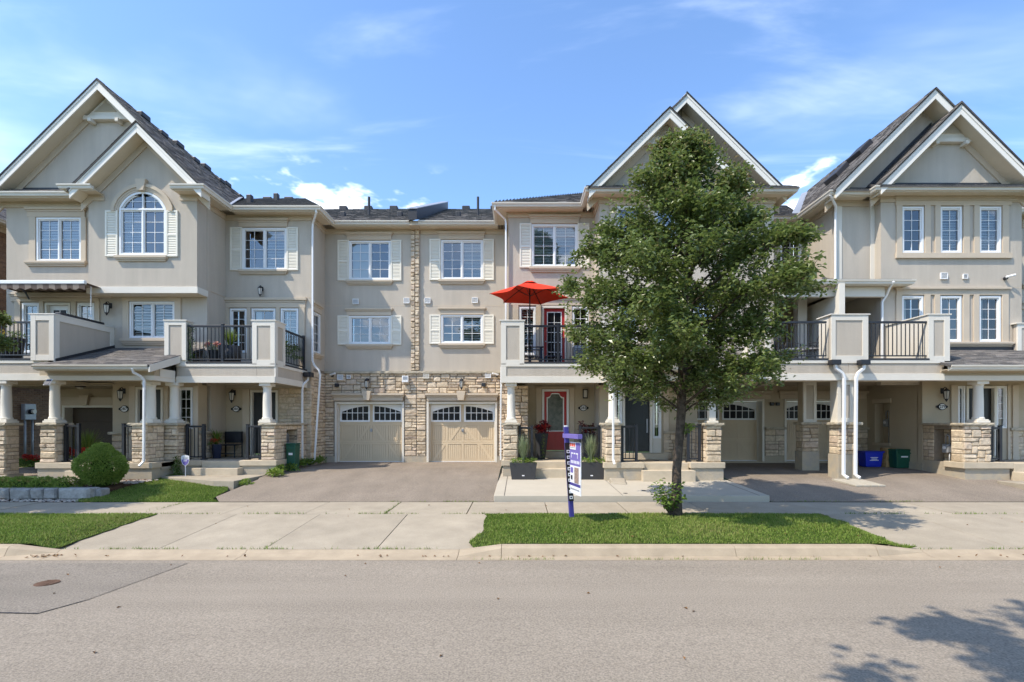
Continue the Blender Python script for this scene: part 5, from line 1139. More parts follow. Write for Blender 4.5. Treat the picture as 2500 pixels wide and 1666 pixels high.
wall(H, fgr, XM, XR + .12, 3.31, ZS, hs); bx(H, 'score_line', 'trim_tan', fgr, XM, XR, -.004, .01, 5.70, 5.72)
for px, py in ((1044, 735), (1159.5, 734)): wall_vent(H, px, py, Yg)
wall_vent(H, 1191.5, 917, Yg - .04); wall_vent(H, 1041, 918, Yg - .04, w_=.22, h_=.2, m='trim_white', name='louvred_vent'); slab(H, 'intake_hood', 'white', X(984, Yg), X(999.5, Yg), Yg - .19, Yg - .04, Z(935, Yg), Z(919, Yg), bevel=.015); slab(H, 'hood_lens', 'steel', X(986.5, Yg), X(997, Yg), Yg - .195, Yg - .1, Z(928, Yg), Z(920.5, Yg))
lantern(X(1128, Yg), Yg - .05, Z(935, Yg), 'dark wall lantern over the sunlit garage door', 1.1)
slab(H, 'light_sensor', 'black', X(1177, Yg), X(1186, Yg), Yg - .15, Yg - .04, Z(945, Yg), Z(936, Yg), bevel=.01); security_camera(1213, 918, Yg - .05, 'white bullet camera at the top right of the stone garage wall', -1)
# stone pilaster between the two garages, two columns of stones
xa, xb = X(1004, Yg), X(1024.5, Yg); xc = (xa + xb) / 2
bx(H, 'pilaster_back', 'mortar', fgr, xa + .01, xb - .01, -.07, 0, 3.33, ZS + .02)
for u0, u1, sd in ((xa, xc - .006, 91), (xc + .006, xb, 95)):
    r = random.Random(sd); z = 3.34
    while z < ZS - .02:
        h = min(r.choice((.11, .13, .16, .22)), ZS + .0 - z)
        if h < .05: break
        put('stone', r.choice(STONES), H, loc=((u0 + u1) / 2, Yg - .07, z + h / 2), scale=((u1 - u0) - .006, .05 * r.uniform(.6, 1.2), h - .012)); z += h
A = 17.2; fa = front(A)
hs = [dressed(H, A, (1298, 1410), (548.6, 652), hd=(1291, 1417.5, 526, 547), sl_=(1292, 1416, 652.5, 666), sh=((1268.6, 1297.5), (1410, 1438.6), (546.5, 654.5)), cover='blind', cover2='blind')]
hs.append(dressed(H, A, (1268, 1308), (750, 868), sashes=1, rows=6, cover='shutter', g='glass_clear')); hs.append(dressed(H, A, (1397, 1437), (749, 852), sashes=1, rows=4, cover='none'))
door(H, fa, X(1323, A), X(1384, A), 3.24, Z(748, A), 'red_door', name='balcony_door', kind='french'); hs.append((X(1323, A), X(1384, A), 3.2, Z(748, A)))
head(H, fa, X(1245, A), X(1440, A), Z(746.5, A), Z(724, A))
for a, b in ((1252, 1266), (1309, 1322), (1385, 1396), (1438, 1446)): pilaster(H, fa, X(a, A), X(b, A), 3.24, Z(746.5, A))
wall(H, fa, XR, 2.64, ZB, ZS, hs)
wall(H, Fr('l', XR), A, Yg, 0, ZS, thick=.2); bx(H, 'score_line', 'trim_tan', fa, XR, 2.52, -.004, .01, 5.70, 5.72)
stones(H, Fr('l', XR), A, Yg, .2, 3.24, seed=97, rough=.5)
dh = (X(1323.5, A), X(1388.5, A), .49, Z(951, A)); wall(H, fa, XR, 2.64, .2, ZB, [dh], m='taupe'); door(H, fa, dh[0], dh[1], dh[2], dh[3], 'red_door', kind='arched', cm='white')
for k in range(2): slab(H, 'door_step', 'ledge', dh[0] - .15, dh[1] + .15, A - .28 + .04 * k, A, .28 + .1 * k, .38 + .1 * k, bevel=.01)
for a, b in ((1309, 1322), (1390, 1402)): pilaster(H, fa, X(a, A), X(b, A), .3, ZB - .02)
head(H, fa, X(1306, A), X(1405, A), Z(949, A), ZB + .02)
mb = MB(); fa.box(mb, X(1412, A), 2.52, -.03, 0, .3, 1.08); mb.build('wainscot_back', 'mortar', H); stones(H, front(A - .03), X(1405, A), 2.52, .3, 1.08, seed=98, rough=.5); rough_slab(H, 'wainscot_cap', X(1403, A), 2.52, A - .12, A, 1.08, 1.16, seed=7)
# stone wing wall behind the left column
W0, W1 = X(1250, 16.4), X(1290, 16.4); slab(H, 'wing_wall', 'mortar', W0 + .02, W1 - .02, 16.42, A, .25, ZB); stones(H, front(16.42), W0, W1, .3, ZB, seed=99, big=.55)
P_ = 15.2; BX0, BX1 = X(1223, P_), X(1474, P_)
pier(H, BX0 + .06, BX0 + .50, P_, P_ + .45, ZL, 1.44, 101, faces='fl'); column(H, BX0 + .30, P_ + .22, 1.44, ZB); 
slab(H, 'half_wall', 'mortar', BX0 + .08, BX0 + .42, P_ + .46, 16.4, .2, 1.37); rough_slab(H, 'wall_cap', BX0 + .03, BX0 + .52, P_ + .52, 16.4, 1.37, 1.44, seed=12)
ledge(H, BX0 + .02, X(1276, P_), P_ - .08, P_ + .6, base=-.2); steps(H, X(1300, P_), X(1432, P_), P_ + .0, [.29, .10], base=-.2)
slab(H, 'porch_floor', 'concrete', BX0 + .1, 2.6, P_ + .3, A, .05, .285)
railing(H, front(P_ + .3), X(1268, P_), X(1302, P_), ZL - .02, 1.32, posts=(X(1269, P_), X(1299, P_)), foot=True, pitch=.12); railing(H, front(P_ + .3), X(1417, P_), X(1470, P_), ZL - .02, 1.32, posts=(X(1419, P_), X(1466, P_)), foot=True, pitch=.12)
beam_face(H, front(P_), BX0, BX1 + .05, vsplit=(X(1441, P_),)); mb = MB(); front(P_).box(mb, BX0, BX0 + .16, -.0195, .03, ZB + .19, ZD - .09); mb.build('beam_end', 'trim_white', H, bevel=.004)
slab(H, 'porch_ceiling', 'soffit', BX0 + .02, 2.6, P_ + .2, A, ZB + .10, ZB + .12); slab(H, 'balcony_deck', 'flash', BX0 + .02, 2.52, P_ + .1, A - .01, ZD - .12, ZD - .02)
slab(H, 'balcony_beam', 'trim_white', BX0, BX0 + .04, P_ + .05, A, ZB, ZP - .2)
px1 = X(1280, P_); panelled(H, front(P_), BX0, px1, ZD - .03, ZP, bl=.155, br=.14, bt=.14, bb=.14, name='parapet'); mb = MB(); mb.box(BX0 + .01, px1 - .03, P_ + .1, P_ + .5, ZD, ZP); mb.build('parapet_core', 'trim_white', H)
capboard(H, BX0 - .04, px1 + .03, P_ - .04, P_ + .55, ZP)
railing(H, front(P_ + .06), px1, X(1468, P_), ZD + .04, 4.35, posts=(X(1363, P_),)); slab(H, 'deck_edge', 'flash', px1, X(1468, P_), P_ - .03, P_ + .14, ZD, ZD + .05, bevel=.008)
panelled(H, front(P_), X(1468, P_), X(1500, P_), ZD - .03, ZP, name='parapet')
eave(H, [(-3.60, 18.7), (XR, 18.7), (XR, 17.2), (2.52, 17.2), (2.52, 16.602)])
downspout(H, [(-.80, 16.72, 8.56), (-.80, 16.74, 8.42), (-.47, 17.08, 8.22), (-.45, 17.1, 8.1), (-.45, 17.1, 3.3)])
downspout(H, [(-.60, 17.0, 3.3), (-.62, 17.0, 1.5), (-.62, 17.0, .2)], r=.035)
shingles(H, [(-3.6, 18.17), (-.85, 18.17), (3.0, 26.0), (-3.6, 26.0)], zrg, seed=103)
z83 = lambda x, y: 8.63 + .50 * (y - 16.68)
shingles(H, [(-.88, 16.68), (2.1, 16.68), (4.88, 22.3), (2.8, 22.3)], z83, seed=104)
shingles(H, [(-.88, 16.68), (2.8, 22.3), (2.8, 26), (-.88, 18.2)], lambda x, y: 8.63 + (x + .88) * .763, seed=105)
roof_vents(H, [(X(px, 25.4), 25.4, 12.0) for px in (1026, 1138, 1207)], w_=.38, d_=.3, h_=.16); roof_vents(H, [(X(1119, 20.4), 20.4, zrg(0, 20.4))], w_=.2, d_=.2, h_=.16)
mb = MB(); mb.tube([(X(1167, 21), 21, zrg(0, 21) - .1), (X(1167, 21), 21, zrg(0, 21) + .75)], .05, 10); mb.build('vent_pipe', 'flash', H)
mb = MB(); y0, y1 = 18.05, 26.0
mb.hexa([(-3.92, y0, 8.6), (-3.62, y0, 8.6), (-3.62, y1, 12.0), (-3.92, y1, 12.0), (-3.92, y0, 8.98), (-3.62, y0, 8.98), (-3.62, y1, zrg(0, y1) + .36), (-3.92, y1, zrg(0, y1) + .36)]); FW = mb.build('fire_wall_parapet', 'flash', H); slab(H, 'pilaster_cap', 'trim_tan', -3.93, -3.59, 18.2, 18.72, 8.47, 8.62)
mb = MB(); mb.hexa([(-3.95, y0 - .03, 8.98), (-3.59, y0 - .03, 8.98), (-3.59, y1, zrg(0, y1) + .36), (-3.95, y1, zrg(0, y1) + .36), (-3.95, y0 - .03, 9.01), (-3.59, y0 - .03, 9.01), (-3.59, y1, zrg(0, y1) + .39), (-3.95, y1, zrg(0, y1) + .39)]); mb.build('coping', 'steel', FW)
plaque(1424, 996.5, A, '283', 'oval black and white plaque reading 283 right of the red door')
t = thing('wall_lantern', 'tall rectangular seeded-glass wall lantern above plaque 283', 'lantern', (X(1428, A), A, Z(962, A)), 'wall lanterns by the doors and garages'); x, z = X(1428, A), Z(962, A)
mb = MB(); mb.box(x - .075, x + .075, A - .03, A, z - .15, z + .15); mb.box(x - .075, x + .075, A - .13, A - .03, z - .16, z - .12); mb.box(x - .075, x + .075, A - .13, A - .03, z + .12, z + .15)
for s in (-1, 1): mb.box(x + s * .065 - .01, x + s * .065 + .01, A - .13, A - .03, z - .12, z + .12)
mb.build('cage', 'black', t); mb = MB(); mb.box(x - .055, x + .055, A - .12, A - .03, z - .12, z + .12); mb.build('lamp_glass', 'lamp_glass', t)

# ------------------------------------------------------------------ house 281: behind the street tree
H = thing('townhouse', 'stucco townhouse numbered 281 with twin gables, half hidden behind the street tree', 'townhouse', (5.3, 16.1, 0), 'terrace of stucco townhouses')
A = 16.1; fa = front(A); XB0, XB1 = 2.52, 8.0
def triple(H, A, cx, pitch, w_, z0, z1, sillz, sill_band=True, cov=('none', 'blind', 'blind'), rows=4, g='glass'):
    hs = []; fr = front(A)
    for k in range(3):
        c = cx + (k - 1) * pitch; q = (c - w_ / 2, c + w_ / 2, z0, z1); window(H, fr, *q, sashes=1, rows=rows, cover=cov[k], g=g); hs.append(q)
        for s in (-1, 1): pilaster(H, fr, c + s * (w_ / 2 + .12) - .10, c + s * (w_ / 2 + .12) + .10, z0, z1 + .03)
    head(H, fr, cx - pitch - w_ / 2 - .30, cx + pitch + w_ / 2 + .30, z1 + .04, z1 + .33)
    return hs
hs = triple(H, A, 4.6, 1.20, .68, 6.78, 8.24, 6.6); bx(H, 'sill_band', 'trim_tan', fa, 2.85, 6.35, -.06, 0, 6.58, 6.76, bevel=.006)
hs += triple(H, A, 4.6, 1.20, .68, 3.98, 5.42, 3.8, cov=('curtain', 'none', 'none')); sill(H, fa, 2.85, 6.35, 3.80, 3.96)
wall(H, fa, XB0, XB1, ZB, ZS, hs); bx(H, 'score_line', 'trim_tan', fa, XB0, XB1, -.004, .01, 5.74, 5.76)
wall(H, Fr('l', XB0), A + .001, 17.2, .2, ZS); wall(H, Fr('r', XB1), A + .001, 18.2, ZB, ZS)
wl = (X(1904, 18.2), X(1956, 18.2), Z(672, 18.2), Z(577, 18.2)); window(H, front(18.2), *wl, sashes=1, rows=4, cover='none', g='glass_clear')
head(H, front(18.2), 8.02, X(1962, 18.2), Z(574, 18.2), Z(545, 18.2))
wall(H, front(18.2), 7.85, 10.3, 5.6, ZS, [wl])
eave(H, [(2.52, 16.6), (2.52, A), (XB1, A), (XB1, 18.2), (9.7, 18.2)])
gable(H, 15.60, A, (4.59, 11.06), (2.13, 8.62), (7.05, 8.62), 8.86, vent=(10.22, .60))
gable(H, 15.95, A + .35, (5.21, 11.75), (4.4, 10.95), (8.33, 8.66), 8.7, left=False)
mb = MB(); q = [(4.5, 10.99), (5.21, 11.73), (5.21, 11.42), (4.5, 10.68)]; mb.loft([(u, 15.95, z) for u, z in q], [(u, 15.985, z) for u, z in q]); mb.build('barge_board', 'barge', H, bevel=.005)
shingles(H, [(2.08, 15.56), (4.59, 15.56), (4.59, 15.92), (5.21, 15.92), (5.21, 24), (2.08, 16.66)], lambda x, y: 8.575 + (x - 2.08) * .995 + .01, seed=110)
shingles(H, [(5.21, 15.92), (8.38, 15.92), (8.38, 17.7), (5.21, 24)], lambda x, y: 11.76 - (x - 5.21) * .98, seed=111, tabs=False)
shingles(H, [(4.59, 15.56), (7.08, 15.56), (7.08, A + .35), (4.59, A + .35)], lambda x, y: 11.07 - (x - 4.59) * .985, seed=112, tabs=False)
shingles(H, [(2.1, 15.56), (8.5, 15.56), (8.5, A), (2.1, A)], lambda x, y: 8.625 + (y - 15.56) * .5, seed=113)
shingles(H, [(8.5, 17.65), (9.65, 17.65), (12.8, 24.6), (5.2, 24.6)], lambda x, y: 8.63 + .467 * (y - 17.65), seed=114)
mb = MB(); mb.tube([(X(1897, 20.5), 20.5, 9.8), (X(1897, 20.5), 20.5, 10.7)], .05, 10); mb.build('vent_pipe', 'flash', H)
# ground floor entry
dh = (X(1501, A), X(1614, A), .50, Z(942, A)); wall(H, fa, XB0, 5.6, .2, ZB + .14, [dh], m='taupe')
door(H, fa, X(1520, A), X(1592, A), .50, Z(943, A), 'black_door', kind='panel'); 
for a, b in ((1501, 1519), (1593, 1614)):
    u0, u1 = X(a, A), X(b, A); window(H, fa, u0, u1, .95, Z(943, A), sashes=1, cols=1, rows=4, cover='none', b=.04, g='glass_clear', name='sidelight'); bx(H, 'sidelight_panel', 'trim_white', fa, u0 + .001, u1 - .001, -.01, .1, .50, .949, bevel=.004)
slab(H, 'door_step', 'ledge', X(1500, A), X(1625, A), A - .28, A, .28, .49, bevel=.01); pilaster(H, fa, X(1619, A), X(1632, A), .3, ZB - .02)
mb = MB(); fa.box(mb, X(1619, A), 5.6, -.03, 0, .3, 1.10); mb.build('wainscot_back', 'mortar', H); stones(H, front(A - .03), X(1619, A), 5.6, .3, 1.10, seed=115, rough=.5); rough_slab(H, 'wainscot_cap', X(1619, A), 5.64, A - .12, A, 1.10, 1.18, seed=17)
wall(H, Fr('r', 5.6), A + .001, 18.4, 0, ZB + .14, m='taupe')
C_ = 18.4; gd = garage_door(H, C_, 1672, 1865, 975, 1127, recess=.35, bodymat='garage'); head(H, front(C_), X(1660, C_), X(1884, C_), Z(974, C_), Z(955, C_), name='garage_lintel')
wall(H, front(C_), 5.45, X(1891, C_), 0, ZB + .14, [gd], m='taupe')
fr = front(C_); mb = MB(); fr.box(mb, X(1867, C_), X(1915, C_), -.03, 0, .25, 1.2); mb.build('wainscot_back', 'mortar', H); stones(H, front(C_ - .03), X(1867, C_), X(1915, C_), .25, 1.2, seed=116, rough=.4); rough_slab(H, 'wainscot_cap', X(1867, C_), X(1916, C_), C_ - .12, C_, 1.2, 1.29, seed=18)
for px in (1883, 1897): slab(H, 'sensor_box', 'black', X(px - 4, C_), X(px + 4, C_), C_ - .1, C_, Z(991, C_), Z(983, C_), bevel=.01)
P_ = 14.4; PX0, PX1 = X(1478, P_), 6.42
pier(H, PX0 + .01, PX0 + .45, P_, P_ + .75, ZL, 1.44, 121, faces='fl'); column(H, PX0 + .26, P_ + .3, 1.44, ZB)
pier(H, X(1724, P_), X(1762, P_), P_, P_ + .45, ZL, 1.44, 125, faces='fl'); mb = MB(); cx = X(1737, P_ + .22); mb.box(cx - .095, cx + .095, P_ + .13, P_ + .32, 1.5, ZB); mb.box(cx - .15, cx + .15, P_ + .08, P_ + .37, 1.44, 1.5); mb.build('column', 'trim_white', H, bevel=.008)
slab(H, 'half_wall', 'mortar', X(1700, 15.2), X(1724, 15.2) + .2, P_ + .46, A, .2, 1.37); stones(H, Fr('l', X(1700, 15.2)), P_ + .46, A, .3, 1.37, seed=128, rough=.4); rough_slab(H, 'wall_cap', X(1690, 15.2), X(1724, 15.2) + .25, P_ + .5, A, 1.37, 1.45, seed=14)
ledge(H, PX0 - .06, X(1572, P_), P_ - .09, P_ + .5, base=-.25); ledge(H, X(1683, P_), X(1768, P_), P_ - .09, A, base=-.25); steps(H, X(1572, P_), X(1683, P_), P_ + .05, [.31, .12], base=-.25)
slab(H, 'porch_floor', 'concrete', PX0, 5.6, P_ + .3, A, .05, .30)
railing(H, front(P_ + .24), X(1521, P_), X(1561, P_), ZL, 1.36, posts=(X(1523, P_), X(1558, P_)), foot=True, pitch=.12); railing(H, front(P_ + .24), X(1684, P_), X(1718, P_), ZL, 1.36, posts=(X(1687, P_), X(1715, P_)), foot=True, pitch=.12)
slab(H, 'porch_beam', 'trim_white', PX0 + .04, PX1, P_, P_ + .22, ZB, ZB + .12, bevel=.005); slab(H, 'porch_beam', 'stucco', PX0 + .05, PX1 - .01, P_ + .02, P_ + .2, ZB + .12, 2.95); slab(H, 'porch_beam', 'trim_white', PX0 + .04, PX0 + .2, P_ + .22, 15.2, ZB, 2.98)
slab(H, 'porch_ceiling', 'soffit', PX0, 6.5, P_ + .2, A, ZB + .10, ZB + .12)
eave(H, [(PX0 - .02, P_ + .02), (6.62, P_ + .02)], zs=2.90, ov=.30, frieze=.02)
shingles(H, [(PX0 - .05, 14.03), (6.66, 14.03), (6.66, A), (PX0 - .05, A)], lambda x, y: 3.03 + (y - 14.03) * .34, seed=117)
downspout(H, [(X(1499, 14.05) + .08, 14.05, 2.93), (X(1499, 14.05) + .06, 14.15, 2.8), (X(1497, 14.2), 14.2, 2.65), (X(1497, 14.2), 14.2, .42), (X(1497, 14.2) + .02, 14.1, .3)])
plaque(1653, 996, A, '281', 'oval black and white plaque reading 281 partly hidden by the tree trunk')
t = thing('splash_block', 'small sloped concrete splash block on the pad below a downspout', 'splash block', (X(1500, 14.1), 14.0, zp(14))); x = X(1502, 14.0); mb = MB(); mb.hexa([(x - .16, 13.75, zp(13.7)), (x + .25, 13.6, zp(13.6)), (x + .3, 14.05, zp(14)), (x - .16, 14.1, zp(14)), (x - .12, 13.8, zp(13.7) + .06), (x + .2, 13.66, zp(13.6) + .06), (x + .26, 14.02, zp(14) + .12), (x - .14, 14.08, zp(14) + .12)]); mb.build('block', 'concrete', t, bevel=.015)
# shared balcony front over the drives
P_ = 14.35; fp = front(P_); BX0 = 6.35; BXM = X(2029, P_); BXN = X(2119, P_)
beam_face(H, fp, BX0, 9.22); slab(H, 'balcony_deck', 'flash', BX0, 9.22, P_ + .1, 18.19, ZD - .12, ZD - .02); slab(H, 'carport_ceiling', 'taupe', 5.6, 9.22, P_ + .2, 18.4, ZB + .12, ZB + .15)
slab(H, 'ceiling_beam', 'soffit', 5.6, 9.22, P_ + .2, P_ + .5, ZB - .0, ZB + .12)
panelled(H, fp, X(1828, P_), X(1881, P_), ZD - .03, ZP, bl=.14, br=.16, bt=.14, bb=.14, name='parapet'); mb = MB(); mb.box(X(1828, P_) + .02, X(1881, P_) - .03, P_ + .1, P_ + .5, ZD, ZP); mb.build('parapet_core', 'trim_white', H); capboard(H, X(1828, P_) - .03, X(1881, P_) + .03, P_ - .04, P_ + .55, ZP)
railing(H, front(P_ + .06), X(1881, P_), X(2020, P_), ZD + .04, 4.30, pitch=.125); slab(H, 'deck_edge', 'flash', X(1881, P_), X(2022, P_), P_ - .03, P_ + .14, ZD, ZD + .05, bevel=.008)
wall(H, front(18.2), 7.85, 9.78, ZD - .1, 5.6, m='taupe')
# back post of the carport
slab(H, 'carport_post', 'taupe', 8.85, 9.22, 15.95, 16.28, 1.46, ZB + .1); panelled(H, front(15.93), 8.83, 9.24, 1.46, ZB + .08, bl=.09, br=.09, bt=.1, bb=.1, name='post_facing', thick=.03)
pier(H, 8.79, 9.3, 15.9, 16.3, .55, 1.46, 131, faces='fl'); slab(H, 'foundation', 'parge', 8.78, 9.31, 15.89, 16.32, -.2, .55)

# ------------------------------------------------------------------ house 279
H = thing('townhouse', 'stucco townhouse numbered 279 with triple windows and twin gables at the right', 'townhouse', (13, 16, 0), 'terrace of stucco townhouses')
A = 16.0; fa = front(A)
hs = []
for k, (a, b) in enumerate(((2201.5, 2254), (2294.7, 2347), (2390, 2443))):
    hs.append(dressed(H, A, (a, b), (506, 618.5), sashes=1, rows=4, cover=('none', 'blind', 'blind')[k])); hs.append(dressed(H, A, (a - 1, b - 1), (723.5, 835), sashes=1, rows=4, cover='half' if k != 1 else 'none', g='glass_clear' if k != 1 else 'glass'))
for a, b in ((2187, 2201), (2256, 2270.5), (2281, 2294), (2350, 2365.5), (2376, 2389.5), (2445.5, 2461)):
    pilaster(H, fa, X(a, A), X(b, A), Z(618.5, A), Z(503, A)); pilaster(H, fa, X(a - 1, A), X(b - 1, A), Z(836, A), Z(720, A))
head(H, fa, X(2181, A), X(2471, A), Z(503, A), Z(480, A)); bx(H, 'sill_band', 'trim_tan', fa, X(2185, A), X(2467, A), -.075, 0, Z(632, A), Z(619, A), bevel=.006)
head(H, fa, X(2183, A), X(2464, A), Z(721, A), Z(703, A)); sill(H, fa, X(2186, A), X(2470, A), Z(847, A), Z(836, A))
wall(H, fa, 11.3, 15.7, ZB, ZS, hs); bx(H, 'score_line', 'trim_tan', fa, 11.3, 15.7, -.004, .01, 5.66, 5.68)
wall_vent(H, 2303, 675, A); wall_vent(H, 2355, 676, A, w_=.15, h_=.15)
security_camera(2452, 681, A, 'long white wall camera above the right triple window', 1)
Bk = 16.3; panelled(H, front(Bk), 10.1, 11.31, 5.78, ZS - .12, bl=.16, br=.14, bt=.01, bb=.12, name='panel_wall', thick=.25)
bx(H, 'wall_return', 'stucco', Fr('l', 11.3), A + .2, Bk + .2, 0, .2, 5.6, ZS); wall(H, Fr('l', 10.1), Bk + .02, 18.2, 5.6, ZS); wall(H, Fr('l', 11.3), A + .001, 18.2, ZD, 5.78, m='stucco'); wall(H, Fr('r', 15.7), A + .001, 20, 0, ZS)
eave(H, [(9.705, 18.2), (10.1, 18.2), (10.1, Bk), (11.3, Bk), (11.3, A), (15.7, A), (15.7, 17.5)])
gable(H, 15.48, A, (13.35, 11.10), (10.95, 8.68), (15.85, 8.62), 8.88, vent=(10.25, .66))
gable(H, 15.72, Bk, (12.78, 11.72), (9.72, 8.66), (13.5, 11.0), 8.72, right=False)
mb = MB(); q = [(12.78, 11.70), (13.40, 11.08), (13.40, 10.78), (12.78, 11.40)]; mb.loft([(u, 15.72, z) for u, z in q], [(u, 15.755, z) for u, z in q]); mb.build('barge_board', 'barge', H, bevel=.005)
mb = MB(); mb.loft([(12.78, 15.75, 11.42), (13.6, 15.75, 10.6), (13.6, 15.75, 10.75), (12.78, 15.75, 11.57)], [(12.78, Bk, 11.42), (13.6, Bk, 10.6), (13.6, Bk, 10.75), (12.78, Bk, 11.57)]); mb.build('rake_soffit', 'soffit', H)
shingles(H, [(9.66, 15.68), (12.78, 15.68), (12.78, 22.6), (9.66, 17.65)], lambda x, y: 11.735 - (12.78 - x) * 1.0, seed=140)
shingles(H, [(12.78, 15.68), (13.35, 15.68), (13.35, 15.44), (15.9, 15.44), (15.9, 22.6), (12.78, 22.6)], lambda x, y: 11.735 - (x - 12.78) * 1.0 - .0, seed=141, tabs=False)
shingles(H, [(13.35, 15.44), (10.9, 15.44), (10.9, Bk), (13.35, Bk)], lambda x, y: 11.115 - (13.35 - x) * 1.0, seed=142)
mb = MB(); mb.loft([(10.95, Bk - .03, 8.74), (13.1, Bk - .03, 10.89), (13.1, Bk - .03, 11.0), (10.95, Bk - .03, 8.86)], [(10.95, Bk - .01, 8.74), (13.1, Bk - .01, 10.89), (13.1, Bk - .01, 11.0), (10.95, Bk - .01, 8.86)]); mb.build('flashing', 'flash', H)
shingles(H, [(10.9, 15.46), (15.95, 15.46), (15.95, A), (10.9, A)], lambda x, y: 8.625 + (y - 15.46) * .48, seed=143); shingles(H, [(9.7, 15.74), (11.2, 15.74), (11.2, Bk), (9.7, Bk)], lambda x, y: 8.625 + (y - 15.74) * .45, seed=144)
mb = MB(); mb.box(11.1, 15.6, A - .03, A - .005, 8.84, 8.93); mb.box(10.0, 11.2, Bk - .03, Bk - .005, 8.83, 8.92); mb.build('flashing', 'flash', H)
for (x, y) in ((11.75, 17.6), (11.05, 17.75)):
    mb = MB(); z = 11.735 - (12.78 - x); mb.hexa([(x - .2, y - .35, z - .22), (x + .2, y - .35, z + .18), (x + .2, y + .35, z + .18), (x - .2, y + .35, z - .22), (x - .32, y - .35, z - .08), (x + .08, y - .35, z + .34), (x + .08, y + .35, z + .34), (x - .32, y + .35, z - .08)]); mb.build('roof_vent', 'flash', H, bevel=.03)
mb = MB(); mb.loft([(9.5, 17.9, 8.68), (9.95, 17.9, 8.72), (12.6, 22.3, 11.5), (12.3, 22.3, 11.4)], [(9.5, 17.9, 8.71), (9.95, 17.9, 8.75), (12.6, 22.3, 11.53), (12.3, 22.3, 11.43)]); mb.build('valley_flashing', 'steel', H)
downspout(H, [(X(2034, 15.7), 15.85, 8.5), (X(2036, 15.8), 15.9, 8.42), (9.95, 16.1, 8.25), (10.02, 16.22, 8.1), (10.02, 16.22, 6.0), (9.92, 16.15, 5.9)])
# roof, beam and divider over the recessed balconies
eave(H, [(8.05, 15.98), (11.55, 15.98), (11.55, A + .0)], zs=5.66, ov=.36, frieze=.02)
shingles(H, [(8.05, 15.52), (11.9, 15.52), (11.9, Bk), (8.05, Bk)], lambda x, y: 5.80 + (y - 15.52) * .12, seed=145, tabs=False)
slab(H, 'balcony_lintel', 'trim_white', 8.02, 11.30, 15.82, 15.98, 5.34, 5.655, bevel=.005); slab(H, 'balcony_ceiling', 'soffit', 8.02, 11.3, 15.9, 18.2, 5.6, 5.64)
wall(H, front(18.2), 9.79, 12.5, ZD - .1, 5.6, m='taupe')
slab(H, 'privacy_screen', 'trim_white', 9.74, 9.80, 15.7, 18.19, ZD, 5.36, bevel=.004); slab(H, 'screen_post', 'trim_white', 9.68, 9.86, 15.5, 15.69, ZD, 5.66, bevel=.006); slab(H, 'balcony_post', 'trim_white', 9.2, 9.5, 16.9, 17.2, ZD, 5.6, bevel=.006)
downspout(H, [(X(2176, 15.6), 15.5, 5.72), (X(2172, 15.7), 15.7, 5.58), (X(2166, 15.85), 15.88, 5.4), (11.28, 15.92, 5.2), (11.28, 15.92, 3.3)])
P_ = 14.35; fp = front(P_)
RX0, RX1 = X(2268, P_), X(2318, P_)
beam_face(H, fp, 9.221, X(2305, P_)); slab(H, 'balcony_deck', 'flash', 9.221, 12.4, P_ + .1, 18.19, ZD - .12, ZD - .02); slab(H, 'carport_ceiling', 'taupe', 9.221, 12.5, P_ + .2, 18.4, ZB + .12, ZB + .15); slab(H, 'ceiling_beam', 'soffit', 9.221, 11.5, P_ + .2, P_ + .5, ZB, ZB + .12)
panelled(H, fp, BXM, BXN, ZD - .03, ZP, bl=.12, br=.16, bt=.15, bb=.15, name='parapet'); mb = MB(); mb.box(BXM + .01, BXN - .03, P_ + .1, P_ + .6, ZD, ZP); mb.build('parapet_core', 'trim_white', H); capboard(H, BXM - .04, BXN + .05, P_ - .04, P_ + .65, ZP)
railing(H, front(P_ + .06), BXN, RX0, ZD + .04, 4.30, pitch=.12); slab(H, 'deck_edge', 'flash', BXN, RX0, P_ - .03, P_ + .14, ZD, ZD + .05, bevel=.008)
panelled(H, fp, RX0, RX1, ZD - .03, ZP, bl=.0, br=.16, bt=.15, bb=.14, name='parapet'); mb = MB(); mb.box(RX0 - .02, RX1 - .03, P_ + .1, A, ZD, ZP); mb.build('parapet_core', 'trim_white', H); slab(H, 'parapet_edge', 'trim_white', RX0 - .03, RX0 + .12, P_ - .021, P_ + .3, ZD - .03, ZP, bevel=.004); capboard(H, RX0 - .06, RX1 + .04, P_ - .04, A - .01, ZP)
# front post and pier with the two downpipes
slab(H, 'carport_post', 'trim_white', 8.97, 9.38, 14.44, 14.78, 1.46, ZB + .02); panelled(H, front(14.42), 8.95, 9.40, 1.46, ZB, bl=.1, br=.1, bt=.12, bb=.12, name='post_facing', thick=.02)
pier(H, 8.97, 9.50, 14.4, 14.86, .55, 1.46, 151, faces='fl', ov=.09); slab(H, 'foundation', 'parge', 8.96, 9.51, 14.39, 14.87, -.4, .55, bevel=.008)
for px, sg in ((2039, 1), (2110, -1)):
    bxx = X(px, 14.2); slab(H, 'scupper_box', 'black', bxx - .13, bxx + .13, 14.12, 14.33, 3.05, 3.19, bevel=.012)
    x2 = X(2061 if sg > 0 else 2090, 14.22)
    downspout(H, [(bxx, 14.2, 3.06), (bxx + sg * .02, 14.2, 2.95), (x2 - sg * .05, 14.22, 2.82), (x2, 14.22, 2.68), (x2, 14.25, -.0), (x2 + .04, 14.12, -.08)], r=.052)
t = thing('splash_board', 'weathered ribbed splash board below the twin white downpipes', 'splash board', (9.3, 13.8, -.2)); 
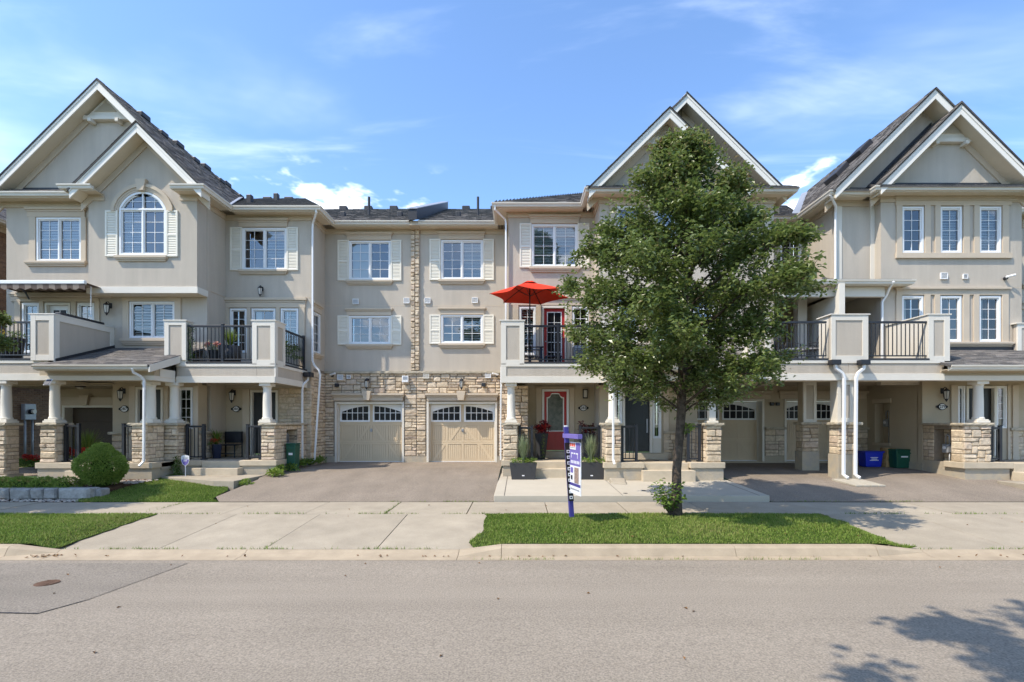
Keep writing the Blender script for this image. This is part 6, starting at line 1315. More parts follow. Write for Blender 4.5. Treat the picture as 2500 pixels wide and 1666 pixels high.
for k in range(4):
    x0 = X(2050, 13.9) + k * .2; mb = MB(); mb.hexa([(x0 + .15, 13.45, zdrive(13.5)), (x0 + .33, 13.45, zdrive(13.5)), (x0 + .18, 14.25, zdrive(14.2)), (x0, 14.25, zdrive(14.2)), (x0 + .15, 13.45, zdrive(13.5) + .045), (x0 + .33, 13.45, zdrive(13.5) + .045), (x0 + .18, 14.25, zdrive(14.2) + .06), (x0, 14.25, zdrive(14.2) + .06)]); mb.build('board', 'wood', t, bevel=.008)
# carport back wall and side wall with the meter niche
C_ = 18.4; gd = garage_door(H, C_, 1914, 2082, 975, 1127, recess=.35); head(H, front(C_), X(1900, C_), X(2117, C_), Z(974, C_), Z(955, C_), name='garage_lintel')
wall(H, front(C_), X(1891, C_) + .001, 12.75, 0, ZB + .14, [gd], m='taupe')
stones(H, front(C_ - .03), X(2086, C_), 12.5, .25, 1.2, seed=160, rough=.4); bx(H, 'wainscot_back', 'mortar', front(C_), X(2084, C_), 12.5, -.03, 0, .25, 1.2); rough_slab(H, 'wainscot_cap', X(2084, C_), 12.5, C_ - .12, C_, 1.2, 1.29, seed=19)
fl = Fr('l', 12.5); nh = (17.3, 18.0, .75, 2.12); wall(H, fl, 15.86, C_, .2, ZB + .14, [nh], m='taupe', thick=.3); bx(H, 'niche_back', 'taupe', fl, 17.2, 18.1, .3, .33, .6, 2.2); bx(H, 'foundation', 'parge', fl, 15.86, C_, -.02, .0, -.2, .2)
for a, b, c, e in ((17.2, 18.1, 2.12, 2.26), (17.22, 18.08, .66, .75)): bx(H, 'niche_trim', 'trim_tan', fl, a, b, -.04, 0, c, e)
lantern(X(2124, C_), C_ - .02, Z(988, C_), 'dark wall lantern at the back of the carport by the bins', 1.15)
D_ = 15.88; fd = front(D_); dl = [hole(D_, (2338, 2354), (943, 1046)), hole(D_, (2356, 2430), (943, 1100)), hole(D_, (2432, 2456), (943, 1046))]
wall(H, fd, 12.5, 16.4, .2, ZB + .12, dl, m='taupe')
door(H, fd, X(2357, D_), X(2430, D_), .42, Z(943, D_), 'black_door', kind='panel')
for (a, b) in ((2338, 2355), (2432, 2457)): window(H, fd, X(a, D_), X(b, D_), Z(1046, D_), Z(943, D_), sashes=1, cols=1, rows=5, cover='none', b=.045, g='glass_clear', name='sidelight', deep=.35)
for a, b in ((2320, 2336), (2458, 2464), (2470, 2484)): pilaster(H, fd, X(a, D_), X(b, D_), .3, ZB - .02)
stones(H, front(D_), X(2464, D_), 16.4, .3, 1.2, seed=161, rough=.5); rough_slab(H, 'wainscot_cap', X(2462, D_), 16.4, D_ - .1, D_, 1.2, 1.28, seed=22)
pier(H, 12.5, X(2420, 14.4), 14.4, 14.85, ZL, 1.44, 163, faces='fl', mh=.12); column(H, X(2388, 14.62), 14.62, 1.44, ZB)
mb = MB(); mb.box(12.52, 12.9, 15.45, D_, .1, 1.37); mb.box(12.52, 12.9, 14.85, 15.45, 1.25, 1.37); mb.box(12.82, 12.9, 14.85, 15.45, .1, 1.25); mb.build('half_wall', 'mortar', H)
stones(H, Fr('l', 12.52), 15.45, D_, .3, 1.36, seed=166, rough=.35); stones(H, Fr('l', 12.82), 14.85, 15.45, .3, 1.25, seed=167, rough=.35); rough_slab(H, 'wall_cap', 12.44, 12.98, 14.9, D_, 1.37, 1.44, seed=23)
slab(H, 'porch_ledge', 'ledge', 12.42, X(2472, 14.35), 14.3, 15.0, ZL - .17, ZL, bevel=.012); slab(H, 'foundation', 'parge', 12.5, X(2466, 14.35), 14.36, 14.95, -.4, ZL - .17); slab(H, 'foundation', 'parge', 12.5, 12.9, 14.95, D_, -.3, .3)
slab(H, 'step', 'ledge', X(2472, 14.35) + .002, 16.5, 14.3, 14.8, -.2, .31, bevel=.012); slab(H, 'step', 'ledge', X(2466, 14.35), 16.5, 13.95, 14.3, -.3, .08, bevel=.012); slab(H, 'walkway', 'concrete', 13.0, 16.5, 13.0, 13.94, -.4, -.135, bevel=.01)
slab(H, 'porch_floor', 'concrete', 12.9, 16.4, 14.75, D_, .05, .30)
railing(H, front(14.62), X(2421, 14.5), X(2454, 14.5), ZL, 1.32, posts=(X(2424, 14.5), X(2451, 14.5)), foot=True, pitch=.12)
slab(H, 'porch_beam', 'trim_white', X(2300, 14.37), 17, 14.37, 14.6, ZB, ZB + .14, bevel=.005); slab(H, 'porch_beam', 'taupe', X(2305, 14.37), 17, 14.39, 14.58, ZB + .14, 2.95)
slab(H, 'porch_ceiling', 'soffit', 12.4, 17, 14.6, D_, ZB + .1, ZB + .12)
eave(H, [(X(2322, 14.0), 14.39), (17, 14.39)], zs=2.90, ov=.30, frieze=.02)
shingles(H, [(X(2318, 14.0), 14.0), (17, 14.0), (17, A - .01), (RX1 + .01, A - .01), (RX1 + .01, 14.3), (X(2318, 14.0), 14.3)], lambda x, y: 3.03 + (y - 14.0) * .345, seed=146)
mb = MB(); mb.box(RX1, 15.7, A - .03, A - .005, 3.68, 3.80); mb.build('flashing', 'flash', H)
plaque(2298.5, 993.5, D_, '279', 'oval black and white plaque reading 279 at the right porch'); lantern(X(2300, D_), D_, Z(960, D_), 'dark wall lantern on the rightmost porch', 1.15)
# gas meters in the wall niches
def gas_meter(x, y, z, label, fx=-1):
    t = thing('gas_meter', label, 'gas meter', (x, y, z), 'gas meters in the wall niches'); mb = MB(); mb.box(x - .08, x + .08, y - .11, y + .11, z, z + .26); mb.build('meter_body', 'steel', t, bevel=.03, )
    mb = MB(); mb.tube([(x, y - .08, z + .26), (x, y - .08, z + .5), (x, y - .02, z + .56), (x, y + .05, z + .5), (x, y + .05, z + .26)], .018, 8); mb.tube([(x, y - .08, z - .55), (x, y - .08, z + .02)], .016, 8); mb.build('pipe', 'steel', t, smooth=True)
    mb = MB(); mb.tube([(x + fx * .08, y, z + .15), (x + fx * .1, y, z + .15)], .05, 14); mb.build('dial', 'sign_white', t)
gas_meter(12.66, 15.15, .55, 'grey gas meter in the stone niche below the right porch'); gas_meter(12.68, 17.65, 1.3, 'grey gas meter in the stucco niche of the carport side wall'); gas_meter(-7.46, 16.5, .55, 'grey gas meter above the tall green bin in the stone niche', 1)

# ------------------------------------------------------------------ the next house at the right edge, and the brick house at the left
H = thing('townhouse', 'sliver of the next stucco townhouse at the right edge of the photo', 'townhouse', (19, 17.6, 0), 'terrace of stucco townhouses')
A = 17.6; q1 = (17.35, 18.6, 6.2, 8.1); q2 = (17.35, 18.6, 3.6, 5.3)
for q in (q1, q2): window(H, front(A), *q, cover='none')
wall(H, front(A), 15.71, 22, 0, ZS, [q1, q2]); eave(H, [(16.2, A), (22, A)])
for z in (8.14, 5.34): head(H, front(A), 17.2, 18.8, z, z + .25)
for z in (6.05, 3.45): sill(H, front(A), 17.2, 18.8, z, z + .15)
shingles(H, [(15.9, 17.1), (22, 17.1), (22, 24), (15.9, 24)], lambda x, y: 8.63 + .467 * (y - 17.1), seed=150, tabs=False)
panelled(H, front(15.85), X(2483, 15.85), X(2540, 15.85), 3.3, 4.5, name='parapet'); capboard(H, X(2478, 15.85), X(2545, 15.85), 15.8, 16.2, 4.5)

H = thing('brick_house', 'brown brick neighbouring house at the left edge behind the carport', 'house', (-20, 18, 0))
bxw = -18.6; wall(H, Fr('r', bxw - .012), 15.5, 27, -.5, 8.45, m='mortar', name='wall')
r = random.Random(77); mb = MB(); zz = -.4; k = 0
while zz < 8.4:
    u = 15.5 + (.11 if k % 2 else 0)
    while u < 25.5:
        if u < 21.5: mb.box(bxw - .012, bxw + r.uniform(-.002, .002), u, u + .205, zz, zz + .064, tint=r.random())
        u += .218
    zz += .0765; k += 1
mb.build('brick_courses', 'brick', H, kind='stuff')
eave(H, [(bxw, 27), (bxw, 15.5), (-26, 15.5)][::-1][0:0] or [(-26, 15.5), (bxw, 15.5), (bxw, 27)], zs=8.45)
shingles(H, [(bxw + .5, 15.0), (bxw + .5, 27), (-23, 27), (-23, 19.5)], lambda x, y: 8.58 + (bxw + .5 - x) * .75, seed=151)
t = thing('electric_meter', 'grey electric meter box with round dial on the brick side wall', 'electric meter', (bxw + .1, 18.9, 1.9)); 
my_ = 19.3
mb = MB(); mb.box(bxw, bxw + .16, my_ - .2, my_ + .25, 1.55, 2.15); mb.build('box', 'steel', t, bevel=.02)
mb = MB(); mb.tube([(bxw + .16, my_ + .02, 1.86), (bxw + .25, my_ + .02, 1.86)], .10, 18); mb.build('dial', 'black', t); mb = MB(); mb.tube([(bxw + .25, my_ + .02, 1.86), (bxw + .32, my_ + .02, 1.86)], .08, 18); mb.build('dial_glass', 'lamp_glass', t)
for dy in (-.12, .17):
    mb = MB(); mb.tube([(bxw + .08, my_ + dy, 1.56), (bxw + .08, my_ + dy, -.1)], .035, 8); mb.build('conduit', 'steel', t, smooth=True)

# ================================================================== trees and plants
def leaf(mb_v, mb_f, mb_t, p, d, up, L, w_, c, fold=.25):
    d = d.normalized(); s = d.cross(up); s = s.normalized() if s.length > 1e-4 else d.orthogonal().normalized(); n = s.cross(d)
    k = len(mb_v); m = p + d * L * .45
    mb_v += [tuple(p), tuple(m + s * w_ * .5 + n * w_ * fold), tuple(p + d * L - n * L * .14), tuple(m - s * w_ * .5 + n * w_ * fold)]
    mb_f += [(k, k + 1, k + 2), (k, k + 2, k + 3)]; mb_t += [c, c]
def rdir(r, zlo=-1., zhi=1.):
    a = r.uniform(0, 6.2832); z = r.uniform(zlo, zhi); q = math.sqrt(max(0, 1 - z * z)); return Vector((q * math.cos(a), q * math.sin(a), z))
ENV = [(2.2, .7), (2.5, 1.65), (3.0, 2.15), (3.9, 2.45), (4.7, 2.42), (5.3, 2.05), (5.9, 1.6), (6.4, 1.2), (6.9, .75), (7.4, .3), (7.75, .1)]
def env(z):
    if z <= ENV[0][0]: return ENV[0][1]
    for (a, ra), (b, rb) in zip(ENV, ENV[1:]):
        if z <= b: return ra + (rb - ra) * (z - a) / (b - a)
    return 0.
def make_tree(seed=4):
    """trunk with limbs, and a crown of some thirty thousand leaves, about 8 m high, foot at the origin"""
    r = random.Random(seed); wood = MB(); lv, lf, lt = [], [], []
    tr = [Vector((0, 0, -.1)), Vector((.015, 0, .35)), Vector((.02, 0, .9)), Vector((.09, .01, 1.5)), Vector((.15, .02, 2.1)), Vector((.17, .03, 2.7)), Vector((.20, .02, 3.6)), Vector((.27, .04, 4.7)), Vector((.27, .0, 5.8)), Vector((.2, .02, 6.7)), Vector((.12, .0, 7.5))]
    wood.tube(tr, [.14, .10, .088, .083, .09, .085, .07, .052, .038, .024, .008], 12)
    def on_trunk(z):
        for a, b in zip(tr, tr[1:]):
            if a.z <= z <= b.z: return a + (b - a) * ((z - a.z) / (b.z - a.z))
        return tr[-1]
    def cluster(p, dirn, n, spread, top):
        for _ in range(n):
            q = p + rdir(r) * spread * r.random() ** .6; d = (dirn * .5 + rdir(r, -.75, .5)).normalized()
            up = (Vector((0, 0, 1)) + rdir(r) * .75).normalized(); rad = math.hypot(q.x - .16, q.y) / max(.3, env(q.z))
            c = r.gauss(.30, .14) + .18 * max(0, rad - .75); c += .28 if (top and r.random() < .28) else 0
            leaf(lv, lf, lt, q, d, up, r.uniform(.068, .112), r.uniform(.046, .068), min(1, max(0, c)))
    nb = 54
    for i in range(nb):
        f = i / (nb - 1); z0 = 2.0 + 4.9 * f ** 1.05; a = i * 2.39996 + r.uniform(-.3, .3); P0 = on_trunk(z0); rise = (.45 + .75 * f) * r.uniform(.8, 1.2)
        z1 = min(z0 + rise, 7.0 + .3 * r.random()); L = env(min(z1, 7.6)) * r.uniform(.68, 1.10); tip = Vector((.16 + L * math.cos(a), L * math.sin(a), z1 + r.uniform(-.1, .25)))
        mid = P0.lerp(tip, .5) + Vector((0, 0, .12 * L)) + rdir(r) * .06
        pts = [P0, P0.lerp(mid, .6) + Vector((0, 0, .02)), mid, mid.lerp(tip, .6) + Vector((0, 0, .03)), tip]; b = .012 + .022 * L / 2.4
        wood.tube(pts, [b, b * .8, b * .6, b * .4, .004], 6)
        def on(t):
            t = t * 4; k = min(3, int(t)); return pts[k].lerp(pts[k + 1], t - k)
        ns = int(7 + 9 * L)
        for j in range(ns):
            t = .22 + .78 * (j + r.random()) / ns; Q = on(t); axis = (tip - P0).normalized()
            d = (axis * .6 + rdir(r, -.6, .9)).normalized(); ln = r.uniform(.25, .6) * (1.15 - .5 * t); E = Q + d * ln + Vector((0, 0, .05))
            E.z = min(E.z, 7.45)
            for _k in range(3):
                lim = env(E.z) * 1.10; hr = math.hypot(E.x - .16, E.y)
                if hr > lim: E = Vector((.16 + (E.x - .16) * lim / hr, E.y * lim / hr, E.z))
            wood.tube([Q, Q.lerp(E, .5) + rdir(r) * .03, E], [.008, .006, .003], 4)
            top = E.z > 5.9
            for s in range(4): cluster(Q.lerp(E, .35 + .22 * s), d, 13, .17, top)
        cluster(tip, (tip - mid).normalized(), 16, .14, z0 > 5.2)
    for _ in range(440):                                   # the outer twigs between the limbs
        z = r.uniform(2.3, 7.2); e = env(z)
        if r.random() > (e / 2.46) ** 1.3 + .05: continue
        a = r.uniform(0, 6.2832); q = e * r.uniform(.4, .98) ** .7 * (1 + .08 * math.sin(a * 5 + z * 3)); P = Vector((.16 + q * math.cos(a), q * math.sin(a), z)); ax_ = on_trunk(max(2., z - .5 * q)); d = (P - ax_).normalized()
        wood.tube([P - d * .38, P - d * .15 + rdir(r) * .03, P], [.007, .005, .003], 4); cluster(P, d, 18, .2, z > 5.9); cluster(P - d * .2, d, 10, .16, z > 5.9)
    for k in range(14): cluster(on_trunk(6.2 + 1.25 * k / 13) + rdir(r) * .08, Vector((0, 0, 1)), 9, .14, True)
    wm = wood.mesh('trunk'); wm.materials.append(M['bark']); wm.polygons.foreach_set('use_smooth', [True] * len(wm.polygons))
    cm = MB(); cm.v, cm.f, cm.t = lv, lf, lt; cm = cm.mesh('crown'); cm.materials.append(M['leaf']); return wm, cm
TW, TCR = make_tree()
def place_tree(loc, rotz, s, label):
    t = thing('street_tree', label, 'tree', loc, 'street trees'); t.rotation_euler = (0, 0, rotz); t.scale = (s, s, s)
    for nm, me in (('trunk', TW), ('crown', TCR)):
        o = bpy.data.objects.new(nm, me); COL.objects.link(o); o.parent = t
        if nm == 'crown': o['kind'] = 'stuff'
    return t
TY = 10.15; TX = X(1650, TY); TZ = zb(TX, TY)
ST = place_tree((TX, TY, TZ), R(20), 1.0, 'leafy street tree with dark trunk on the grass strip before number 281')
place_tree((-13.45, 10.2, -.45), R(130), .9, 'street tree beyond the left edge, only leaf tips showing beside the brick house')
place_tree((1.25, -2.6, -.55), R(250), 2.1, 'big street tree behind the viewer casting the leafy shadow on the road')

def leafball(name, m, label, cat, cx, cy, z0, rx, rz, n, seed, size=(.03, .055), lumps=9, egg=.0, group=None, flat=False):
    """dense clipped or loose shrub: stems inside, leaf tufts on a lumpy shell"""
    r = random.Random(seed); t = thing(name, label, cat, (cx, cy, z0), group); v, f, c_ = [], [], []
    lump = [(rdir(r, -.3, 1), r.uniform(.08, .18)) for _ in range(lumps * 5)]
    for _ in range(n):
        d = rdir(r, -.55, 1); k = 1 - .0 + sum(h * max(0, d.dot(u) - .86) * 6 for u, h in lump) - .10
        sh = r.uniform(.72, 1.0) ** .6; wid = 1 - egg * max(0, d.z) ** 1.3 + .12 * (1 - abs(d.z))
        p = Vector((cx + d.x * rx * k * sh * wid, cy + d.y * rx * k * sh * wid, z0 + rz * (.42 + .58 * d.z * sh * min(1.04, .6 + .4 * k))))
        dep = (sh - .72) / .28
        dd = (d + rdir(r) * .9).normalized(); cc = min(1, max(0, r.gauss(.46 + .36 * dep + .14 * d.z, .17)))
        leaf(v, f, c_, p, dd, (d + rdir(r) * .5).normalized(), r.uniform(*size), r.uniform(*size) * .55, cc)
    mb = MB(); mb.v, mb.f, mb.t = v, f, c_; mb.build('foliage', m, t, kind='stuff')
    mb = MB()
    for k in range(7):
        d = rdir(r, .3, 1); mb.tube([(cx + r.uniform(-.03, .03), cy + r.uniform(-.03, .03), z0 - .06), (cx + d.x * rx * .35, cy + d.y * rx * .35, z0 + rz * .4), (cx + d.x * rx * .7, cy + d.y * rx * .7, z0 + rz * (.4 + .35 * d.z))], [.018, .012, .004], 5)
    mb.build('stems', 'bark', t)
    # solid dark core added so that light does not leak straight through
    mb = MB(); mb.lathe(cx, cy, [(rx * .4, z0 + rz * .02), (rx * .6, z0 + rz * .3), (rx * .5 * (1 - egg * .3), z0 + rz * .58), (rx * .2, z0 + rz * .76)], 14); mb.build('dark_core', 'lawn_soil', t, smooth=True)
    return t
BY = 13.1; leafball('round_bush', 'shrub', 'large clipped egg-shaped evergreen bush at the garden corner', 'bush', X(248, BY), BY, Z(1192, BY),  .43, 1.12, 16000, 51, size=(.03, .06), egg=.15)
for k, px in enumerate((3, 52, 108, 158)):
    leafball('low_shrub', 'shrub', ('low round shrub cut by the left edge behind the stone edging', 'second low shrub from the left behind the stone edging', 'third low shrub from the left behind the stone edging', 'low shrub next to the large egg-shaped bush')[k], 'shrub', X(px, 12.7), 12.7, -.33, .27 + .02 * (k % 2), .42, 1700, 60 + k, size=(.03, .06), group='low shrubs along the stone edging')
# sprouts from the foot and the side of the tree
def sprout(label, base, n, spread, h, seed, name='tree_sprout', bright=.35):
    r = random.Random(seed); t = thing(name, label, 'sprout', base); mb = MB(); v, f, c_ = [], [], []
    for k in range(n):
        a = r.uniform(0, 6.283); e = Vector(base) + Vector((math.cos(a) * spread * r.uniform(.3, 1), math.sin(a) * spread * r.uniform(.3, 1), h * r.uniform(.45, 1))); b = Vector(base); mid = b.lerp(e, .5) + Vector((0, 0, .06))
        mb.tube([b, mid, e], [.007, .005, .002], 4)
        for j in range(17):
            q = b.lerp(mid, j / 8) if j < 8 else mid.lerp(e, (j - 8) / 8)
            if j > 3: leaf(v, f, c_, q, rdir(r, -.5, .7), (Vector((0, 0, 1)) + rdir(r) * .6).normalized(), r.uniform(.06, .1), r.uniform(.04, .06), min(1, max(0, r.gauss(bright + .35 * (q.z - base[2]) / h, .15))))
    mb.build('stems', 'bark', t); mb = MB(); mb.v, mb.f, mb.t = v, f, c_; mb.build('leaves', 'shrub', t, kind='stuff'); return t
sprout('bright green sprouts round the foot of the street tree', (TX - .12, TY - .05, TZ), 34, .42, .74, 71); sprout('small green twig growing from the side of the tree trunk', (TX + .17, TY - .08, TZ + 1.55), 4, .3, .3, 72, bright=.5)

def reeds(t, cx, cy, z, n, h, spread, seed, m='greygrass', name='blades', w_=.006):
    r = random.Random(seed); v, f, c_ = [], [], []
    for _ in range(n):
        a = r.uniform(0, 6.283); L = h * r.uniform(.55, 1.05); o = r.random() ** .7 * spread; dx, dy = math.cos(a), math.sin(a); bx_, by_ = cx + dx * .03 * r.random(), cy + dy * .03 * r.random()
        k = len(v); P = [(bx_ + dx * o * q ** 1.7, by_ + dy * o * q ** 1.7, z + L * (q if o < spread * .8 else q - .25 * q ** 3)) for q in (0, .35, .7, 1)]; cc = min(1, max(0, r.gauss(.5, .25)))
        for q, (x, y, zz) in enumerate(P): ww = w_ * (1, 1, .75, .1)[q]; v += [(x - dy * ww, y + dx * ww, zz), (x + dy * ww, y - dx * ww, zz)]
        for q in range(3): f.append((k + 2 * q, k + 2 * q + 1, k + 2 * q + 3, k + 2 * q + 2)); c_.append(cc)
    mb = MB(); mb.v, mb.f, mb.t = v, f, c_; mb.build(name, m, t, kind='stuff')
def tufts(t, pts, seed, m='shrub', n=60, spread=.1, size=(.03, .05), name='foliage', bias=.5, zlo=-.2):
    r = random.Random(seed); v, f, c_ = [], [], []
    for p in pts:
        for _ in range(n):
            d = rdir(r, zlo, 1); q = Vector(p) + d * spread * r.random() ** .5; leaf(v, f, c_, q, (d + rdir(r) * .6).normalized(), (Vector((0, 0, 1)) + rdir(r) * .7).normalized(), r.uniform(*size), r.uniform(*size) * .7, min(1, max(0, r.gauss(bias, .2))))
    mb = MB(); mb.v, mb.f, mb.t = v, f, c_; mb.build(name, m, t, kind='stuff')

# rectangular planters with feather grass on the pad
def planter_box(px0, px1, Y, zt, zb_, lab, lab2, seed):
    x0, x1 = X(px0, Y), X(px1, Y); t = thing('planter_box', lab, 'planter', ((x0 + x1) / 2, Y + .2, zb_), 'dark planters on the pad'); i = .06
    mb = MB(); A = [(x0 + i, Y + .03, zb_), (x1 - i, Y + .03, zb_), (x1 - i, Y + .37, zb_), (x0 + i, Y + .37, zb_)]; B = [(x0, Y, zt), (x1, Y, zt), (x1, Y + .4, zt), (x0, Y + .4, zt)]; mb.loft(A, B); mb.build('box', 'planter', t, bevel=.01)
    c = (x0 + x1) / 2; mb = MB(); mb.box(c - .035, c + .035, Y + .018, Y + .03, zb_ + .10, zb_ + .13); mb.build('maker_tag', 'sign_white', t)
    g = thing('ornamental_grass', lab2, 'plant', (c, Y + .2, zt), 'feather grasses in the dark planters'); reeds(g, c, Y + .2, zt - .02, 300, .82, .26, seed)
    tufts(g, [(x0 + .08 + (x1 - x0 - .16) * k / 9, Y + .05 + .3 * ((k * 7) % 3) / 2, zt + .03) for k in range(10)], seed + 1, n=34, spread=.10, size=(.035, .06), name='leafy_filler', bias=.6)
planter_box(1244, 1311, 14.5, .30, zp(14.55), 'dark grey planter box left of the porch steps at number 283', 'feather grass rising from the planter left of the porch steps', 81)
planter_box(1411, 1479, 14.5, .31, zp(14.55), 'dark grey planter box right of the for-sale sign', 'feather grass rising from the planter behind the for-sale sign', 83)
# tall tapered pots with dark red foliage either side of the red door
def tall_pot(px, Y, lab, lab2, seed, zf=.29, red=True, vine=True, h=.82, r0=.12, r1=.22):
    x = X(px, Y); t = thing('tall_planter', lab, 'planter', (x, Y, zf)); mb = MB(); mb.lathe(x, Y, [(r0, zf), (r1, zf + h), (r1 - .02, zf + h), (r1 - .03, zf + h - .04)], 4); mb.build('pot', 'planter', t, bevel=.01)
    g = thing('dark_leaf_plant', lab2, 'plant', (x, Y, zf + h)); rr = random.Random(seed)
    tufts(g, [(x + rr.uniform(-.2, .2), Y + rr.uniform(-.12, .12), zf + h + rr.uniform(-.05, .30) * (1 - abs(rr.uniform(-.5, .5)))) for _ in range(16)], seed, m='flower_dark', n=26, spread=.11, size=(.05, .10), name='dark_leaves')
    tufts(g, [(x + rr.uniform(-.18, .2), Y - .1, zf + h + rr.uniform(.05, .22)) for _ in range(5)], seed + 1, m='flower_red' if red else 'shrub', n=20, spread=.09, size=(.04, .08), name='red_flowers' if red else 'green_leaves', bias=.2)
    if vine: tufts(g, [(x + .03, Y - r1 * .75, zf + h - .1 - k * .11) for k in range(8)], seed + 2, n=22, spread=.06, size=(.025, .04), name='trailing_vine', bias=.6)
tall_pot(1322, 16.2, 'tall black tapered pot on the porch left of the red door', 'dark red leafy plant in the pot left of the red door', 91)
tall_pot(1436, 16.3, 'tall black tapered pot right of the red door under plaque 283', 'purple-black plant right of the red door', 94, red=False, vine=False)

# ================================================================== street and porch objects
# for-sale sign: leaning post, arm and hanging board
y0 = 9.9; b = Vector((X(1396, y0), y0, zb(1, 9.9) - .02)); tp = Vector((X(1381.5, y0), y0, Z(1043, y0))); S_ = thing('for_sale_sign', 'indigo post with arm and hanging purple and white sale board on the grass', 'sign', b)
ax = (tp - b).normalized(); arm = Vector((.17, -.75, 0)).normalized(); sd = Vector((arm.y, -arm.x, 0)).normalized()
def obox(c0, c1, a, b_, m, name, H, bevel=.006):                       # bar from c0 to c1 with half sizes along a and b_
    mb = MB(); mb.hexa([tuple(c0 - a - b_), tuple(c0 + a - b_), tuple(c0 + a + b_), tuple(c0 - a + b_), tuple(c1 - a - b_), tuple(c1 + a - b_), tuple(c1 + a + b_), tuple(c1 - a + b_)]); return mb.build(name, m, H, bevel=bevel)
obox(b, tp, sd * .042, arm * .042, 'sign_blue', 'post', S_)
obox(tp + ax * .0, tp + ax * .03, sd * .03, arm * .03, 'sign_white', 'post_cap', S_)
ac_ = b.lerp(tp, .905); obox(ac_ - arm * .10, ac_ + arm * .78, Vector((0, 0, .042)), sd * .046, 'sign_face', 'arm', S_)
bt = ac_ + arm * .07 + sd * -.05 + Vector((0, 0, -.11)); wd = .62; ht = .97
obox(bt - Vector((0, 0, ht)), bt - Vector((0, 0, 0)), arm * 0 + sd * .006, arm * .0001, 'sign_white', 'board_edge', S_, bevel=0)
def plate(u0, u1, v0, v1, off, m, name, thick=.002):                    # rectangle on the board: u along the arm, v down from its top
    P = [bt + arm * u + Vector((0, 0, -v)) for u, v in ((u0, v0), (u1, v0), (u1, v1), (u0, v1))]; mb = MB(); mb.loft([tuple(p + sd * off) for p in P], [tuple(p + sd * (off + thick)) for p in P]); return mb.build(name, m, S_)
plate(0, wd, 0, ht, -.006, 'sign_white', 'board', .012)
for off in (.0063, -.0083):
    plate(.015, wd - .015, .01, .44, off, 'sign_face', 'purple_field'); plate(.015, .36, .012, .14, off * 1.35, 'sign_white', 'logo_box'); 
    for k in range(3): plate(.035 + k * .105, .035 + k * .105 + .085, .022, .085, off * 1.7, 'sign_red', 'red_letter')
    for k in range(6): plate(.05 + k * .05, .085 + k * .05, .10, .115, off * 1.7, 'steel', 'small_letter')
    for k in range(3): plate(.1 + k * .14, .2 + k * .14, .20, .225, off * 1.4, 'sign_white', 'white_stroke')
    plate(.1, .12, .20, .30, off * 1.45, 'sign_white', 'white_stroke'); plate(.45, .47, .20, .30, off * 1.45, 'sign_white', 'white_stroke')
    for k in range(6): plate(.08 + k * .085, .13 + k * .085, .345, .40, off * 1.4, 'sign_white', 'white_letter')
    plate(.28, .52, .47, .76, off * 1.4, 'skin', 'portrait_print'); plate(.06, .2, .48, .58, off * 1.4, 'sign_face', 'printed_block'); plate(.08, .17, .63, .71, off * 1.4, 'text_black', 'round_mark')
    plate(.01, wd - .01, .77, .82, off * 1.3, 'sign_blue', 'purple_band')
    for k in range(11): plate(.06 + k * .046, .06 + k * .046 + .03, .87, .895, off * 1.4, 'steel', 'small_letter')
# narrow black rider hung on the post
P0 = ac_ - arm * .052 + Vector((0, 0, -.13))
rd = obox(b.lerp(tp, .20) + arm * .06 + sd * .01, b.lerp(tp, .83) + arm * .06 + sd * .01, arm * .015, sd * .05, 'text_black', 'rider', S_, bevel=0)
for k in range(9):
    c = b.lerp(tp, .24 + .062 * k) + arm * .0805 + sd * .01; obox(c - ax * .03, c + ax * .03, arm * .0012, sd * .032, 'sign_white', 'rider_letter', S_, bevel=0)
    c = c + arm * .0016; obox(c - ax * .012, c + ax * .012, arm * .0012, sd * .018, 'text_black', 'rider_letter', S_, bevel=0)
# shield-shaped yard sign
Y = 14.6; x, zt, zb_ = X(452, Y), Z(1111, Y), Z(1139, Y); t = thing('yard_sign', 'small purple and white shield sign on a stake in the lawn', 'sign', (x, Y, zl(x, Y)))
shp = lambda k: [(x - .11 * k, zt - .03), (x, zt), (x + .11 * k, zt - .03), (x + .115 * k, zt - .16), (x + .08 * k, zt - .26), (x, zt - .33), (x - .08 * k, zt - .26), (x - .115 * k, zt - .16)]
mb = MB(); mb.loft([(u, Y, v) for u, v in shp(1)], [(u, Y + .01, v) for u, v in shp(1)]); mb.build('shield', 'sign_white', t)
mb = MB(); q = [(x - .098, zt - .13), (x + .098, zt - .13), (x + .1, zt - .17), (x + .068, zt - .25), (x, zt - .31), (x - .068, zt - .25), (x - .1, zt - .17)]; mb.loft([(u, Y - .003, v) for u, v in q], [(u, Y - .0005, v) for u, v in q]); mb.build('purple_field', 'sign_face', t)
mb = MB(); mb.box(x - .07, x + .07, Y - .003, Y - .0005, zt - .105, zt - .075); mb.build('printed_line', 'steel', t); mb = MB(); mb.box(x - .055, x + .055, Y - .006, Y - .0035, zt - .18, zt - .16); mb.build('printed_line', 'sign_white', t)
mb = MB(); mb.tube([(x, Y + .015, zl(x, Y) - .1), (x, Y + .015, zt - .2)], .01, 6); mb.build('stake', 'sign_white', t)
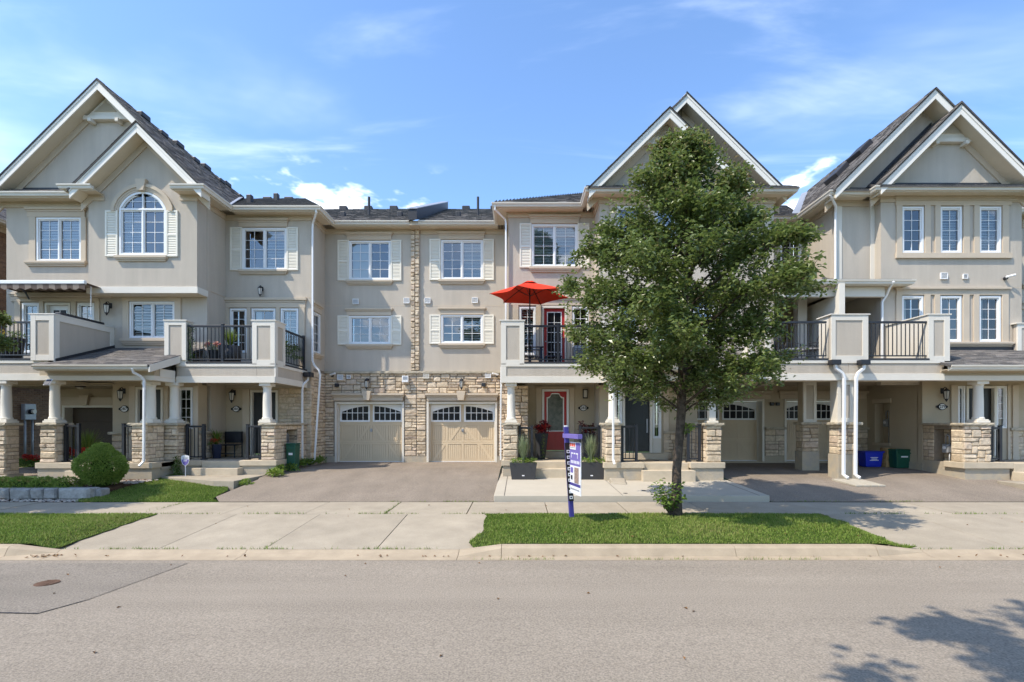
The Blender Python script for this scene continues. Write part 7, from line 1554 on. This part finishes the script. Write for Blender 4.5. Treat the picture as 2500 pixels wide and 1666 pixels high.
# red patio umbrella on the balcony of 283
ux, uy, ua = X(1293.5, 15.95), 15.95, 5.80; t = thing('patio_umbrella', 'red six-sided patio umbrella open above the balcony rail', 'umbrella', (ux, uy, ZD)); mb = MB(); nseg = 6; Rr = 1.27; rot = R(12)
def rim(k, f, q):                                           # rib k, share f to the next rib, share q from apex to rim
    a0, a1 = rot + math.pi / 3 * k, rot + math.pi / 3 * (k + 1); p0 = Vector((math.cos(a0), math.sin(a0), 0)); p1 = Vector((math.cos(a1), math.sin(a1), 0)); p = p0.lerp(p1, f) * Rr
    sag = 1 - .16 * math.sin(math.pi * f) * q ** 2; return (ux + p.x * q * sag, uy + p.y * q * sag, ua - .40 * q ** 1.15 - .03 * math.sin(math.pi * f) * q)
for k in range(6):
    pts = [[rim(k, i / 6, max(.04, j / 6)) for i in range(7)] for j in range(7)]; vs = [p for row in pts for p in row]
    mb.add(vs, [(j * 7 + i, j * 7 + i + 1, (j + 1) * 7 + i + 1, (j + 1) * 7 + i) for j in range(6) for i in range(6)])
C = mb.build('canopy', 'red', t, smooth=True)
mb = MB(); mb.lathe(ux, uy, [(.26, ua - .03), (.15, ua + .03), (.02, ua + .06)], 6); mb.build('vent_cap', 'red', C)
for k in range(6):
    mb = MB(); mb.tube([tuple(Vector(rim(k, 0, q)) - Vector((0, 0, .012))) for q in (.05, .3, .6, 1.)], .01, 5); rb = mb.build('rib', 'text_black', t); mb = MB(); mb.tube([tuple(Vector(rim(k, 0, .42)) - Vector((0, 0, .015))), (ux, uy, ua - .42)], .008, 5); mb.build('strut', 'text_black', rb)
mb = MB(); mb.tube([(ux, uy, ZD), (ux, uy, ua)], .02, 10); mb.build('pole', 'text_black', t); mb = MB(); mb.lathe(ux, uy, [(.25, ZD - .02), (.25, ZD + .05), (.05, ZD + .08), (.04, ZD + .3)], 20); mb.build('base', 'black', t)
# slatted armchair (dark navy) and boxed air conditioner on the same balcony
def armchair(x, y, z, label, m='navy', s=1., flip=1):
    t = thing('deck_chair', label, 'chair', (x, y, z)); B = lambda nm, a, b_, c, d, e, f: (lambda q: q.build(nm, m, t, bevel=.006))(MB().box(x + min(flip * a, flip * b_) * s, x + max(flip * a, flip * b_) * s, y + c * s, y + d * s, z + e * s, z + f * s))
    for k in range(5): B('seat_slat', -.28 + k * .115, -.18 + k * .115, -.26, .26, .33 - .012 * k, .355 - .012 * k)
    for c in (-.32, .28): B('leg', .22, .30, c, c + .04, 0, .58); B('leg', -.36, -.28, c, c + .04, 0, .45); B('arm', -.38, .34, c - .04, c + .09, .58, .605)
    for k in range(5):
        q = MB(); c = y + (-.24 + k * .115) * s; q.hexa([(x + flip * -.26 * s, c, z + .3 * s), (x + flip * -.235 * s, c, z + .3 * s), (x + flip * -.235 * s, c + .1 * s, z + .3 * s), (x + flip * -.26 * s, c + .1 * s, z + .3 * s), (x + flip * -.52 * s, c, z + .98 * s), (x + flip * -.495 * s, c, z + .98 * s), (x + flip * -.495 * s, c + .1 * s, z + .98 * s), (x + flip * -.52 * s, c + .1 * s, z + .98 * s)]); q.build('back_slat', m, t, bevel=.005)
armchair(X(1300, 16.2), 16.2, ZD, 'dark navy slatted deck chair below the red umbrella')
t = thing('footstool', 'low dark navy footstool in front of the red balcony door', 'stool', (X(1350, 16), 16, ZD)); x = X(1350, 16)
for k in range(5): mb = MB(); mb.box(x - .26, x + .26, 15.75 + k * .1, 15.84 + k * .1, ZD + .28, ZD + .31); mb.build('slat', 'navy', t, bevel=.005)
for sx in (-1, 1):
    for sy in (15.78, 16.18): mb = MB(); mb.box(x + sx * .22 - .025, x + sx * .22 + .025, sy, sy + .05, ZD - .02, ZD + .28); mb.build('leg', 'navy', t)
x = X(1424, 16.6); t = thing('air_conditioner', 'grey air conditioner unit at the right end of the balcony', 'air conditioner', (x, 16.6, ZD)); mb = MB(); mb.box(x - .33, x + .33, 16.4, 16.8, ZD - .02, ZD + .72); mb.build('case', 'steel', t, bevel=.02)
for k in range(9): mb = MB(); mb.box(x - .29, x + .29, 16.385, 16.4, ZD + .08 + k * .065, ZD + .10 + k * .065); mb.build('grille_bar', 'black', t)
# bench and flower pot on the porch of 285
bx0, by0 = X(562, 16.9), 16.9; t = thing('porch_bench', 'dark metal bench against the back wall of porch 285', 'bench', (bx0, by0, .30))
for nm, q in (('seat', (-.3, .3, -.25, .2, .70, .73)), ('backrest', (-.3, .3, .2, .24, .78, 1.15)), ('stretcher', (-.3, .3, -.24, -.21, .42, .45))): mb = MB(); mb.box(bx0 + q[0], bx0 + q[1], by0 + q[2], by0 + q[3], q[4], q[5]); mb.build(nm, 'black', t, bevel=.008)
for sx in (-.29, .26):
    for sy in (-.25, .2): mb = MB(); mb.box(bx0 + sx, bx0 + sx + .03, by0 + sy, by0 + sy + .03, .29, .72 if sy < 0 else 1.15); mb.build('leg', 'black', t)
def pot(x, y, z, w_, h, lab, lab2, seed, m='navy', fl='flower_red', nf=6, fern=True, fs=(.03, .055), tag_='flower_pot'):
    t = thing(tag_, lab, 'flower pot', (x, y, z)); mb = MB(); mb.lathe(x, y, [(w_ * .75, z), (w_, z + h), (w_ * .9, z + h), (w_ * .86, z + h - .04)], 4 if m == 'navy' else 18); mb.build('pot', m, t, bevel=.006)
    g = thing('flowering_plant', lab2, 'plant', (x, y, z + h)); rr = random.Random(seed); tufts(g, [(x + rr.uniform(-w_, w_), y + rr.uniform(-w_, w_), z + h + rr.uniform(-.02, .12)) for _ in range(9)], seed, n=30, spread=.1, name='leaves')
    tufts(g, [(x + rr.uniform(-w_ * 1.1, w_ * 1.1), y - w_ * rr.uniform(.2, 1), z + h + rr.uniform(.06, .2)) for _ in range(nf)], seed + 1, m=fl, n=26, spread=.06, size=fs, name='blooms')
    if fern: reeds(g, x, y, z + h, 40, .5, .28, seed + 2, m='shrub', name='fronds', w_=.02)
pot(X(529, 16.5), 16.5, .30, .17, .45, 'dark square pot beside the porch bench', 'red flowers with fern fronds beside the porch bench', 101)
# begonias and grass pot by 287
for px, Y, nm, z in ((200, 14.9, 'red begonias between the porch railings behind the egg-shaped bush', .32), (82, 17.8, 'red begonias at the foot of the brick side wall', -.05)):
    x = X(px, Y); t = thing('begonias', nm, 'flowers', (x, Y, z)); rr = random.Random(px); tufts(t, [(x + rr.uniform(-.3, .3), Y + rr.uniform(-.15, .15), z + .1) for _ in range(12)], px, n=24, spread=.1, name='leaves', bias=.3); tufts(t, [(x + rr.uniform(-.3, .3), Y - rr.uniform(.0, .2), z + .2 + rr.uniform(0, .12)) for _ in range(16)], px + 1, m='flower_red', n=26, spread=.08, size=(.04, .07), name='blooms', bias=.3)
x = X(215, 15.6); t = thing('fountain_grass', 'tall green fountain grass in the shade before the brown garage door', 'plant', (x, 15.6, .3)); reeds(t, x, 15.6, .3, 420, .95, .55, 107, m='grass')
# tall bin in the left stone niche and weeds along that wall
def wheelie(x, y, z, w_, d_, h, m, label, lid=True):
    t = thing('green_bin', label, 'bin', (x, y, z)); mb = MB(); mb.loft([(x - w_ * .42, y - d_ * .42, z), (x + w_ * .42, y - d_ * .42, z), (x + w_ * .42, y + d_ * .42, z), (x - w_ * .42, y + d_ * .42, z)], [(x - w_ / 2, y - d_ / 2, z + h), (x + w_ / 2, y - d_ / 2, z + h), (x + w_ / 2, y + d_ / 2, z + h), (x - w_ / 2, y + d_ / 2, z + h)]); mb.build('bin_body', m, t, bevel=.02)
    mb = MB(); mb.box(x - w_ * .54, x + w_ * .54, y - d_ * .54, y + d_ * .54, z + h, z + h + .05); mb.build('lid', m, t, bevel=.02)
    mb = MB(); mb.box(x - w_ * .35, x + w_ * .35, y - d_ * .6, y - d_ * .5, z + h * .84, z + h * .9); mb.build('handle', m, t, bevel=.01); mb = MB(); mb.box(x - w_ * .2, x + w_ * .2, y - d_ * .5 - .004, y - d_ * .46, z + h * .62, z + h * .7); mb.build('sticker', 'sign_white', t); return t
wheelie(-7.05, 15.95, -.06, .30, .36, .82, 'green_bin', 'narrow green bin standing in the stone niche by the left drive')
r = random.Random(8); t = thing('weeds', 'green weeds along the foot of the left stone wall', 'weeds', (-7.0, 16, 0)); t['kind'] = 'stuff'
tufts(t, [(-7.0 + r.uniform(-.2, .15), 15.2 + k * .13, zdrive(15.2 + k * .13) + .06 + r.uniform(0, .08)) for k in range(24)], 109, n=44, spread=.15, size=(.05, .09), bias=.45)
t = thing('hosta_clump', 'bright green leafy clump at the porch corner beside the drive', 'plant', (-7.2, 14.95, -.1)); tufts(t, [(-7.25 + .1 * k, 14.95 - .05 * k, -.05) for k in range(4)], 110, n=50, spread=.14, size=(.06, .11), bias=.75); t = thing('hosta_clump', 'small bright leafy clump on the edge of the walkway slab', 'plant', (-7.45, 13.75, -.2)); tufts(t, [(-7.42, 13.7, -.2), (-7.35, 13.8, -.2)], 111, n=46, spread=.13, size=(.05, .09), bias=.75)
t = thing('climbing_vine', 'dark green vine at the foot of porch 285 behind the shield sign', 'plant', (X(432, 15), 15, -.2)); tufts(t, [(X(432, 15) + .05 * math.sin(k), 15.0, -.15 + .05 * k) for k in range(11)], 112, n=36, spread=.12, size=(.03, .06), bias=.2)
# walkway slab of 285
mb = MB(); q = [(-10.2, 14.55), (-8.1, 13.55), (-7.5, 13.45), (-7.45, 15.1), (-10.0, 15.1)]; mb.loft([(a, b_, -.5) for a, b_ in q], [(a, b_, -.085) for a, b_ in q]); struct(mb.build('walkway', 'concrete', bevel=.015))
mb = MB(); mb.box(-18, -13.3, 13.55, 14.15, -.5, -.17); struct(mb.build('walkway', 'concrete', bevel=.015))
# bins in the right carport
x, y = X(2124, 17.0), 17.0; t = thing('recycling_box', 'blue plastic recycling box in the shade of the carport', 'bin', (x, y, -.02)); z = -.01
mb = MB(); mb.loft([(x - .25, y - .18, z), (x + .25, y - .18, z), (x + .25, y + .18, z), (x - .25, y + .18, z)], [(x - .30, y - .22, z + .50), (x + .30, y - .22, z + .50), (x + .30, y + .22, z + .50), (x - .30, y + .22, z + .50)]); mb.build('box', 'blue_bin', t, bevel=.02); mb = MB(); mb.box(x - .32, x + .32, y - .24, y + .24, z + .47, z + .515); mb.build('rim', 'blue_bin', t, bevel=.01)
for k, (a, w_) in enumerate(((.30, .12), (.25, .09), (.21, .14))): mb = MB(); mb.box(x - w_, x + w_, y - .222 + (.50 - a) * .03, y - .19, z + a, z + a + .022); mb.build('printed_line', 'sign_white', t)
wheelie(X(2196, 16.6), 16.6, -.01, .52, .45, .55, 'green_bin', 'squat dark green bin beside the paper yard bag')
x, y = X(2168, 16.9), 16.9; t = thing('paper_yard_bag', 'crumpled brown paper yard bag between the blue box and green bin', 'bag', (x, y, -.01)); r = random.Random(9); mb = MB(); L = []
for q in range(7):
    zz = -.01 + .62 * q / 6; L.append([(x + (.17 + r.uniform(-.02, .02)) * sx * (1 if q < 5 else .9), y + (.15 + r.uniform(-.02, .02)) * sy, zz + r.uniform(-.012, .012)) for sx, sy in ((-1, -1), (0, -1.08), (1, -1), (1.06, 0), (1, 1), (0, 1.05), (-1, 1), (-1.06, 0))])
mb.add([p for l in L for p in l], [(q * 8 + k, q * 8 + (k + 1) % 8, (q + 1) * 8 + (k + 1) % 8, (q + 1) * 8 + k) for q in range(6) for k in range(8)] + [tuple(range(8))[::-1]]); mb.build('bag', 'paper_bag', t)
# awning over the left balcony
Y0, Y1 = 15.3, 16.36; t = thing('retractable_awning', 'retracted striped awning with white bar over the left balcony', 'awning', (-15, 16, 5.7)); x0, x1 = X(-40, Y0), X(213, Y0) - .05; za = Z(690, Y0)
mb = MB(); mb.box(x0, x1, Y0 - .05, Y0 + .05, za - .05, za + .06); mb.build('front_bar', 'white', t, bevel=.015); mb = MB(); n = 34
for k in range(n):
    a, b_ = x0 + (x1 - x0) * k / n, x0 + (x1 - x0) * (k + 1) / n; wv = .03 * math.sin(k * 1.9); wv2 = .03 * math.sin((k + 1) * 1.9)
    mb.add([(a, Y0 - .03, za - .05), (b_, Y0 - .03, za - .05), (b_, Y0 - .02, za - .20 - wv2), (a, Y0 - .02, za - .20 - wv)], [(0, 1, 2, 3)], 1. if (k // 2) % 2 else 0.); mb.add([(a, Y0, za - .0), (b_, Y0, za), (b_, Y1, za - .02), (a, Y1, za - .02)], [(0, 1, 2, 3)], 1. if (k // 2) % 2 else 0.)
mb.build('fabric', 'awning', t); mb = MB(); mb.tube([(X(48, 16), 16.3, za - .25), (X(48, 15.6), 15.8, za - .2), (X(52, 15.4), 15.35, za - .08)], .025, 8); mb.build('folding_arm', 'black', t); mb = MB(); mb.box(x0, x1, 16.22, 16.38, za - .2, za - .06); mb.build('cassette', 'trim_tan', t, bevel=.02); mb = MB(); mb.tube([(X(222, 15.4), 15.4, za - .1), (X(222, 15.4), 15.4, za - .95)], .008, 6); mb.build('crank_rod', 'white', t)
# plants on the balconies
pot(X(22, 15.0), 15.0, ZD - .02, .36, .75, 'big black planter behind the left balcony railing', 'yellow and red flowers behind the left balcony railing', 121, m='black', fl='pebble', nf=8, fern=False); 
M['petal_yellow'] = tinted('petal_yellow', [(.65, .5, .03), (.7, .6, .1), (.6, .5, .3)], .6, .2); M['petal_pink'] = tinted('petal_pink', [(.6, .1, .15), (.75, .35, .35), (.7, .7, .4)], .6, .2)
for ob in bpy.data.objects:
    if ob.name.startswith('blooms') and ob.parent and 'yellow' in ob.parent.get('label', ''): ob.data.materials[0] = M['petal_yellow']
pot(X(528, 15.9), 15.9, ZD - .02, .22, .5, 'black pot with blooms behind the left half of railing 285', 'pink and white blooms behind the left half of railing 285', 124, m='black', fl='petal_pink', nf=7, fern=False, fs=(.05, .09))
x = X(562, 15.8); t = thing('tall_planter', 'large black planter behind the right half of railing 285', 'planter', (x, 15.8, ZD)); mb = MB(); mb.lathe(x, 15.8, [(.28, ZD - .02), (.34, ZD + .6), (.30, ZD + .6)], 18); mb.build('pot', 'black', t, smooth=True); g = thing('spiky_grass', 'bright spiky grass in the large black planter of balcony 285', 'plant', (x, 15.8, ZD + .6)); reeds(g, x, 15.8, ZD + .55, 190, .6, .35, 126, m='grass', w_=.012)
t = thing('climbing_vine', 'leafy vine on the left end of railing 285', 'plant', (X(464, 15.3), 15.3, ZD)); tufts(t, [(X(464, 15.3) + .05 * math.sin(k * 1.3), 15.32, ZD + .08 + .085 * k) for k in range(13)], 127, n=42, spread=.10, size=(.03, .05), bias=.3)
t = thing('climbing_vine', 'leafy plants behind the side railing of balcony 285', 'plant', (-7.5, 16.5, ZD)); r = random.Random(6); tufts(t, [(-7.48 + r.uniform(-.06, .04), 15.95 + .11 * k, ZD + r.uniform(.15, .85)) for k in range(13)] * 2, 128, n=30, spread=.17, size=(.04, .07), bias=.12)
# two wire patio chairs on balcony 281
def wire_chair(x, y, label, s=1):
    t = thing('patio_chair', label, 'chair', (x, y, ZD), 'metal patio chairs on balcony 281'); mb = MB(); mb.box(x - .24, x + .24, y - .24, y + .24, ZD + .40, ZD + .47); mb.build('cushion', 'steel', t, bevel=.03)
    for sy in (-.24, .24): mb = MB(); mb.tube([(x - .25, y + sy, ZD), (x - .27, y + sy, ZD + .35), (x - .2, y + sy, ZD + .62), (x + .24, y + sy, ZD + .60), (x + .28, y + sy, ZD)], .014, 6); mb.build('arm_and_legs', 'black', t, smooth=True)
    mb = MB(); mb.tube([(x + s * .25, y - .24, ZD + .42), (x + s * .36, y - .2, ZD + .92), (x + s * .36, y + .2, ZD + .92), (x + s * .25, y + .24, ZD + .42)], .014, 6)
    for k in range(5): mb.tube([(x + s * .26, y - .18 + .09 * k, ZD + .45), (x + s * .36, y - .16 + .08 * k, ZD + .91)], .007, 5)
    mb.build('back_frame', 'black', t, smooth=True)
wire_chair(X(1980, 15.4), 15.4, 'metal patio chair with grey cushion nearest the centre pillar', 1); wire_chair(X(1925, 15.5), 15.5, 'metal patio chair half behind the tree branch on balcony 281', -1)

# ================================================================== small things on the ground
def boulders():
    xs = [-60, 25, 77, 109, 142, 222]; Yr = 12.25; lab = ['grey edging rock cut by the left edge', 'second grey edging rock from the left', 'middle grey edging rock of the garden', 'narrow grey edging rock left of the long one', 'long grey edging rock beside the lawn']
    me_r = [m.copy() for m in STONES[:5]]
    for m in me_r: m.materials.clear(); m.materials.append(M['rock'])
    for k in range(5):
        x0, x1 = X(xs[k], Yr) + .008, X(xs[k + 1], Yr) - .008; o = put('edging_rock', me_r[k], None, loc=((x0 + x1) / 2, Yr, -.255), scale=(x1 - x0, .07, .27), rot=(0, 0, R((k % 3 - 1) * 2))); o.scale[1] = .07
        tag(o, lab[k], 'rock', 'grey edging rocks of the left garden')
        bk = MB(); bk.box(x0 + .01, x1 - .01, Yr + .06, Yr + .34, -.4, -.13); bb = bk.build('rock_body', 'rock', bevel=.04); bb.parent = o; bb.matrix_parent_inverse = o.matrix_basis.inverted()
    o = MB(); o.box(X(222, 12.4), X(246, 12.4), 12.4, 12.7, -.4, -.16); q = o.build('edging_rock', 'rock', bevel=.04); tag(q, 'small grey edging rock at the foot of the egg-shaped bush', 'rock', 'grey edging rocks of the left garden')
boulders()
mb = MB()
for a, b_ in ((-17, -11.6), (-11.6, -10.3)): mb.hexa([(a, 12.3, -.6), (b_, 12.3, -.6), (b_, 14.2, -.5), (a, 14.2, -.5), (a, 12.3, -.20), (b_, 12.3, -.22), (b_, 14.2, -.12), (a, 14.2, -.12)])
struct(mb.build('garden_bed', 'soil'))
def scatter(name, label, cat, m, pts, size, seed, flat=.5):
    r = random.Random(seed); mb = MB()
    for (x, y, z) in pts:
        s = r.uniform(*size); a = r.uniform(0, 6.28); n = 6; ring = [(x + s * math.cos(a + k * 1.047) * r.uniform(.7, 1), y + s * .7 * math.sin(a + k * 1.047) * r.uniform(.7, 1)) for k in range(n)]
        mb.add([(u, v, z) for u, v in ring] + [(x + (u - x) * .6, y + (v - y) * .6, z + s * flat) for u, v in ring], [(k, (k + 1) % n, n + (k + 1) % n, n + k) for k in range(n)] + [tuple(range(n, 2 * n))], r.random())
    return tag(mb.build(name, m), label, cat, kind='stuff')
r = random.Random(13)
scatter('river_pebbles', 'loose tan pebbles below the grey edging rocks', 'pebbles', 'pebble', [(r.uniform(-15, -10.3), r.uniform(11.93, 12.25), -.405 + r.random() * .02) for _ in range(520)] + [(r.uniform(-10.9, -10.0), r.uniform(13.3, 14.2), -.14) for _ in range(160)] + [(r.uniform(-13.5, -10.6), r.uniform(12.9, 13.8), -.165) for _ in range(200)], (.02, .055), 14)
def dry(pts, seed):
    r = random.Random(seed); v, f, c_ = [], [], []
    for p in pts: leaf(v, f, c_, Vector(p), Vector((r.uniform(-1, 1), r.uniform(-1, 1), .15)), (Vector((0, 0, 1)) + rdir(r) * .5).normalized(), r.uniform(.03, .06), r.uniform(.02, .035), r.random(), fold=.4)
    mb = MB(); mb.v, mb.f, mb.t = v, f, c_; return mb
pts = [(r.uniform(-9, 12), r.uniform(7.86, 7.93), ZR + .02) for _ in range(46)] + [(r.gauss(-7.25, .18), r.uniform(7.8, 7.95), ZR + .025) for _ in range(26)] + [(x, y, zroad(y) + .006) for x, y in [(r.uniform(-8, 8), r.uniform(4.3, 7.6)) for _ in range(20)]] + [(r.uniform(-7, 12), r.uniform(8.2, 11.8), ZSW + .02) for _ in range(22)] + [(r.uniform(.2, 5.8), r.uniform(8.3, 10.3), -.42) for _ in range(24)]
tag(dry(pts, 15).build('fallen_leaves', 'dry_leaf'), 'scattered brown fallen leaves on road, kerb and pavement', 'leaves', kind='stuff')
# grass growing in the joints
def seam(pts, dens, seed, h=(.02, .06)):
    r = random.Random(seed); v, f, c_ = [], [], []
    for (x0, y0, z0, x1, y1, z1) in pts:
        L = math.hypot(x1 - x0, y1 - y0)
        for _ in range(int(L * dens)):
            t = r.random(); x, y, z = x0 + (x1 - x0) * t, y0 + (y1 - y0) * t, z0 + (z1 - z0) * t
            if math.sin(x * 3.1 + y) + math.sin(x * 7.7) * .6 + r.uniform(-.7, .7) < -.1: continue
            a = r.uniform(0, 6.283); hh = r.uniform(*h); k = len(v); dx, dy = math.cos(a), math.sin(a); w_ = .005; y += r.uniform(-.012, .012); x += r.uniform(-.012, .012)
            v += [(x - dy * w_, y + dx * w_, z), (x + dy * w_, y - dx * w_, z), (x + dx * hh * .7, y + dy * hh * .7, z + hh)]; f.append((k, k + 1, k + 2)); c_.append(min(1, max(0, r.gauss(.3, .2))))
    mb = MB(); mb.v, mb.f, mb.t = v, f, c_; return mb
tag(seam([(-7.3, 8.125, ZCB, -.7, 8.125, ZCB), (-7.3, 10.42, ZSW, -.7, 10.42, ZSW), (-2.75, 10.45, ZSW, -2.75, 11.9, ZSW), (6.3, 10.42, ZSW, 10.5, 10.42, ZSW), (-.9, 7.74, ZR, 5.6, 7.74, ZR), (-3.0, 11.93, -.4, -.7, 11.93, -.4), (-7.76, 10.45, ZSW, -7.76, 11.9, ZSW), (-4.05, 8.15, ZCB, -4.05, 9.3, ZCB), (6.0, 8.125, ZCB, 12, 8.125, ZCB), (5.9, 11.95, -.4, 9.5, 11.95, -.4)], 95, 16).build('joint_weeds', 'grass'), 'thin weeds in the joints of kerb, apron and pavement', 'weeds', kind='stuff')

t = thing('doormat', 'dark doormat on the porch before the black door of 281', 'mat', (X(1580, 15.6), 15.6, .30)); mb = MB(); mb.box(X(1560, 15.5), X(1605, 15.5), 15.3, 15.72, .3005, .315); mb.build('mat', 'black', t, bevel=.004)
